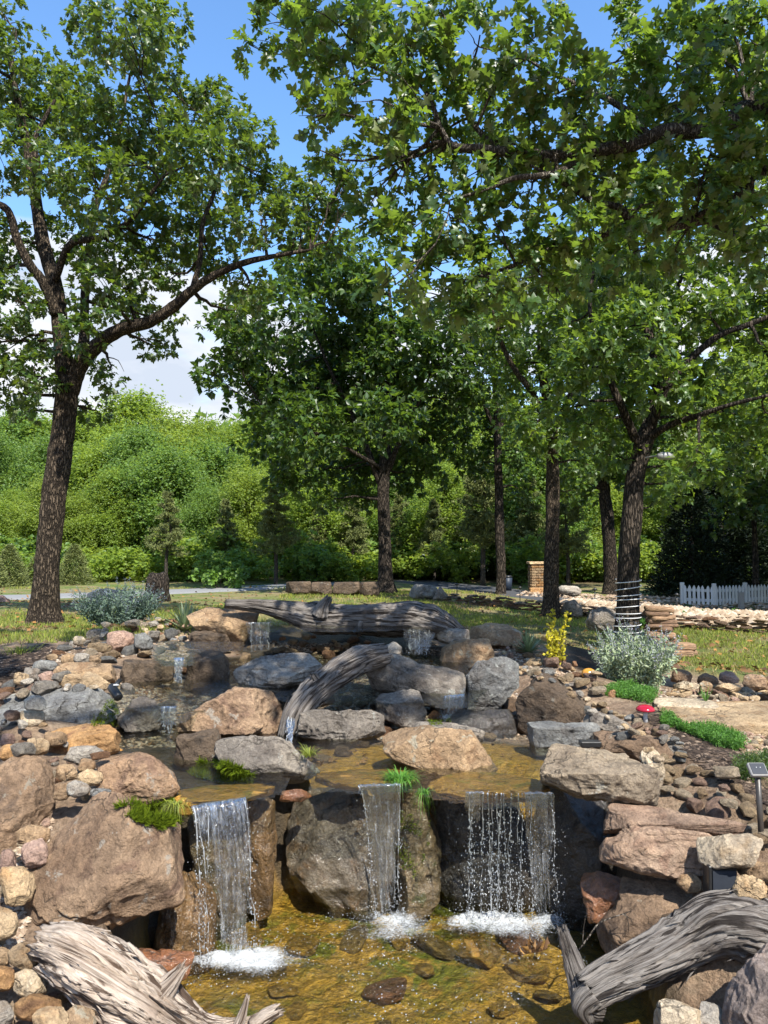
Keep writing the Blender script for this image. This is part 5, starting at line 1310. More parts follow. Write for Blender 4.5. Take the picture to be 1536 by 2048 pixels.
def mat_foam():
    t = NT("white_water_foam"); v = t.coord(False)
    vo = t.new("ShaderNodeTexVoronoi"); t.l.new(v, vo.inputs["Vector"]); vo.inputs["Scale"].default_value = 120
    n = t.noise(v, 24, 10, .75, 1.6)
    a = t.new("ShaderNodeVertexColor", layer_name="foam"); sp = t.new("ShaderNodeSeparateColor"); t.l.new(a.outputs[0], sp.inputs[0])
    f = t.rng(t.math('ADD', t.math('SUBTRACT', t.math('MULTIPLY', n, 1.2), t.math('MULTIPLY', vo.outputs["Distance"], .25)), t.math('SUBTRACT', sp.outputs[0], .62)), .20, .92, 0, .85)
    d = t.bsdf((.62, .65, .67, 1), .5, t.bump(n, .8, .02), .4)
    tr = t.new("ShaderNodeBsdfTransparent")
    m = t.new("ShaderNodeMixShader"); t.l.new(f, m.inputs[0]); t.l.new(tr.outputs[0], m.inputs[1]); t.l.new(d, m.inputs[2])
    return t.done(m.outputs[0])
M['foam'] = mat_foam()
ICO1 = ico(1)
def drops_mesh(pos, size, stretch, rs):
    v, f = ICO1
    k = len(pos)
    s = np.stack([size, size, size * stretch], -1)
    out = pos[:, None] + v[None] * s[:, None] * rs.uniform(.8, 1.2, (k, 1, 3))
    return out.reshape(-1, 3), (f[None] + (np.arange(k) * len(v))[:, None, None]).reshape(-1, 3)
def fall(label, a, b, da, db, zt, zb, foot_l, foot_r, out, streams, n_drop, seed, foam=None, sheet=True, dens=1.0):
    """a,b: px of the lip ends; streams: list of (fraction across at top, at bottom, width m)"""
    rs = np.random.RandomState(seed)
    A, B = P(*a, da), P(*b, db)
    A[2] = B[2] = zt
    root = empty("waterfall", ((A[0] + B[0]) / 2, (A[1] + B[1]) / 2, zb), label, "waterfall")
    FA, FB = PZ(*foot_l, zb), PZ(*foot_r, zb)
    def pt(u, t):
        top = A + (B - A) * u; bot = FA + (FB - FA) * u
        s = t ** .5                            # horizontal travel runs ahead of the drop
        q = np.stack([top[..., 0] + (bot[..., 0] - top[..., 0]) * s, top[..., 1] + (bot[..., 1] - top[..., 1]) * s, zt + (zb - zt) * t], -1)
        return q
    NU, NV = 40, 46
    mb = []
    if sheet:
        for u0, u1, *rest in sheet:
            solid = rest[0] if rest else .6
            uu, tt = np.meshgrid(np.linspace(u0, u1, NU), np.linspace(0, 1, NV), indexing='ij')
            w = .5 + (uu - .5) * (1 - .12 * tt)
            q = pt((u0 + (u1 - u0) * (uu - u0) / (u1 - u0))[..., None], tt)
            q[..., 1] += .018 * vnoise(np.stack([uu * 14, tt * 1.5, uu * 0 + seed], -1)) * (.3 + tt) + .006 * vnoise(np.stack([uu * 40, tt * 5, uu * 0], -1))
            q[..., 0] += .006 * vnoise(np.stack([uu * 8, tt * 4, uu * 0 + 3], -1)) * tt
            # the sheet rolls over the lip
            back = q[:, :1].copy(); back[..., 1] += .035; back[..., 2] -= .004
            q = np.concatenate([back, q], 1); nv = NV + 1
            i = np.arange(NU - 1)[:, None] * nv; j = np.arange(nv - 1)[None]
            f = np.stack([i + j, i + nv + j, i + nv + j + 1, i + j + 1], -1).reshape(-1, 4)
            width = np.linalg.norm(B - A) * abs(u1 - u0)
            uvx = (uu - u0) * np.linalg.norm(B - A) / .25 + seed; uvy = tt * (zt - zb) / .25
            uv = np.stack([np.concatenate([uvx[:, :1], uvx], 1), np.concatenate([uvy[:, :1] - .3, uvy], 1)], -1).reshape(-1, 2)
            wsh = add("water_sheet", q.reshape(-1, 3), f, M['fall'], parent=root, uv=uv)
            un = (uu - u0) / (u1 - u0)
            body = .75 - .55 * tt ** 1.2 * solid + .35 * (1 - tt) - .75 * np.abs(2 * un - 1) ** 3 * (.25 + tt)
            if solid > 1: body = body - .16 - .40 * np.clip(tt * 3, 0, 1)
            body = np.concatenate([body[:, :1], body], 1).reshape(-1)
            bc = np.zeros((len(body), 4)); bc[:, 0] = body; bc[:, 3] = 1
            vcol(wsh.data, "body", bc)
    mbs = MB(); DP, DS, DT = [], [], []
    for (u0, u1, wd) in streams:
        k = 80
        t = np.linspace(0, 1, k) ** .8
        u = u0 + (u1 - u0) * t
        q = pt(u[:, None], t) + np.stack([(.003 + .014 * t) * vnoise(np.stack([t * 7, t * 0 + u0 * 90, t * 0 + seed], -1)), .004 * vnoise(np.stack([t * 9, t * 0 + u0 * 70, t * 0], -1)) - .006 + 0 * t, 0 * t], -1)
        bead = vnoise(np.stack([t * 34, t * 0 + u0 * 50, t * 0], -1))
        r = wd * np.clip(.55 + .5 * bead * (.4 + t) + .35 * vnoise(np.stack([t * 7, t * 0 + u0 * 30, t * 0], -1)) - .45 * t, 0, 1)
        v, f = tube_vf(q, np.clip(r, .0002, None), 6, True); mbs.add(v, *f)
        m = int(26 * dens)
        tt = rs.rand(m) ** .7; uu = u0 + (u1 - u0) * tt
        DP.append(pt(uu[:, None], tt) + rs.normal(size=(m, 3)) * (.004 + .011 * tt[:, None]) + [0, -.01, 0]); DS.append(rs.uniform(.0012, .0034, m)); DT.append(rs.uniform(1.0, 2.6, m))
    m = n_drop
    uu = rs.uniform(-.12, 1.12, m); tt = rs.rand(m) ** .55
    DP.append(pt(uu[:, None], tt) + rs.normal(size=(m, 3)) * .022); DS.append(rs.uniform(.0008, .0026, m)); DT.append(rs.uniform(.9, 1.8, m))
    # splash crown at the foot
    if foam:
        m = int(n_drop * .7); uu = rs.uniform(-.3, 1.3, m)
        b = FA + (FB - FA) * uu[:, None]; b[:, 2] = zb
        hgt = rs.exponential(.035, m)
        DP.append(b + np.stack([rs.normal(size=m) * .08, rs.normal(size=m) * .09 - .03, hgt + .004], -1)); DS.append(rs.uniform(.0007, .0022, m)); DT.append(np.ones(m))
    if streams:
        v, f = mbs.get(); tag(add("water_strand", v, f, M['drop'], parent=root), kind="stuff")
    DP, DS, DT = np.concatenate(DP), np.concatenate(DS), np.concatenate(DT)
    ok = DP[:, 2] > zb; DP, DS, DT = DP[ok], DS[ok], DT[ok]
    v, f = drops_mesh(DP, DS, DT, rs); tag(add("droplets", v, f, M['drop'], parent=root), kind="stuff")
    if foam:
        cx, cy, rx, ry = foam
        n = 90
        U, V = np.meshgrid(np.linspace(-1, 1, n), np.linspace(-1, 1, n), indexing='ij')
        c = PZ(cx, cy, zb)
        X = c[0] + U * rx; Y = c[1] + V * ry
        rr = np.hypot(U, V) + .28 * fbm(np.stack([X * 6, Y * 6, X * 0 + seed], -1), 3, 7)
        mask = 1 - sstep(.12, .92, rr)
        # boils highest where the water lands
        fl = np.clip(((np.stack([X, Y], -1) - FA[:2]) @ (FB - FA)[:2]) / ((FB - FA)[:2] @ (FB - FA)[:2]), 0, 1)
        foot = FA[:2] + (FB - FA)[:2] * fl[..., None]
        near = np.exp(-((X - foot[..., 0]) ** 2 + (Y - foot[..., 1] + .05 * fbm(np.stack([X * 7, Y * 2, X * 0 + seed], -1), 3, 15)) ** 2) / (.007 * (1 + .9 * fbm(np.stack([X * 5, Y * 5, X * 0 + seed], -1), 3, 16))))
        mask = np.clip(mask * .62 + near * (.42 + .5 * fbm(np.stack([X * 9, Y * 9, X * 0], -1), 3, 13)), 0, 1)
        nz = fbm(np.stack([X * 22, Y * 22, X * 0], -1), 4, 11)
        Z = zb + .012 + mask * (.008 + .008 * nz) + near * (.010 + .022 * np.clip(nz + .1, 0, None))
        v = np.stack([X, Y, Z], -1).reshape(-1, 3)
        i = np.arange(n - 1)[:, None] * n; j = np.arange(n - 1)[None]
        f = np.stack([i + j, i + n + j, i + n + j + 1, i + j + 1], -1).reshape(-1, 4)
        keep = mask.reshape(-1)[f].max(1) > .04
        fo = add("foam", v, f[keep], M['foam'], parent=root); fo["kind"] = "stuff"
        col = np.zeros((len(v), 4)); col[:, 0] = mask.ravel(); col[:, 3] = 1
        vcol(fo.data, "foam", col)
    return root
fall("broad left waterfall dropping past the golden brown stone", (385, 1602), (490, 1592), 3.20, 3.30, W1 + .012, 0, (398, 1935), (512, 1918), 0, [(.02,.05,.006),(.08,.20,.004),(.26,.08,.003),(.97,.99,.003)], 420, 1, foam=(500, 1928, .44, .22), sheet=[(.30, 1.0, .5), (-.02, .42, 1.4)], dens=2)
fall("middle waterfall falling in one narrow clear curtain", (716, 1577), (802, 1572), 3.47, 3.49, W1 + .012, 0, (745, 1838), (800, 1836), 0, [(.02,.04,.004),(.98,.95,.004)], 420, 2, foam=(795, 1862, .34, .22), sheet=[(0, 1.0, .7)], dens=2)
fall("right waterfall breaking into several thin streams and drops", (935, 1600), (1104, 1596), 3.38, 3.36, W1 + .012, 0, (930, 1848), (1112, 1846), 0, [(.03,.07,.005),(.06,.03,.003),(.19,.16,.004),(.24,.31,.005),(.30,.28,.003),(.35,.38,.004),(.60,.58,.004),(.65,.62,.003),(.40,.34,.005),(.42,.50,.003),(.52,.46,.005),(.74,.74,.003),(.99,1.0,.004)], 620, 3, foam=(1015, 1862, .46, .20), sheet=[(.68, 1.02, .7), (-.02, .2, 1.6)], dens=2.6)
fall("small spring waterfall at the left end of the fallen log", (492, 1246), (542, 1246), 6.75, 6.75, W3 + .01, W2 + .0, (495, 1306), (540, 1306), 0, [(.2,.2,.006),(.9,.9,.006),(.55,.6,.006)], 50, 4, sheet=[(0, 1)])
fall("tiny spill beside the dark flat ledge stone", (348, 1328), (368, 1328), 5.35, 5.35, .945, .78, (350, 1366), (364, 1366), 0, [(.3,.3,.005),(.8,.7,.005)], 25, 5, sheet=[(0, 1)])
fall("small white spill between the angular grey boulder and the pale crowned one", (888, 1408), (930, 1404), 4.78, 4.85, W2 + .012, W1, (880, 1442), (926, 1442), 0, [(.1,.0,.006),(.4,.3,.007),(.7,.6,.006),(.9,.9,.006)], 140, 6, foam=(900, 1444, .12, .08), sheet=[(0, 1)])
fall("spill under the foot of the leaning log", (574, 1458), (590, 1457), 4.48, 4.48, W2 - .04, W1, (572, 1486), (588, 1486), 0, [(.2,.2,.006),(.6,.6,.006)], 40, 7, sheet=[(0, 1)])
fall("small cascade in the left stream between two boulders", (322, 1440), (352, 1440), 4.5, 4.5, W2 + .005, W1, (322, 1466), (350, 1466), 0, [(.2,.2,.006),(.6,.6,.006)], 40, 8, sheet=[(0, 1)])
fall("shaded spill at the right end of the fallen log", (808, 1268), (872, 1270), 6.5, 6.5, W3 - .02, W2 + .03, (806, 1308), (868, 1310), 0, [(.2,.2,.006),(.5,.5,.006),(.8,.8,.006)], 40, 9, sheet=[(0, 1)])

rsb = np.random.RandomState(91)
bp = np.stack([rsb.uniform(-.8, .95, 1500), rsb.uniform(2.5, 3.6, 1500), np.full(1500, .008)], -1)  # bubble-like drops strewn over the pool stand in for its sparkle
bp = bp[(dist_poly(bp[:, 0], bp[:, 1], POOL) < -.08) & (fbm(bp * 3.2, 3, 8) > -.02)]
v, f = drops_mesh(bp, rsb.uniform(.0012, .0038, len(bp)), np.full(len(bp), .7), rsb)
tag(add("sparkles", v, f, M['drop']), "small bubbles added on the pool as glinting drops", None, None, "stuff")
# stones lying in the amber pool
rsp = np.random.RandomState(40)
PEB = []
for i in range(8):
    n, f = ico(4)
    e = .62
    p = np.sign(n) * np.abs(n) ** e * np.array([1, rsp.uniform(.65, .9), rsp.uniform(.45, .7)])
    off = rsp.uniform(0, 50, 3)
    for _ in range(9):
        nn = nrm(rsp.normal(size=3)); s = p @ nn; h = s.max() * rsp.uniform(.62, .9); p = p - nn * (np.clip(s - h, 0, None) * .92)[:, None]
    p = p + n * (.07 * fbm(p * 1.6 + off, 2, i) + .05 * ridged(p * 3.5 + off, 2, i))[:, None]
    PEB.append((p, f))
def tone(nm, col, **k): return mat_rock(nm, tuple(np.array(col) * .86), tuple(np.array(col) * 1.12), tuple(np.array(col) * np.array([.68, .62, .55])), grit=.6, scale=2.2, **k)
TONES = {"tan": tone("tan_cobble", (.46, .345, .22)), "buff": tone("buff_cobble", (.58, .455, .30)), "cream": tone("cream_cobble", (.64, .55, .42)), "rust": tone("rust_cobble", (.36, .21, .125)),
         "pinkish": tone("pink_cobble", (.46, .325, .26)), "pale grey": tone("pale_grey_cobble", (.45, .43, .395)), "dark grey": tone("dark_grey_cobble", (.24, .225, .205)), "brown": tone("brown_cobble", (.27, .19, .13)), "blue grey": tone("blue_grey_cobble", (.30, .315, .32))}
PEBME = {t: [make_mesh("cobble", p, f, m) for p, f in PEB] for t, m in TONES.items()}
M["subgold"] = mat_rock("golden_underwater_stone", (.30, .19, .05), (.44, .30, .10), (.18, .13, .03), rough=.4)
M["subolive"] = mat_rock("olive_underwater_stone", (.20, .17, .05), (.32, .26, .09), (.12, .14, .02), rough=.4)
SUBM = {"amber": M['wetamber'], "gold": M['subgold'], "rust": M['wetrust'], "olive": M['subolive']}
SUBME = {t: [make_mesh("pool_stone", p, f, m) for p, f in PEB] for t, m in SUBM.items()}
COB = []      # (object, tone word, shape word, x, y, region)
placed = []
k = 0
while k < 22:
    q = np.array([rsp.uniform(-.75, .95), rsp.uniform(2.55, 3.5)])
    if dist_poly(q[:1], q[1:], POOL)[0] > -.1: continue
    if q[0] < .0 and q[1] < 3.2 and rsp.rand() < .7: continue
    r = rsp.uniform(.05, .13)
    if any(np.hypot(*(q - p[0])) < (r + p[1]) * .8 for p in placed): continue
    placed.append((q, r)); tn = rsp.choice(list(SUBM), p=[.5, .38, .07, .05]); 
    o = link("pool_stone", SUBME[tn][k % 8], None, (q[0], q[1], -.06 + r * .12)); o.scale = (r, r, min(.055, r * rsp.uniform(.3, .5))); o.rotation_euler = (rsp.uniform(-.3, .3), rsp.uniform(-.3, .3), rsp.uniform(0, 6))
    COB.append((o, tn + " coloured", "stone under the water", q[0], q[1], "stones lying in the pool")); k += 1
# ================================================================== DRIFTWOOD
def mat_wood(name, light, mid, dark, L=1.0):
    """weathered wood: grain runs along V of the UV map (metres)"""
    t = NT(name); v = t.coord(False, (1, 1, 1), "UV")
    mp = t.new("ShaderNodeMapping"); t.l.new(v, mp.inputs["Vector"]); mp.inputs["Scale"].default_value = (85, 5, 1)
    n = t.noise(mp.outputs[0], 1.0, 7, .65, 1.2)
    mp2 = t.new("ShaderNodeMapping"); t.l.new(v, mp2.inputs["Vector"]); mp2.inputs["Scale"].default_value = (26, 2.2, 1)
    n2 = t.noise(mp2.outputs[0], 1.0, 6, .6, 1.8)
    o = t.coord(False); n3 = t.noise(o, 5, 6, .6)
    col = t.mix(t.rng(n, .35, .62), (*mid, 1), (*light, 1))
    col = t.mix(t.rng(n2, .49, .41), col, (*dark, 1))
    col = t.mix(t.rng(n3, .54, .68, 0, .75), col, (*mid, 1))
    h = t.math('ADD', t.math('MULTIPLY', n, .6), t.math('MULTIPLY', n2, 1.0))
    return t.done(t.bsdf(col, .85, t.bump(h, 1.0, .02), .2))
M['wood_pale'] = mat_wood("bleached_driftwood", (.46, .385, .315), (.27, .205, .155), (.07, .046, .032))
M['wood_grey'] = mat_wood("grey_driftwood", (.225, .203, .180), (.105, .088, .076), (.024, .019, .016))
M['wood_dark'] = mat_wood("dark_grey_driftwood", (.30, .275, .25), (.12, .105, .095), (.022, .019, .017))
def log_vf(pts, rad, seed, NS=72, step=.012, rag=(.0, .0), groove=.10, lump=.16, plate=.035, cracks=16, knots=4):
    p, r = resample(pts, rad, step)
    t, n, b = frames(p)
    m = len(p); a = np.arange(NS) / NS * 2 * np.pi
    s = np.concatenate([[0], np.cumsum(np.linalg.norm(np.diff(p, axis=0), axis=1))])
    R0 = float(np.max(rad))
    A, S = np.meshgrid(a, s, indexing='xy')
    tw = S / R0 * .07
    cx, cy = np.cos(A + tw), np.sin(A + tw)
    q1 = np.stack([cx * 1.1, cy * 1.1, S / R0 * .35 + seed], -1)
    q2 = np.stack([cx * 4.2, cy * 4.2, S / R0 * .30 + seed], -1)
    q3 = np.stack([cx * 9, cy * 9, S / R0 * .8 + seed], -1)
    wob = .5 * fbm(np.stack([cx, cy, S / R0 * .9 + seed], -1), 2, seed + 4)[..., None]
    d = lump * fbm(q1, 3, seed) + groove * .22 * ridged(q2 * 1.3 + wob, 2, seed + 3) - groove * .8 * sstep(.80, .97, ridged(q2 * .9 + wob, 1, seed + 8)) + groove * .40 * ridged(q3 * np.array([1.5, 1.5, .4]) + wob, 2, seed + 5)
    rc = np.random.RandomState(seed + 77)
    Ltot = s[-1]
    for _ in range(cracks):
        a0 = rc.uniform(0, 6.28); s0 = rc.uniform(-.1, .85) * Ltot; ln = rc.uniform(.12, .5) * Ltot; w = rc.uniform(.035, .075) * 72 / NS * 1.3
        ac = a0 + .35 * np.sin(S / R0 * rc.uniform(.3, .9) + rc.uniform(0, 6)) * rc.uniform(.3, 1)
        da = (A - ac + np.pi) % (2 * np.pi) - np.pi
        win = sstep(s0, s0 + ln * .25, S) * (1 - sstep(s0 + ln * .7, s0 + ln, S))
        d = d - rc.uniform(.10, .26) * np.exp(-(da / w) ** 2) * win + .03 * np.exp(-((np.abs(da) - w * 1.6) / w) ** 2) * win
    for _ in range(knots):
        a0 = rc.uniform(0, 6.28); s0 = rc.uniform(.08, .92) * Ltot
        da = ((A - a0 + np.pi) % (2 * np.pi) - np.pi); ds = (S - s0) / R0
        rr2 = np.sqrt(da ** 2 + ds ** 2 * .6)
        d = d + .20 * np.exp(-(rr2 / .38) ** 2) - .30 * np.exp(-(rr2 / .13) ** 2) + .025 * np.cos(rr2 * 22) * np.exp(-(rr2 / .5) ** 2)
    pl = 2.6 * fbm(np.stack([cx * 3.4, cy * 3.4, S / R0 * .22 + seed * 3], -1) + wob * .3, 3, seed + 40)
    d = d + plate * (np.floor(pl * 2.2) / 2.2)
    rr = r[:, None] * (1 + d)
    # ragged ends: each fibre stops at its own length
    ext = np.zeros((m, NS))
    for end, amt in ((0, rag[0]), (1, rag[1])):
        if amt > 0:
            w = np.exp(-(s if end == 0 else s[-1] - s) / (amt * .8))
            fib = np.clip(.5 + .8 * ridged(np.stack([np.cos(a) * 4, np.sin(a) * 4, a * 0 + seed + end], -1), 2, seed) + .6 * vnoise(np.stack([np.cos(a) * 12, np.sin(a) * 12, a * 0], -1), seed), -.2, 1.3)
            ext += (w[:, None] * fib[None]) * amt * (-1 if end == 0 else 1)
    ring = n[:, None] * np.cos(a)[None, :, None] + b[:, None] * np.sin(a)[None, :, None]
    v = p[:, None] + ring * rr[..., None] + t[:, None] * ext[..., None]
    uv = np.stack([A * R0, S + ext], -1)
    i = np.arange(m - 1)[:, None] * NS; j = np.arange(NS)[None]; j2 = (j + 1) % NS
    f = np.stack([i + j, i + j2, i + NS + j2, i + NS + j], -1).reshape(-1, 4)
    V = v.reshape(-1, 3); UV = uv.reshape(-1, 2)
    F = [f]; tri = []
    for end in (0, 1):      # ends sink inwards: rotten hearts
        e = 0 if end == 0 else (m - 1) * NS
        deep = R0 * .55
        c = p[0 if end == 0 else -1] + t[0 if end == 0 else -1] * (deep if end == 0 else -deep)
        ins = V[e:e + NS] * .45 + c * .55
        o = len(V); V = np.vstack([V, ins, c]); UV = np.vstack([UV, UV[e:e + NS] + [0, .03], [[0, 0]]])
        jj = np.arange(NS); kk = (jj + 1) % NS
        q = np.stack([e + kk, e + jj, o + jj, o + kk], -1) if end == 0 else np.stack([e + jj, e + kk, o + kk, o + jj], -1)
        F.append(q); tri.append(np.stack([o + kk, o + jj, np.full(NS, o + NS)], -1) if end == 0 else np.stack([o + jj, o + kk, np.full(NS, o + NS)], -1))
    F.append(np.concatenate(tri))
    return V, F, UV
def wood(name, label, pts, rad, seed, mat, branches=(), shards=0, **k):
    pts = np.array([P(*q) for q in pts])
    root = empty(name, pts.mean(0), label, "log")
    V, Fs, UV = log_vf(pts, rad, seed, **k)
    add("log_body", V, Fs, mat, parent=root, uv=UV); collide(V, Fs, 900 + seed)
    for i, (bp, br, rg) in enumerate(branches):
        bp = np.array([P(*q) for q in bp])
        v, f, uv = log_vf(bp, br, seed + 20 + i, NS=40, step=.01, rag=rg, groove=.12, lump=.2)
        add("branch_stub", v, f, mat, parent=root, uv=uv)
    if shards:
        rs = np.random.RandomState(seed + 5)
        p, r = resample(pts, rad, .02); t, n, b = frames(p)
        mb = MB(); uvs = []
        for _ in range(shards):
            i = rs.randint(2, len(p) - 3); a = rs.uniform(0, 6.28)
            c = p[i] + (n[i] * math.cos(a) + b[i] * math.sin(a)) * r[i] * 1.0
            out = n[i] * math.cos(a) + b[i] * math.sin(a)
            Ls = r[i] * rs.uniform(.4, 1.3); w = r[i] * rs.uniform(.02, .055)
            dr = t[i] * rs.choice([-1, 1]) + out * rs.uniform(.05, .4); dr /= np.linalg.norm(dr)
            q = np.stack([c - dr * Ls * .4, c, c + dr * Ls * .35 + out * Ls * .02, c + dr * Ls * .6 + out * Ls * .05])
            v, f = tube_vf(q, [w * .5, w, w * .7, .001], 5, True); mb.add(v, *f); uvs.append(np.stack([v @ n[i], v @ t[i]], -1))
        v, f = mb.get()
        sp = add("splinters", v, f, mat, parent=root, uv=np.concatenate(uvs)); sp["kind"] = "stuff"
    return root
wood("fallen_log", "long grey fallen log lying across the top of the cascade", [(452,1207,6.75),(480,1209,6.75),(530,1214,6.75),(580,1224,6.75),(640,1237,6.72),(700,1238,6.7),(770,1238,6.7),(830,1240,6.65),(880,1250,6.6),(905,1262,6.6)],
     np.array([.042,.05,.064,.09,.125,.128,.142,.15,.125,.075]), 3, M['wood_grey'], NS=90, step=.016, rag=(.01, .10), groove=.13, lump=.22, shards=26,
     branches=[([(642,1230,6.66),(648,1212,6.64),(655,1200,6.62)], [.085,.06,.035], (0, .03)), ([(830,1232,6.6),(850,1222,6.58),(868,1222,6.56),(885,1232,6.54)], [.05,.055,.05,.03], (0, .05)), ([(720,1248,6.62),(715,1264,6.58)], [.06,.03], (0, .02))])
wood("leaning_log", "dark weathered log leaning diagonally between the middle boulders", [(582,1462,4.5),(592,1432,4.52),(612,1402,4.56),(642,1372,4.64),(680,1342,4.75),(720,1322,4.88),(765,1312,5.0)],
     np.array([.080,.088,.082,.080,.084,.088,.075]), 9, M['wood_grey'], NS=72, step=.010, rag=(.05, .02), groove=.14, lump=.2, shards=20,
     branches=[([(640,1372,4.6),(628,1352,4.58)], [.035,.02], (0, .02))])
wood("splintered_driftwood", "pale splintered driftwood lying by the pool's near bank", [(112,1905,2.52),(160,1920,2.47),(220,1952,2.44),(280,1992,2.44),(335,2030,2.46),(400,2062,2.5),(470,2064,2.54),(535,2042,2.58)],
     np.array([.075,.100,.108,.096,.074,.052,.040,.028]), 14, M['wood_pale'], NS=128, step=.007, rag=(.035, .02), groove=.26, lump=.30, plate=.12, cracks=44, knots=3, shards=60,
     branches=[([(318,1990,2.44),(345,1962,2.44),(362,1940,2.44)], [.04,.026,.014], (0, .025)),
               ([(475,2055,2.52),(488,2020,2.52),(494,1996,2.52)], [.018,.013,.008], (0, .01)), ([(505,2052,2.54),(530,2034,2.54),(553,2022,2.54)], [.026,.024,.02], (0, .02))])
wood("forked_driftwood", "grey driftwood with an upright fork end reaching into the pool", [(1180,1980,2.72),(1215,1960,2.74),(1260,1940,2.76),(1320,1912,2.78),(1380,1880,2.8),(1430,1850,2.8),(1490,1848,2.78),(1550,1868,2.76),(1620,1900,2.74)],
     np.array([.060,.070,.075,.080,.088,.102,.108,.095,.085]), 22, M['wood_grey'], NS=110, step=.009, rag=(.03, .02), groove=.13, lump=.24, cracks=34, knots=5, shards=30,
     branches=[([(1200,2000,2.74),(1176,1995,2.74),(1158,1955,2.76),(1142,1910,2.78),(1126,1862,2.8)], [.062,.058,.042,.030,.020], (0, .02)), ([(1190,1985,2.7),(1165,2010,2.7),(1175,2040,2.7)], [.05,.04,.02], (0, .02))])
# bare twig rising out of the water
mb = MB()
for pts, r0 in [([(1158,1900,2.95),(1180,1870,2.95),(1200,1845,2.96),(1240,1830,2.97),(1262,1822,2.98)], .004), ([(1165,1890,2.95),(1168,1850,2.95),(1172,1830,2.95)], .0025), ([(1250,1826,2.97),(1258,1850,2.97),(1256,1868,2.97)], .002), ([(1245,1828,2.97),(1262,1838,2.97),(1266,1850,2.97)], .002)]:
    v, f = tube_vf(*resample(np.array([P(*q) for q in pts]), np.linspace(r0, r0 * .4, len(pts)), .02), 6); mb.add(v, *f)
v, f = mb.get(); tag(add("bare_twig", v, f, M['wood_dark'] if False else M['barkgrey']), "bare forked twig sticking up beside the forked driftwood", "twig")

# flagstones of the gravel path
for lb, px, py, hx, hy, rz, m in [("broad flat cream flagstone crossed by thin cracks in the gravel path", 1505, 1432, .56, .30, .1, 'buff'), ("small cream flagstone beside the broad one near the feathery plant", 1372, 1418, .20, .13, -.3, 'cream')]:
    q = PZ(px, py, .66); q[2] = float(gz(q[0], q[1])) + .012
    n, f = ico(6); p = np.sign(n) * np.abs(n) ** np.array([.42, .42, .35]) * [hx, hy, .045]
    p *= 1 + .10 * fbm(n * 2.1 + px, 3, 5)[:, None] * np.array([1, 1, 0])
    p[:, 2] += .006 * fbm(p * 9, 3, 6) - .012 * sstep(.86, .97, ridged(p * [2.2, 5, 1] + px, 1, 9))
    c, s_ = math.cos(rz), math.sin(rz); p = np.stack([p[:, 0] * c - p[:, 1] * s_, p[:, 0] * s_ + p[:, 1] * c, p[:, 2]], -1)
    tag(add("flagstone", p + q, f, M[m], origin=q), lb, "flagstone"); collide(p + q, [f], 990)
# ================================================================== COBBLES
BVH, OWN = build_bvh()
CAMP = Vector((0, 0, CAM_H))
def hit(px, py):
    d = Vector(ray(px, py).tolist()).normalized()
    loc, nor, idx, dist = BVH.ray_cast(CAMP, d)
    if loc is None: return None
    return np.array(loc), np.array(nor), int(OWN[idx])
def drop(x, y, top=3.0):
    loc, nor, idx, dist = BVH.ray_cast(Vector((x, y, top)), Vector((0, 0, -1)))
    return None if loc is None else (np.array(loc), np.array(nor), int(OWN[idx]))
def inpoly(px, py, poly):
    return dist_poly(np.array([px], float), np.array([py], float), np.asarray(poly, float))[0] < 0
rsc = np.random.RandomState(77)
CPL = []     # placed cobbles (centre, radius)
def cobbles(poly, n, rmin, rmax, tones, region, tries=40, rocks=0.0, layers=1, flat=(.5, .85)):
    poly = np.array(poly, float); lo, hi = poly.min(0), poly.max(0); made = 0
    for _ in range(n * tries):
        if made >= n: break
        px, py = rsc.uniform(lo[0], hi[0]), rsc.uniform(lo[1], hi[1])
        if not inpoly(px, py, poly): continue
        h = hit(px, py)
        if h is None: continue
        q, nor, ow = h
        if ow and rsc.rand() >= rocks: continue
        if nor[2] < .25 and ow: continue
        r = rmin + (rmax - rmin) * rsc.rand() ** 1.6
        c = q + np.array([0, 0, r * .30])
        bad = False; up = 0
        for cc, cr in CPL:
            dd = math.hypot(cc[0] - c[0], cc[1] - c[1])
            if dd < (cr + r) * .86:
                if layers > 1 and dd > (cr + r) * .5 and up == 0 and rsc.rand() < .3: up = cr * .9; continue
                bad = True; break
        if bad: continue
        c[2] += up
        CPL.append((c, r))
        tn = tones[rsc.randint(len(tones))]
        fl = rsc.uniform(*flat)
        o = link("cobble", PEBME[tn][rsc.randint(8)], None, c)
        o.scale = (r * rsc.uniform(.95, 1.3), r * rsc.uniform(.8, 1.05), r * fl * 1.25)
        o.rotation_euler = (rsc.uniform(-.3, .3), rsc.uniform(-.3, .3), rsc.uniform(0, 6.28))
        size = "small" if r < rmin + (rmax - rmin) * .25 else ("large" if r > rmin + (rmax - rmin) * .6 else "middle sized")
        COB.append((o, size + " " + tn, "flat cobble" if fl < .6 else "rounded cobble", c[0], c[1], region)); made += 1
    return made
for r in RK:                                     # the hand placed stones take their room
    if r['o'].get('loose'): 
        e = r['v'].max(0) - r['v'].min(0); CPL.append((r['C'], e[:2].max() / 2))
W = ["tan", "buff", "buff", "pinkish", "cream", "cream", "buff", "rust"]; G = ["tan", "pale grey", "blue grey", "pinkish", "buff", "tan", "pale grey", "cream", "rust"]
cobbles([(1318,1545),(1400,1535),(1470,1580),(1540,1625),(1620,1680),(1600,1745),(1530,1725),(1480,1665),(1400,1622),(1325,1600)], 64, .034, .070, ["buff", "cream", "tan", "buff", "cream", "pinkish"], "cobbles in the sunny heap right of the oval boulder", layers=2)
cobbles([(100,1320),(130,1296),(200,1268),(235,1248),(300,1236),(390,1246),(380,1292),(300,1312),(240,1330),(110,1334)], 80, .045, .10, G, "cobbles of the pile behind the tan rectangular slab", layers=2, rocks=.0)
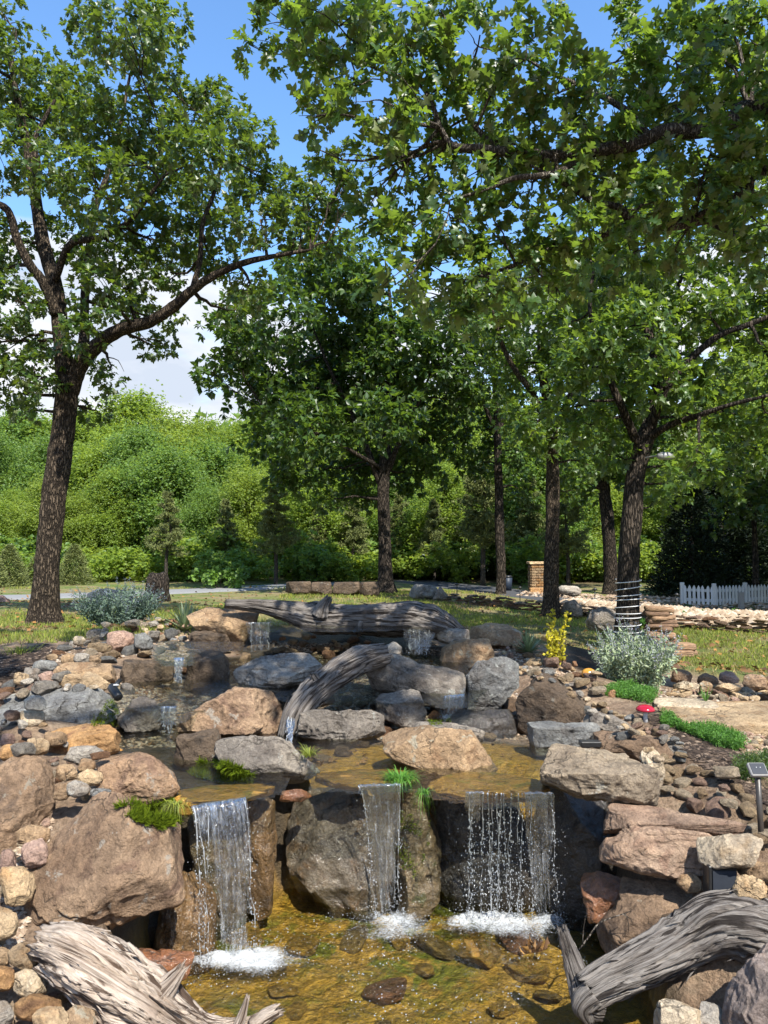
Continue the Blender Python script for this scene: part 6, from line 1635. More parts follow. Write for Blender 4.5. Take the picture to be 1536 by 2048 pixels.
cobbles([(30,1372),(110,1330),(130,1372),(215,1380),(110,1388),(60,1400),(-40,1420),(-80,1420)], 34, .035, .085, G + ["buff"], "cobbles between the dark mulch and the long grey slab", layers=2, rocks=.5)
cobbles([(-60,1455),(60,1450),(100,1462),(90,1500),(200,1500),(215,1535),(180,1600),(135,1598),(108,1545),(95,1508),(0,1510),(-60,1520)], 40, .022, .06, G + ["buff"], "cobbles between the two big boulders of the left bank", layers=2, rocks=.15)
cobbles([(-60,1640),(100,1640),(92,1720),(60,1800),(40,1880),(100,1900),(130,1990),(200,2070),(-60,2070)], 44, .02, .055, W, "cobbles around the splintered driftwood", layers=2)
cobbles([(1030,1335),(1100,1345),(1180,1400),(1260,1440),(1330,1470),(1390,1540),(1340,1545),(1290,1500),(1190,1445),(1130,1385),(1040,1350)], 95, .022, .055, ["tan", "pale grey", "blue grey", "buff", "pale grey", "pinkish", "cream"], "cobbles in the shaded strip above the long brown slab", layers=2, rocks=.2)
cobbles([(980,1262),(1060,1290),(1130,1330),(1210,1368),(1230,1400),(1190,1400),(1100,1345),(1030,1320),(985,1300)], 50, .03, .07, W, "cobbles behind the golden shrub", layers=2)
cobbles([(1330,1384),(1400,1376),(1600,1382),(1600,1640),(1500,1530),(1440,1440),(1400,1440),(1340,1420)], 150, .025, .065, W + ["cream", "buff"], "stones edging the gravel path", layers=1)
cobbles([(548,1285),(735,1285),(740,1312),(600,1314),(550,1306)], 26, .035, .08, ["tan", "rust", "brown", "buff"], "stones under the fallen log", layers=2)
cobbles([(242,1376),(345,1370),(470,1370),(440,1400),(330,1420),(250,1398)], 22, .012, .03, ["tan", "rust", "brown"], "pebbles in the left stream bed", layers=1)
cobbles([(235,1368),(345,1330),(560,1306),(760,1300),(900,1320),(1040,1400),(1060,1480),(780,1482),(600,1484),(350,1470),(240,1460)], 34, .04, .10, ["brown", "tan", "pale grey", "dark grey", "rust"], "stones wedged between the cascade boulders", layers=1)
cobbles([(350,1470),(640,1484),(770,1484),(640,1530),(350,1540)], 9, .04, .08, ["brown", "tan", "rust"], "stones in the ledge pool", layers=1)
# loose gravel and chips as one mass
rsg = np.random.RandomState(5)
OCTA = (np.array([(1, 0, 0), (-1, 0, 0), (0, 1, 0), (0, -1, 0), (0, 0, 1), (0, 0, -1)], float), np.array([(0, 2, 4), (2, 1, 4), (1, 3, 4), (3, 0, 4), (2, 0, 5), (1, 2, 5), (3, 1, 5), (0, 3, 5)]))
def chips(name, label, polys, n, smin, smax, mat, flat=.5, rocks=False, stretch=1.0):
    pos = []; 
    for poly in polys:
        poly = np.array(poly, float); lo, hi = poly.min(0), poly.max(0); m = 0
        for _ in range(n * 6):
            if m >= n: break
            px, py = rsg.uniform(lo[0], hi[0]), rsg.uniform(lo[1], hi[1])
            if not inpoly(px, py, poly): continue
            h = hit(px, py)
            if h is None or (h[2] and not rocks): continue
            pos.append(h[0]); m += 1
    pos = np.array(pos); k = len(pos)
    n1, f1 = OCTA
    s = rsg.uniform(smin, smax, k)
    ang = rsg.uniform(0, 6.28, k); ca, sa = np.cos(ang), np.sin(ang)
    b = n1[None] * s[:, None, None] * np.array([stretch, 1, flat]) * rsg.uniform(.55, 1.35, (k, len(n1), 1))
    x = b[..., 0] * ca[:, None] - b[..., 1] * sa[:, None]; y = b[..., 0] * sa[:, None] + b[..., 1] * ca[:, None]
    v = pos[:, None] + np.stack([x, y, b[..., 2] + s[:, None] * flat * .3], -1)
    o = add(name, v.reshape(-1, 3), (f1[None] + (np.arange(k) * len(n1))[:, None, None]).reshape(-1, 3), mat, smooth=False)
    return tag(o, label, None, None, "stuff")
def mat_island(name, stops, rough=.85):
    t = NT(name); g = t.new("ShaderNodeNewGeometry")
    c = t.ramp(g.outputs["Random Per Island"], stops)
    v = t.coord(False); c = t.mix(.6, c, t.ramp(t.noise(v, 60, 4, .7), [(.3, (.6,) * 3), (.7, (1.3,) * 3)]), 'MULTIPLY')
    return t.done(t.bsdf(c, rough, None, .25))
M['chip'] = mat_island("gravel_chips", [(0, (.15, .10, .065)), (.3, (.26, .18, .12)), (.6, (.36, .27, .185)), (.85, (.43, .36, .28)), (1, (.22, .205, .19))])
M['mulch'] = mat_island("mulch_chips", [(0, (.018, .013, .010)), (.6, (.05, .034, .024)), (.9, (.12, .085, .06)), (1, (.24, .18, .13))])
M['rubble'] = mat_island("pale_rubble", [(0, (.26, .185, .12)), (.4, (.36, .275, .185)), (.75, (.42, .34, .25)), (1, (.48, .42, .34))])
chips("gravel", "loose tan gravel of the path on the right", [[(1310,1376),(1600,1372),(1600,1640),(1500,1530),(1430,1440),(1330,1420)]], 3000, .006, .018, M['chip'])
chips("gravel", "brown gravel showing between the boulders of the cascade", [[(225,1350),(640,1330),(1100,1400),(1100,1480),(640,1480),(230,1500)], [(225,1360),(640,1300),(1000,1300),(1050,1420),(640,1420)]], 2200, .006, .017, M['chip'])
chips("gravel", "gravel and twigs on the shelves of the left stream", [[(230,1366),(350,1366),(470,1366),(560,1390),(480,1420),(240,1420)], [(280,1280),(380,1270),(480,1300),(372,1330),(320,1320)], [(540,1284),(740,1290),(720,1320),(560,1312)]], 700, .006, .02, M['chip'])
chips("gravel", "grit between the cobbles of both banks", [[(-40,1640),(110,1640),(40,1900),(-40,1900)], [(100,1300),(390,1240),(380,1300),(110,1334)], [(960,1260),(1210,1370),(1100,1350),(985,1310)]], 700, .006, .018, M['chip'])
chips("mulch", "dark bark mulch of both planting beds", [[(-60,1420),(-60,1320),(90,1288),(140,1300),(100,1330),(30,1372)], [(1270,1425),(1330,1415),(1430,1470),(1560,1530),(1560,1620),(1450,1570),(1340,1480)]], 2200, .006, .016, M['mulch'], .35, stretch=2.2)

hand = sum(1 for r in RK if r['name'] == 'cobble')
vis = sorted([c for c in COB if c[0].name.startswith('cobble')], key=lambda c: -c[0].scale[0] / c[0].location.y)
small = vis[290 - hand:]
n3_, f3_ = ico(3); n4_, _ = ico(4)
PEBLOW = (np.array([int(np.argmax(n4_ @ q)) for q in n3_]), f3_)      # coarser shell of the same stones
mbv, mbf, mbm, nv = [], [], [], 0
tl = list(TONES)
for c in small:
    o = c[0]; me = o.data; ti = [i for i, t in enumerate(tl) if o.data in PEBME[t]][0]
    p, f = PEB[PEBME[tl[ti]].index(me)]
    mt = np.array(Matrix.LocRotScale(o.location, o.rotation_euler, o.scale))
    p, f = p[PEBLOW[0]], PEBLOW[1]
    mbv.append(p @ mt[:3, :3].T + mt[:3, 3]); mbf.append(f + nv); nv += len(p); mbm.append(np.full(len(f), ti))
    COB.remove(c); bpy.data.objects.remove(o)
tag(add("small_cobbles", np.concatenate(mbv), np.concatenate(mbf), [TONES[t] for t in tl], fmat=np.concatenate(mbm)), "the smallest cobbles and path stones filling in between the larger ones", None, None, "stuff")
# ================================================================== LAWN
rg = np.random.RandomState(12)
def grass(n, y0, y1, name, label, mat, h0, h1, dense):
    yy = y0 * (y1 / y0) ** rg.rand(n); half = yy * .56 + .5
    xx = rg.uniform(-1, 1, n) * half
    nz = fbm(np.stack([xx * .8, yy * .8, xx * 0], -1), 4, 21)
    e = 7.35 + np.where(xx > 1.6, -.35 * np.clip(xx - 1.6, 0, 2.2), 0) + np.where(xx < -1.8, .45 * (xx + 1.8), 0)
    ok = (yy > np.clip(e, 5.7, 8) + rg.uniform(-.2, .3, n)) & (nz > dense + rg.uniform(-.12, .12, n))
    # not on road, drive, beds
    ppx = to_px(np.stack([xx, yy, gz(xx, yy)], -1))
    row = 1240 - .0 * ppx[:, 0]
    ok &= ~((ppx[:, 0] > 1020) & (ppx[:, 1] < np.interp(ppx[:, 0], [1020, 1536], [1222, 1262])) & (ppx[:, 1] > 1185))
    ok &= ~((ppx[:, 1] < 1212 + (500 - ppx[:, 0]) * .02) & (ppx[:, 0] < 560) & (ppx[:, 1] > 1178))
    for tx, ty in [(-4.6, 10), (3.6, 11), (3.6, 16)]: ok &= np.hypot(xx - tx, yy - ty) > .3
    x, y = xx[ok], yy[ok]; k = len(x)
    pos = np.stack([x, y, gz(x, y) - .004], -1)
    d = nrm(np.stack([rg.normal(size=k) * .45, rg.normal(size=k) * .45, np.ones(k)], -1))
    hgt = rg.uniform(h0, h1, k) * (1 + .4 * np.clip(y - 10, 0, 12) / 12)
    v, f = place(BLADE, pos, d, nrm(rg.normal(size=(k, 3)) * [1, 1, .1]), hgt, .16 + .010 * y)
    return tag(add(name, v, f, mat), label, None, None, "stuff")
grass(230000, 5.8, 24, "grass", "short green lawn grass beyond the waterfall", M['grassblade'], .03, .075, -.02)
grass(70000, 5.8, 24, "dry_grass", "dry straw coloured grass in the thin parts of the lawn", M['drygrass'], .025, .06, -.35)
# fallen leaves
def litter(n, pts_fn, name, label, size):
    pos = pts_fn(n); k = len(pos)
    d = nrm(np.stack([rg.normal(size=k), rg.normal(size=k), rg.normal(size=k) * .3], -1))
    v, f = place(MIDL, pos + [0, 0, .008], d, nrm(np.stack([rg.normal(size=k) * .5, rg.normal(size=k) * .5, np.ones(k)], -1)), size * rg.uniform(.6, 1.2, k))
    return tag(add(name, v, f, M['litter']), label, None, None, "stuff")
def lawn_pts(n):
    y = 6.5 * (24 / 6.5) ** rg.rand(n); x = rg.uniform(-1, 1, n) * y * .55
    e = np.clip(7.3 + np.where(x > 1.6, -.3 * np.clip(x - 1.6, 0, 2.2), 0), 6.2, 8)
    ok = y > e; return np.stack([x[ok], y[ok], gz(x[ok], y[ok]) + .02], -1)
litter(2600, lawn_pts, "fallen_leaves", "brown leaves scattered over the lawn", .10)
def stream_pts(n):
    out = []
    for _ in range(n * 4):
        h = hit(rg.uniform(230, 1100), rg.uniform(1290, 1560))
        if h is not None and h[1][2] > .6 and h[2] == 0: out.append(h[0])
        if len(out) >= n: break
    return np.array(out) + [0, 0, .01]
litter(170, stream_pts, "fallen_leaves", "brown leaves caught among the stream stones", .045)
# leaf clump lodged in the pool
q = PZ(1062, 1900, .02); k = 17
v, f = place(MIDL, np.repeat(q[None], k, 0) + rg.normal(size=(k, 3)) * [.03, .02, .004], nrm(rg.normal(size=(k, 3)) * [.7, .4, .3] + [0, 0, .7]), nrm(rg.normal(size=(k, 3))), rg.uniform(.035, .065, k), .8)
tag(add("leaf_clump", v, f, M['litter']), "clump of wet brown leaves stuck in the pool under the right waterfall", "leaves")

# ================================================================== MOSS AND TUFTS
def moss(label, poly, n, L, mat, lean=.5, w=.10, rocks=True, name="moss"):
    pos, nor = [], []
    poly = np.array(poly, float); lo, hi = poly.min(0), poly.max(0)
    for _ in range(n * 5):
        if len(pos) >= n: break
        px, py = rg.uniform(lo[0], hi[0]), rg.uniform(lo[1], hi[1])
        if not inpoly(px, py, poly): continue
        h = hit(px, py)
        if h is None: continue
        nz = vnoise(np.array([h[0] * 25]))[0]
        if nz < -.25: continue
        pos.append(h[0]); nor.append(h[1])
    pos, nor = np.array(pos), np.array(nor); k = len(pos)
    d = nrm(nor * .8 + [0, -.1, .4] + rg.normal(size=(k, 3)) * lean)
    bulge = .012 * (1 + fbm(pos * 22, 3, 5))
    v, f = place(BLADE, pos + nor * bulge[:, None] * .8, d, rg.normal(size=(k, 3)), L * rg.uniform(.5, 1.2, k), w)
    return tag(add(name, v, f, mat), label, None, None, "stuff")
moss("bright moss cushion on the left lip stone", [(378,1548),(400,1520),(430,1518),(470,1530),(505,1545),(500,1562),(440,1568),(390,1560)], 5200, .036, M['moss'], w=.16)
moss("moss pad hanging over the corner of the big brown boulder", [(232,1615),(300,1602),(345,1595),(362,1610),(360,1650),(310,1658),(265,1645)], 4600, .030, M['moss'], w=.16)
moss("dark moss on the end of the long grey slab", [(180,1455),(195,1410),(232,1395),(234,1455)], 1300, .014, M['moss'], w=.25)
moss("thin moss on the wet column", [(800,1600),(850,1610),(860,1680),(830,1760),(800,1740)], 900, .012, M['moss'], w=.3)
moss("green algae in the small right spill", [(850,1430),(900,1425),(905,1450),(860,1455)], 500, .012, M['moss'], w=.3)
def tuft(label, px, py, d, n, L, spread, mat, seed, name="grass_tuft", cat="grass tuft", droop=.6, w=.02):
    rs = np.random.RandomState(seed); c = P(px, py, d)
    dq = drop(c[0], c[1], c[2] + .25)
    if dq is not None and abs(dq[0][2] - c[2]) < .12: c[2] = dq[0][2]
    mb = MB()
    for i in range(n):
        a = rs.uniform(0, 6.28); b = c + np.array([math.cos(a), math.sin(a), 0]) * spread * rs.rand() * .6
        o = np.array([math.cos(a), math.sin(a), 0]) * rs.uniform(.2, 1) 
        l = L * rs.uniform(.5, 1.2); t = np.linspace(0, 1, 6)[:, None]
        p = b + o * l * t * .75 + np.array([0, 0, 1]) * l * (t * .9 - droop * t ** 2 * rs.uniform(.6, 1.5))
        side = np.array([-math.sin(a), math.cos(a), 0]) * L * w
        wv = (1 - t ** 2) * side
        v = np.concatenate([p - wv, p + wv]); k = 6
        f = np.array([[j, j + 1, k + j + 1, k + j] for j in range(5)]); mb.add(v, f)
    v, f = mb.get(); return tag(add(name, v, f, mat, origin=c), label, cat)
tuft("bright green grass tuft spilling over the middle lip stone", 800, 1545, 3.60, 300, .12, .10, M['leaf_cover'], 1, droop=.9)
tuft("thin grass tuft at the right end of the long grey brown boulder", 618, 1512, 3.75, 70, .11, .06, M['grassblade'], 2)
tuft("grass tuft hanging beside the wet column", 845, 1588, 3.44, 40, .12, .03, M['leaf_cover'], 3, droop=1.4)
tuft("stringy grass on the corner of the big brown boulder", 350, 1612, 3.2, 90, .10, .06, M['grassblade'], 4, droop=1.2)
tuft("small grass tuft in the gravel path", 1412, 1425, 5.0, 40, .10, .02, M['leaf_cover'], 5, droop=.2)
tuft("weedy grass at the edge of the lawn by the dark mulch", 40, 1310, 6.2, 120, .14, .25, M['grassblade'], 6)

# ================================================================== GARDEN PLANTS
def sage(label, px, py, d, h, wid, n, seed, leafm, flower):
    rs = np.random.RandomState(seed); c = P(px, py, d); c[2] = gz(c[0], c[1])
    root = empty("sage_bush", c, label, "bush", "russian sage bushes")
    st = MB(); pos, dr = [], []; fp, fd = [], []
    for i in range(n):
        a = rs.uniform(0, 6.28); q = math.sqrt(rs.rand()) 
        tip = c + np.array([math.cos(a) * wid * q, math.sin(a) * wid * q * .8, h * rs.uniform(.55, 1.0) * (1 - .25 * q)])
        b = c + np.array([math.cos(a), math.sin(a), 0]) * wid * .3 * q
        p = curved(rs, b, tip, .10, 7)
        v, f = tube_vf(p, np.linspace(.0045, .0015, 7), 4, False); st.add(v, *f)
        m = 70
        t = rs.rand(m) ** 1.1 * .80; k = t * 6; i0 = np.clip(k.astype(int), 0, 5); pp = p[i0] + (p[i0 + 1] - p[i0]) * (k - i0)[:, None]
        pos.append(pp + rs.normal(size=(m, 3)) * .02); dr.append(nrm(rs.normal(size=(m, 3)) + [0, 0, .5]))
        m = 26; t = .66 + .34 * rs.rand(m); k = t * 6; i0 = np.clip(k.astype(int), 0, 5); pp = p[i0] + (p[i0 + 1] - p[i0]) * (k - i0)[:, None]
        fp.append(pp + rs.normal(size=(m, 3)) * .008); fd.append(nrm(rs.normal(size=(m, 3))))
    v, f = st.get(); tag(add("stems", v, f, leafm, parent=root), kind="stuff")
    pos, dr = np.concatenate(pos), np.concatenate(dr)
    v, f = place(KITE, pos, dr, rs.normal(size=pos.shape), .042 * rs.uniform(.6, 1.3, len(pos)), .6); tag(add("leaves", v, f, leafm, parent=root), kind="stuff")
    fp, fd = np.concatenate(fp), np.concatenate(fd)
    v, f = place(KITE, fp, fd, rs.normal(size=fp.shape), .014 * rs.uniform(.6, 1.2, len(fp)), .8); tag(add("flower_spikes", v, f, flower, parent=root), kind="stuff")
    LAND.append(("sage bush", c[0], c[1]))
M['flower'] = mat_leaf("pale_violet_flower", (.36, .36, .46), (.36, .36, .46), (.3, .3, .4), .7, .2, .25, .25)
M['flowerdark'] = mat_leaf("shaded_violet_flower", (.20, .23, .30), (.20, .23, .30), (.2, .2, .3), .7, .2, .25, .25)  # dimmer copy of the violet flower, shade put into the colour
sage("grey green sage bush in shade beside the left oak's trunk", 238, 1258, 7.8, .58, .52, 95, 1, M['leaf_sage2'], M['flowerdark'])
sage("silvery sage bush with violet spikes in sun in front of the cord wrapped trunk", 1275, 1382, 5.9, .62, .40, 105, 2, M['leaf_sage'], M['flower'])
def yucca(label, px, py, d, n, L, seed):
    rs = np.random.RandomState(seed); c = P(px, py, d); dq = drop(c[0], c[1]); c[2] = dq[0][2] if dq else c[2]
    root = empty("yucca", c, label, "yucca", "yuccas on the banks")
    for i in range(n):
        a = i * 2.4 + rs.uniform(-.2, .2); el = R(85) * (1 - (i / n) ** 1.2 * .85); l = L * rs.uniform(.7, 1.1)
        o = np.array([math.cos(a) * math.cos(el), math.sin(a) * math.cos(el), math.sin(el)])
        t = np.linspace(0, 1, 6)[:, None]
        p = c + np.array([0, 0, .01]) + o * l * t + np.array([0, 0, -1]) * l * .12 * t ** 2 * math.cos(el)
        side = nrm(np.cross(o, [0, 0, 1.0])); up = np.cross(side, o)
        w = L * .045 * np.array([.8, 1, .95, .75, .45, .02])[:, None]
        v = np.concatenate([p - side * w + up * w * .4, p - up * w * .15, p + side * w + up * w * .4])
        f = np.array([[j, j + 1, 6 + j + 1, 6 + j] for j in range(5)] + [[6 + j, 7 + j, 13 + j, 12 + j] for j in range(5)])
        add("blade", v, f, M['leaf_yucca'], parent=root)
yucca("yucca with stiff blades behind the upper left cobble pile", 370, 1238, 7.3, 34, .33, 1)
yucca("yucca beside the flat tan rock on the right bank", 1056, 1306, 6.5, 40, .23, 2)
def upright_shrub(label, px, py, d, h, seed):
    rs = np.random.RandomState(seed); c = P(px, py, d); dq = drop(c[0], c[1]); c[2] = dq[0][2]
    root = empty("golden_shrub", c, label, "shrub"); st = MB(); pos, dr = [], []
    for i in range(11):
        hh = h * (1.0 if i < 2 else rs.uniform(.4, .8)); tip = c + np.array([rs.normal() * .05 + (.03 if i < 2 else 0), rs.normal() * .05, hh])
        p = curved(rs, c + rs.normal(size=3) * [.03, .03, 0], tip, .06, 6); v, f = tube_vf(p, np.linspace(.004, .0015, 6), 4, False); st.add(v, *f)
        m = int(90 * hh / h); t = .12 + .88 * rs.rand(m); k = t * 4.99; i0 = k.astype(int); pp = p[i0] + (p[i0 + 1] - p[i0]) * (k - i0)[:, None]
        pos.append(pp + rs.normal(size=(m, 3)) * .012); dr.append(nrm(rs.normal(size=(m, 3)) + [0, 0, .4]))
    v, f = st.get(); tag(add("stems", v, f, M['barkgrey'], parent=root), kind="stuff")
    pos, dr = np.concatenate(pos), np.concatenate(dr)
    v, f = place(KITE, pos, dr, rs.normal(size=pos.shape), .034 * rs.uniform(.6, 1.2, len(pos)), 1.2); tag(add("leaves", v, f, M['leaf_gold'], parent=root), kind="stuff")
    LAND.append(("golden shrub", c[0], c[1]))
upright_shrub("slim golden yellow shrub standing among the right bank cobbles", 1110, 1335, 6.0, .42, 3)
def groundcover(label, poly, n, L, mat, seed):
    rs = np.random.RandomState(seed); poly = np.array(poly, float); lo, hi = poly.min(0), poly.max(0); pos = []
    for _ in range(n * 6):
        if len(pos) >= n: break
        px, py = rs.uniform(lo[0], hi[0]), rs.uniform(lo[1], hi[1])
        if inpoly(px, py, poly):
            h = hit(px, py)
            if h is not None and h[2] == 0: pos.append(h[0])
    pos = np.array(pos); m = 22
    hh = L * (.6 + .6 * (fbm(pos * 9, 2, seed) + .5))
    stem = nrm(rs.normal(size=pos.shape) * .3 + [0, 0, 1])
    t = rs.rand(len(pos), m)
    pp = pos[:, None] + stem[:, None] * (hh[:, None] * t)[..., None]
    pp = pp.reshape(-1, 3) + rs.normal(size=(len(pos) * m, 3)) * L * .1
    dr = nrm(np.repeat(stem, m, 0) * .8 + rs.normal(size=pp.shape) * .7)
    v, f = place(KITE, pp, dr, rs.normal(size=pp.shape), L * .26 * rs.uniform(.6, 1.2, len(pp)), .55)
    return tag(add("ground_cover_plant", v, f, mat), label, "plant")
groundcover("bright green feathery plant at the foot of the silvery sage bush", [(1212,1392),(1222,1378),(1260,1372),(1320,1398),(1300,1410),(1260,1400)], 420, .065, M['leaf_cover'], 1)
groundcover("bright green feathery plant on the mulch beside the gravel path", [(1322,1450),(1330,1436),(1390,1445),(1440,1462),(1490,1494),(1485,1505),(1440,1496),(1370,1466)], 620, .06, M['leaf_cover'], 2)
groundcover("dark green low plant behind the square solar lamp", [(1462,1558),(1480,1530),(1530,1515),(1640,1540),(1640,1580),(1540,1572)], 520, .06, M['leaf_dark'], 3)
def bush(label, px, py, d, w, h, mat, leaf, n, seed):
    rs = np.random.RandomState(seed); c = P(px, py, d); c[2] = gz(c[0], c[1])
    cs = c + np.stack([rs.normal(size=9) * w * .35, rs.normal(size=9) * w * .3, rs.uniform(.2, .8, 9) * h], -1)
    TP, pos, dr, nh = tufts(rs, cs, np.full(9, h * .32), n, 8, .9, .3)
    root = empty("bush", c, label, "bush")
    v, f = place(KITE, pos, dr, nh, leaf * rs.uniform(.7, 1.3, len(pos)), 1.3); tag(add("foliage", v, f, mat, parent=root), kind="stuff")
    st = MB()
    for q in cs: 
        v, f = tube_vf(curved(rs, c, q, .1, 4), np.linspace(.012, .004, 4), 4, False); st.add(v, *f)
    v, f = st.get(); add("stems", v, f, M['barkgrey'], parent=root)
bush("light green leafy bush at the far edge of the road", 440, 1182, 23.5, 1.0, .62, M['leaf_bush'], .13, 60, 1)
bush("broad leaved green plant behind the fallen log under the centre tree", 782, 1222, 10.5, .42, .22, M['leaf_bush'], .085, 230, 2)
bush("small clipped green bush behind the cord wrapped trunk", 1282, 1228, 14.5, .35, .18, M['leaf_cover'], .05, 240, 3)
bush("green hazy bush behind the leaning dark oak", 1295, 1165, 30, 1.6, 1.6, M['leaf_wood1'], .12, 40, 4)
for i, px in enumerate([1185, 1372, 1405, 1470]):
    bush(["first", "second", "third", "fourth"][i] + " small yellow green weed in the pale rubble bed, counted from the slender oak", px, 1232, 14.9 if px > 1300 else 16.5, .12, .09, M['leaf_cover'], .04, 700, 30 + i)

# ================================================================== FAR PROPS
# old stump by the road
q = P(315, 1200, 18.0); q[2] = gz(q[0], q[1])
n, f = ico(4); pt = np.sign(n) * np.abs(n) ** .6 * [.24, .22, .46]
pt[:, :2] *= (1 + .35 * np.clip(-pt[:, 2:3] * 2, 0, 1)); pt += n * (.07 * ridged(pt * [6, 6, 2], 3, 4))[:, None]
t0 = tag(add("tree_stump", pt + q + [0, 0, .22], f, M['barkdark'], origin=q), "dark rotten stump leaning at the edge of the road", "stump")
# rubble wall: dry laid stones
rw = np.random.RandomState(31)
wall = None
line = np.array([P(885, 1197, 19.0)[:2], P(960, 1206, 18.4)[:2], P(1040, 1214, 17.5)[:2], P(1100, 1222, 17.2)[:2], P(1180, 1232, 16.2)[:2], P(1300, 1246, 14.6)[:2], P(1420, 1254, 13.9)[:2], P(1536, 1262, 13.4)[:2], P(1640, 1268, 13.0)[:2]])
s = np.concatenate([[0], np.cumsum(np.linalg.norm(np.diff(line, axis=0), axis=1))])
root = empty("rubble_wall", (*line[4], float(gz(*line[4]))), "low dry laid rubble wall between the lawn and the pale stone bed", "wall")
WST = [make_mesh("stone", p, f2, TONES[tn]) for (p, f2), tn in zip([PEB[i % 8] for i in range(12)], ["brown", "dark grey", "tan", "rust", "dark grey", "brown", "pinkish", "tan", "brown", "rust", "dark grey", "brown"])]
for course in range(4):
    u = rw.uniform(0, .2)
    while u < s[-1]:
        w = rw.uniform(.16, .34); x, y = np.interp(u + w / 2, s, line[:, 0]), np.interp(u + w / 2, s, line[:, 1])
        x2, y2 = np.interp(u + w, s, line[:, 0]), np.interp(u + w, s, line[:, 1]); ang = math.atan2(y2 - y, x2 - x)
        o = link("stone", WST[rw.randint(12)], root); o.location = (x - root.location.x + rw.normal() * .02, y - root.location.y + rw.normal() * .02, float(gz(x, y)) - root.location.z + .03 + course * .065)
        o.scale = (w * .56, .12, .05 * rw.uniform(.8, 1.3)); o.rotation_euler = (rw.normal() * .06, rw.normal() * .05, ang)
        u += w * 1.0
        if course == 3 and rw.rand() < .3: u += .3
# pale rubble behind it, one mass, and the brown one beyond the drive
def bed(name, label, line_a, line_b, n, smin, smax, mat):
    t = rw.rand(n); w = rw.rand(n); A = np.array([np.interp(t, np.linspace(0, 1, len(line_a)), np.array(line_a)[:, k]) for k in (0, 1)]).T
    B = np.array([np.interp(t, np.linspace(0, 1, len(line_b)), np.array(line_b)[:, k]) for k in (0, 1)]).T
    xy = A + (B - A) * w[:, None]
    n1, f1 = OCTA; s = rw.uniform(smin, smax, n); z = gz(xy[:, 0], xy[:, 1]) + .06 * np.sin(w * 3.1)
    b = n1[None] * s[:, None, None] * np.array([1.2, 1, .7]) * rw.uniform(.6, 1.3, (n, len(n1), 1))
    v = np.stack([xy[:, 0], xy[:, 1], z + s * .3], -1)[:, None] + b
    tag(add(name, v.reshape(-1, 3), (f1[None] + (np.arange(n) * len(n1))[:, None, None]).reshape(-1, 3), mat, smooth=False), label, None, None, "stuff")
bed("rubble", "pale rubble stones filling the bed above the rubble wall", [P(1120,1215,17.4)[:2], P(1300,1240,15)[:2], P(1420,1248,14.2)[:2], P(1640,1262,13.3)[:2]], [P(1130,1204,18.6)[:2], P(1240,1216,17.0)[:2], P(1420,1234,15.3)[:2], P(1640,1246,14.5)[:2]], 1500, .05, .10, M['rubble'])
bed("rubble", "brown stones and leaf litter beyond the drive", [P(1030,1194,22.4)[:2], P(1260,1204,20)[:2], P(1536,1222,17.8)[:2]], [P(1060,1186,24)[:2], P(1260,1190,22.6)[:2], P(1560,1202,20)[:2]], 900, .03, .07, M['chip'])
# stone pillar
q = P(1074, 1174, 23.6); q[2] = gz(q[0], q[1])
pil = empty("stone_pillar", q, "square tan stone pillar with a wide cap beside the drive", "pillar")
PIM = [M['tan'], M['buff'], M['orange'], M['brown']]
PIME = [make_mesh("stone", *box_vf((-.5, -.5, -.5), (.5, .5, .5), None, .08), M[m]) for m in ('tan', 'buff', 'orange', 'tan')]
for c in range(11):
    z = .05 + c * .082
    for side in range(4):
        u = -.2 + (0 if c % 2 else .1)
        k = 3 if c % 2 else 2
        for j in range(k):
            w = .44 / k; cx = -.22 + (j + .5) * w
            o = link("stone", PIME[rw.randint(4)], pil); o.scale = (w * .96, .10, .074)
            a = side * math.pi / 2; o.rotation_euler = (0, 0, a)
            pr = .19 + rw.uniform(0, .015)
            o.location = (cx * math.cos(a) + pr * math.sin(a), cx * math.sin(a) - pr * math.cos(a), z)
v, f = box_vf(q + [-.2, -.2, -.1], q + [.2, .2, .95]); add("core", v, f, M['brown'], parent=pil, smooth=False)
v, f = box_vf(q + [-.28, -.28, .95], q + [.28, .28, 1.03], None, .015); add("cap", v, f, M['buff'], parent=pil, smooth=False)
v, f = box_vf(q + [-.30, -.46, -.1], q + [.2, -.24, .22], None, .02); add("plinth", v, f, M['orange'], parent=pil, smooth=False)
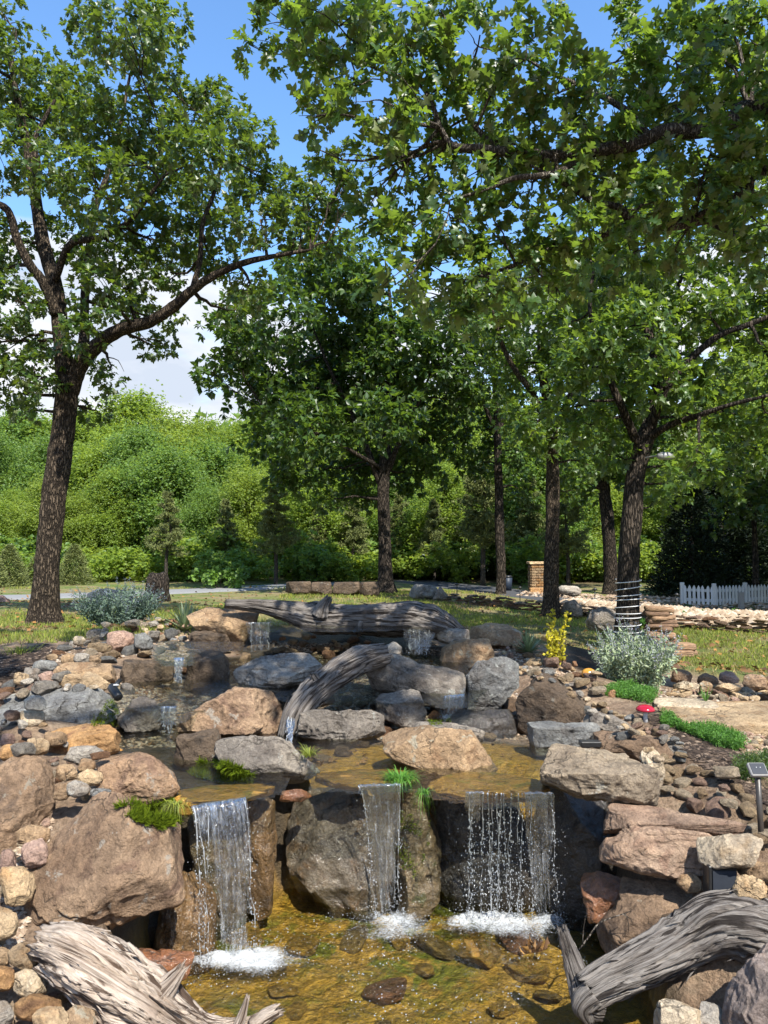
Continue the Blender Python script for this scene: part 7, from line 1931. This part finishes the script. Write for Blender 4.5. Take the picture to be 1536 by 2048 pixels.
# picket fence
A = P(1366, 1196, 19.5)[:2]; B = P(1430, 1200, 19.0)[:2]; Cc = P(1640, 1196, 20.6)[:2]
fr = empty("picket_fence", (*B, float(gz(*B))), "white picket fence under the black green cedars", "fence")
def picket_me():
    h, w, t = .50, .034, .011
    v = np.array([(-w, -t, 0), (w, -t, 0), (w, -t, h - .06), (0, -t, h), (-w, -t, h - .06), (-w, t, 0), (w, t, 0), (w, t, h - .06), (0, t, h), (-w, t, h - .06)], float)
    return make_mesh("picket", v, [np.array([[0, 1, 2, 3, 4], [9, 8, 7, 6, 5]]), np.array([[0, 5, 6, 1], [1, 6, 7, 2], [2, 7, 8, 3], [3, 8, 9, 4], [4, 9, 5, 0]])], M['white'], False)
pm = picket_me()
for a, b in ((A, B), (B, Cc)):
    Ln = np.linalg.norm(b - a); ang = math.atan2(*(b - a)[::-1]); k = int(Ln / .105)
    if a is B: k = int(Ln / .115)
    for i in range(k):
        x, y = a + (b - a) * (i + .5) / k
        o = link("picket", pm, fr, (x - fr.location.x, y - fr.location.y, float(gz(x, y)) + .04 - fr.location.z)); o.rotation_euler = (rw.normal() * .01, rw.normal() * .015, ang)
    for hz in (.12, .37):
        p0 = np.array([*a, float(gz(*a)) + hz + .04]); p1 = np.array([*b, float(gz(*b)) + hz + .04])
        off = np.array([-math.sin(ang), math.cos(ang), 0]) * .03
        rot = np.array([[math.cos(ang), -math.sin(ang), 0], [math.sin(ang), math.cos(ang), 0], [0, 0, 1]])
        v, f = box_vf((-Ln / 2, -.016, -.035), (Ln / 2, .016, .035), rot); v = v + (p0 + p1) / 2 + off
        v[:, 2] += ((v[:, :2] - (p0 + p1)[:2] / 2) @ np.array([math.cos(ang), math.sin(ang)])) * (p1[2] - p0[2]) / Ln
        add("rail", v, f, M['white'], parent=fr, smooth=False)
for x, y in (A, B, B + (Cc - B) * .28, B + (Cc - B) * .62):
    z = float(gz(x, y)); v, f = box_vf((x - .045, y - .0, z - .1), (x + .045, y + .09, z + .60), None, .01); add("fence_post", v, f, M['white'], parent=fr, smooth=False)
# white post in front of the fence
q = P(1482, 1200, 18.4); q[2] = gz(q[0], q[1]); v, f = box_vf(q + [-.06, -.06, -.1], q + [.06, .06, .42], None, .012)
tag(add("wooden_post", v, f, M['galv'], origin=q, smooth=False), "short pale post standing in front of the picket fence", "post")
# path lights along the drive
for i, (px, py, d) in enumerate([(914, 1186, 21), (1040, 1192, 20.4), (1190, 1204, 18.2), (1354, 1222, 16.6)]):
    q = P(px, py, d); q[2] = gz(q[0], q[1]); rt = empty("path_light", q, ["path light stake in front of the dark blocks of the drive", "path light stake just left of the brown sunlit trunk", "path light stake between brown sunlit trunk and leaning dark oak", "path light stake with a cap above the pale rubble bed"][i], "path light", "path lights along the drive")
    v, f = tube_vf(np.array([q - [0, 0, .1], q + [0, 0, .36]]), [.012, .012], 8); add("stake", v, f, M['black'], parent=rt)
    v, f = tube_vf(np.array([q + [0, 0, .35], q + [0, 0, .37], q + [0, 0, .41]]), [.03, .07, .01], 12); add("cap", v, f, M['black'], parent=rt)
# bin by the drive
q = P(1015, 1166, 24.5); q[2] = gz(q[0], q[1]); rt = empty("waste_bin", q, "dark blue bin standing behind the slender oak", "bin")
v, f = tube_vf(np.array([q, q + [0, 0, .48]]), [.13, .16], 14); add("bin_body", v, f, simple("blue_black_plastic", (.02, .03, .05), .5), parent=rt)
v, f = tube_vf(np.array([q + [0, 0, .48], q + [0, 0, .53]]), [.175, .12], 14); add("lid", v, f, M['black'], parent=rt)
# flood lamp on the wrapped oak
q = P(1300, 916, 10.85); rt = empty("flood_lamp", q, "grey lamp on a short arm fixed to the cord wrapped trunk", "lamp")
v, f = tube_vf(*resample(np.array([P(1286, 918, 10.95), P(1300, 914, 10.75), P(1316, 912, 10.6)]), [.012, .012, .012], .03), 8); add("arm", v, f, M['galv'], parent=rt)
c = P(1330, 912, 10.55); v, f = tube_vf(np.array([c + [-.11, 0, 0], c + [-.06, 0, .0], c + [.05, 0, 0], c + [.13, -.02, -.01]]), [.03, .055, .06, .02], 14); add("lamp_head", v, f, M['galv'], parent=rt)
# white cord round the trunk
turns = 10.5; m = int(turns * 26); t = np.arange(m) / (m - 1)
cy = 1282 - (t + .018 * np.sin(t * 23) + .01 * np.sin(t * 61)) * (1282 - 1155); ctr = P(np.interp(cy, [1150, 1240, 1298], [1257, 1255, 1254]), cy, np.full(m, 11.0))
rr = .178 + .045 * np.exp(-(ctr[:, 2] - ctr[0, 2]) / .2) + .004
a = t * turns * 2 * math.pi
cp_ = ctr + np.stack([np.cos(a) * rr, np.sin(a) * rr, 0 * a], -1)
v, f = tube_vf(cp_, np.full(m, .0065), 6); tag(add("cord", v, f, M['cord']), "white cord wound in spaced turns round the trunk of the right lawn's oak", "cord")
# stack of split logs
rk_ = np.random.RandomState(9)
q0 = P(1322, 1296, 10.9); q0[2] = gz(q0[0], q0[1])
M['split'] = mat_wood("split_firewood", (.42, .27, .16), (.28, .17, .10), (.10, .065, .045))
M['splitdark'] = mat_wood("dark_split_firewood", (.26, .16, .10), (.16, .10, .065), (.05, .035, .025))
ords = ["lowest", "second", "third", "fourth", "fifth", "sixth", "seventh", "eighth", "ninth", "tenth", "top"]
z = q0[2]
for i in range(11):
    w = rk_.uniform(.34, .46); h = rk_.uniform(.05, .085); dp = rk_.uniform(.22, .3)
    n, f = ico(3); pt = np.sign(n) * np.abs(n) ** .45 * [w / 2, dp / 2, h / 2]
    pt += n * (.018 * ridged(pt * [3, 18, 18], 2, i))[:, None]
    tilt = rk_.normal() * .07; an = rk_.normal() * .25
    ca, sa = math.cos(tilt), math.sin(tilt); x = pt[:, 0] * ca - pt[:, 2] * sa; zz = pt[:, 0] * sa + pt[:, 2] * ca
    pt = np.stack([x * math.cos(an) - pt[:, 1] * math.sin(an), x * math.sin(an) + pt[:, 1] * math.cos(an), zz], -1)
    c = np.array([q0[0] + rk_.normal() * .03, q0[1], z + h / 2])
    tag(add("split_log", pt + c, f, M['split' if i in (8, 10, 4, 1) else 'splitdark'], uv=np.stack([pt[:, 1] + pt[:, 2], pt[:, 0]], -1)), ("lowest" if i == 0 else "top" if i == 10 else ords[i]) + (" split log of the firewood stack on the right lawn" if i in (0, 10) else " split log from the ground in the firewood stack"), "log", "split logs in the firewood stack")
    z += h * .93
for i, (dx, dy, dz) in enumerate([(.30, -.12, .05), (.27, -.16, .14), (.22, -.2, .05)]):
    n, f = ico(3); pt = np.sign(n) * np.abs(n) ** .5 * [.16, .08, .05]; pt += n * (.015 * ridged(pt * [4, 18, 18], 2, i + 30))[:, None]
    tag(add("split_log", pt + q0 + [dx, dy, dz], f, M['split'], uv=np.stack([pt[:, 1] + pt[:, 2], pt[:, 0]], -1)), ["orange split log on the ground right of the firewood stack", "orange split log lying on top of others beside the stack", "split log on the grass in front of the firewood stack"][i], "log", "split logs in the firewood stack")

# ================================================================== GARDEN ORNAMENTS AND LAMPS
def mushroom(label, px, py, d, s, cap, stalk, tilt=0):
    c = P(px, py, d); dq = drop(c[0], c[1]); c[2] = dq[0][2]
    rt = empty("garden_mushroom", c, label, "ornament")
    v, f = tube_vf(np.array([c - [0, 0, .02], c + [0, 0, s * .5], c + [0, 0, s * .95]]), [s * .22, s * .17, s * .2], 16); add("stalk", v, f, stalk, parent=rt)
    prof = [(.02, s * .9), (.5, s * .86), (.72, s * .90), (.78, s * .97), (.7, s * 1.12), (.5, s * 1.28), (.25, s * 1.36), (.01, s * 1.38)]
    v, f = tube_vf(np.array([c + [0, 0, z] for r, z in prof]), [r * s for r, z in prof], 28, False); add("cap", v, f, cap, parent=rt)
mushroom("garden mushroom with a glossy red cap on the mulch edge", 1291, 1438, 4.6, .075, M['redcap'], M['stalk'])
c = P(1178, 1366, 5.6); dq = drop(c[0], c[1]); c[2] = dq[0][2]
n, f = ico(4); pt = n * [.062, .055, .05]; ang = np.arctan2(n[:, 1], n[:, 0]); pt *= (1 - .05 * np.abs(np.cos(ang * 4)))[:, None]
tag(add("orange_ornament", pt * .9 + c + [0, 0, .036], f, M['orangecap'], origin=c), "glossy orange domed ornament among the cobbles", "ornament")
# square solar lamp on a stake
c = P(1523, 1606, 3.1); dq = drop(c[0], c[1]); c[2] = min(dq[0][2], c[2] + .02)
top = P(1515, 1540, 3.12)
rt = empty("solar_lamp", c, "small square solar lamp on a leaning stake by the dark green plant", "lamp")
v, f = tube_vf(np.array([c - [0, 0, .06], top - [0, 0, .01]]), [.0115, .0115], 12); add("stake", v, f, M['bronze'], parent=rt)
rot = np.array([[1, 0, 0], [0, math.cos(.75), -math.sin(.75)], [0, math.sin(.75), math.cos(.75)]])
v, f = box_vf((-.036, -.030, -.010), (.036, .030, .010), rot, .004); add("lamp_head", v + top, f, M['galv'], parent=rt, smooth=False)
v, f = box_vf((-.030, -.024, -.002), (.030, .024, .002), rot); add("solar_panel", v + top + rot @ np.array([0, 0, .0105]), f, M['panel'], parent=rt, smooth=False)
for sx in (-.008, .008):
    n, f = ico(2); add("lamp_diode", n * .0022 + top + rot @ np.array([sx, .004, .0135]), f, M['white'], parent=rt)
# black spotlight on the left slab
c = P(232, 1392, 4.42); rt = empty("spotlight", c, "black cylindrical spotlight pointing down at the left stream", "spotlight")
a = P(222, 1372, 4.4); b = P(238, 1396, 4.32)
v, f = tube_vf(np.array([a, a + (b - a) * .1, b - (b - a) * .05, b]), [.018, .026, .026, .02], 18); add("lamp_barrel", v, f, M['black'], parent=rt)
v, f = tube_vf(np.array([P(226, 1378, 4.45), P(240, 1360, 4.5)]), [.014, .014], 10); add("bracket", v, f, M['black'], parent=rt)
v, f = box_vf((-.03, -.012, -.008), (.03, .012, .008), None, .003); add("name_strip", v * .5 + P(232, 1370, 4.36), f, M['stalk'], parent=rt, smooth=False)
# black lamp box under the cream stone
c = P(1440, 1766, 2.93); rt = empty("lamp_box", c, "black rectangular lamp box tucked under the cream angular stone", "lamp")
v, f = box_vf((-.055, -.03, -.075), (.055, .03, .075), None, .006); add("housing", v + c, f, M['black'], parent=rt, smooth=False)
v, f = box_vf((-.062, -.012, -.085), (-.050, .012, .082), None, .003); add("bracket", v + c + [0, -.035, 0], f, M['black'], parent=rt, smooth=False)
v, f = box_vf((-.042, -.004, -.06), (.048, .004, .06)); add("lamp_glass", v + c + [0, -.031, 0], f, M['panel'], parent=rt, smooth=False)
# dark gap lamp between slabs on the right bank
c = P(1180, 1487, 4.02); v, f = box_vf((-.055, -.03, -.015), (.055, .03, .015), None, .004)
tag(add("well_lamp", v + c, f, M['black'], smooth=False), "flat black lamp between the shaded slabs above the oval boulder", "lamp")

# ================================================================== DESCRIPTIONS FOR THE MANY
for r in RK:
    if r['name'] in ('boulder',) and r['d'] < 8: LAND.append((r['label'], r['C'][0], r['C'][1]))
SHORT = {"big brown boulder with a smooth": "big brown boulder", "dark brown boulder with rust": "dark brown boulder", "grey pink rounded": "grey pink boulder", "flat orange brown": "orange brown boulder", "long grey slab with pits": "long grey slab", "tan rectangular": "tan rectangular slab", "low smooth tan": "low smooth boulder",
         "dark flat ledge": "dark ledge stone", "dark blocky": "dark blocky boulder", "grey boulder with a crest": "crested boulder", "large tan boulder dappled": "dappled boulder", "dark flat stone wedged": "dark wedged stone", "long grey brown": "long grey brown boulder", "tan boulder with a shadowed": "tan boulder by the log",
         "dark layered": "dark layered stone", "pale grey flat topped": "flat topped boulder", "light grey ledge": "grey ledge block", "small rounded grey": "small rounded boulder", "big angular": "big angular boulder", "large tan boulder in full": "sunlit tan boulder", "dark boulder with a pale": "pale crowned boulder", "dark upright": "dark upright boulder",
         "tan boulder in shade": "shaded tan boulder", "flat tan rock": "flat tan rock", "pale rock at": "pale rock", "large oval": "oval boulder", "shaded blue": "blue grey slab", "long brown slab": "long brown slab", "long tan slab": "upper tan slab", "thick tan": "lower tan slab", "large mottled": "mottled boulder"}
def shorten(s):
    for k, v in SHORT.items():
        if s.startswith(k): return v
    return s if len(s.split()) <= 4 else None
LM = [(shorten(s), x, y) for s, x, y in LAND]; LM = [q for q in LM if q[0]]
LMA = np.array([[q[1], q[2]] for q in LM])
def ordinal_labels(items, verb="counted from the frame's left"):
    by = {}
    for it in items: by.setdefault(it[1], []).append(it)
    nums = ["first", "second", "third", "fourth", "fifth", "sixth", "seventh", "eighth", "ninth", "tenth", "eleventh", "twelfth", "thirteenth", "fourteenth", "fifteenth", "sixteenth", "seventeenth", "eighteenth", "nineteenth", "twentieth"]
    cnt = ["one", "two", "three", "four", "five", "six", "seven", "eight", "nine", "ten", "eleven", "twelve", "thirteen", "fourteen", "fifteen", "sixteen", "seventeen", "eighteen", "nineteen", "twenty"]
    for base, L in by.items():
        if len(L) == 1: L[0][0]["label"] = base; continue
        L.sort(key=lambda q: q[2])
        for i, q in enumerate(L):
            if len(L) == 2: s = ("left" if i == 0 else "right") + " one of two"
            elif len(L) == 3: s = ["leftmost", "middle", "rightmost"][i] + " of three"
            elif i < 20: s = nums[i] + " from left" + (" of " + cnt[len(L) - 1] if len(L) <= 20 else "")
            else: s = "nearer the right end"
            q[0]["label"] = base + ", " + s if len((base + " " + s).split()) <= 16 else base + ", " + s.split(" of ")[0]
items = []
for o, tn, shp, x, y, reg in COB:
    o["category"] = "stone" if "stone" in shp else "cobble"; o["group"] = reg
    d = np.hypot(LMA[:, 0] - x, LMA[:, 1] - y); j = int(np.argmin(d))
    a = to_px(np.array([x, y, float(gz(x, y))])); b = to_px(np.array([LM[j][1], LM[j][2], float(gz(LM[j][1], LM[j][2]))]))
    if reg == "stones lying in the pool": rel = "in the pool"
    else:
        dx, dy = a[0] - b[0], a[1] - b[1]
        rel = (("right of" if dx > 0 else "left of") if abs(dx) > abs(dy) * 1.3 else ("in front of" if dy > 0 else "behind")) + " the " + LM[j][0]
    items.append((o, f"{tn} {shp} {rel}", a[0]))
ordinal_labels(items)
items = []
for o, desc, x, y in TREES:
    a = to_px(np.array([x, y, float(gz(x, y)) + .5])); items.append((o, desc, a[0]))
ordinal_labels(items)
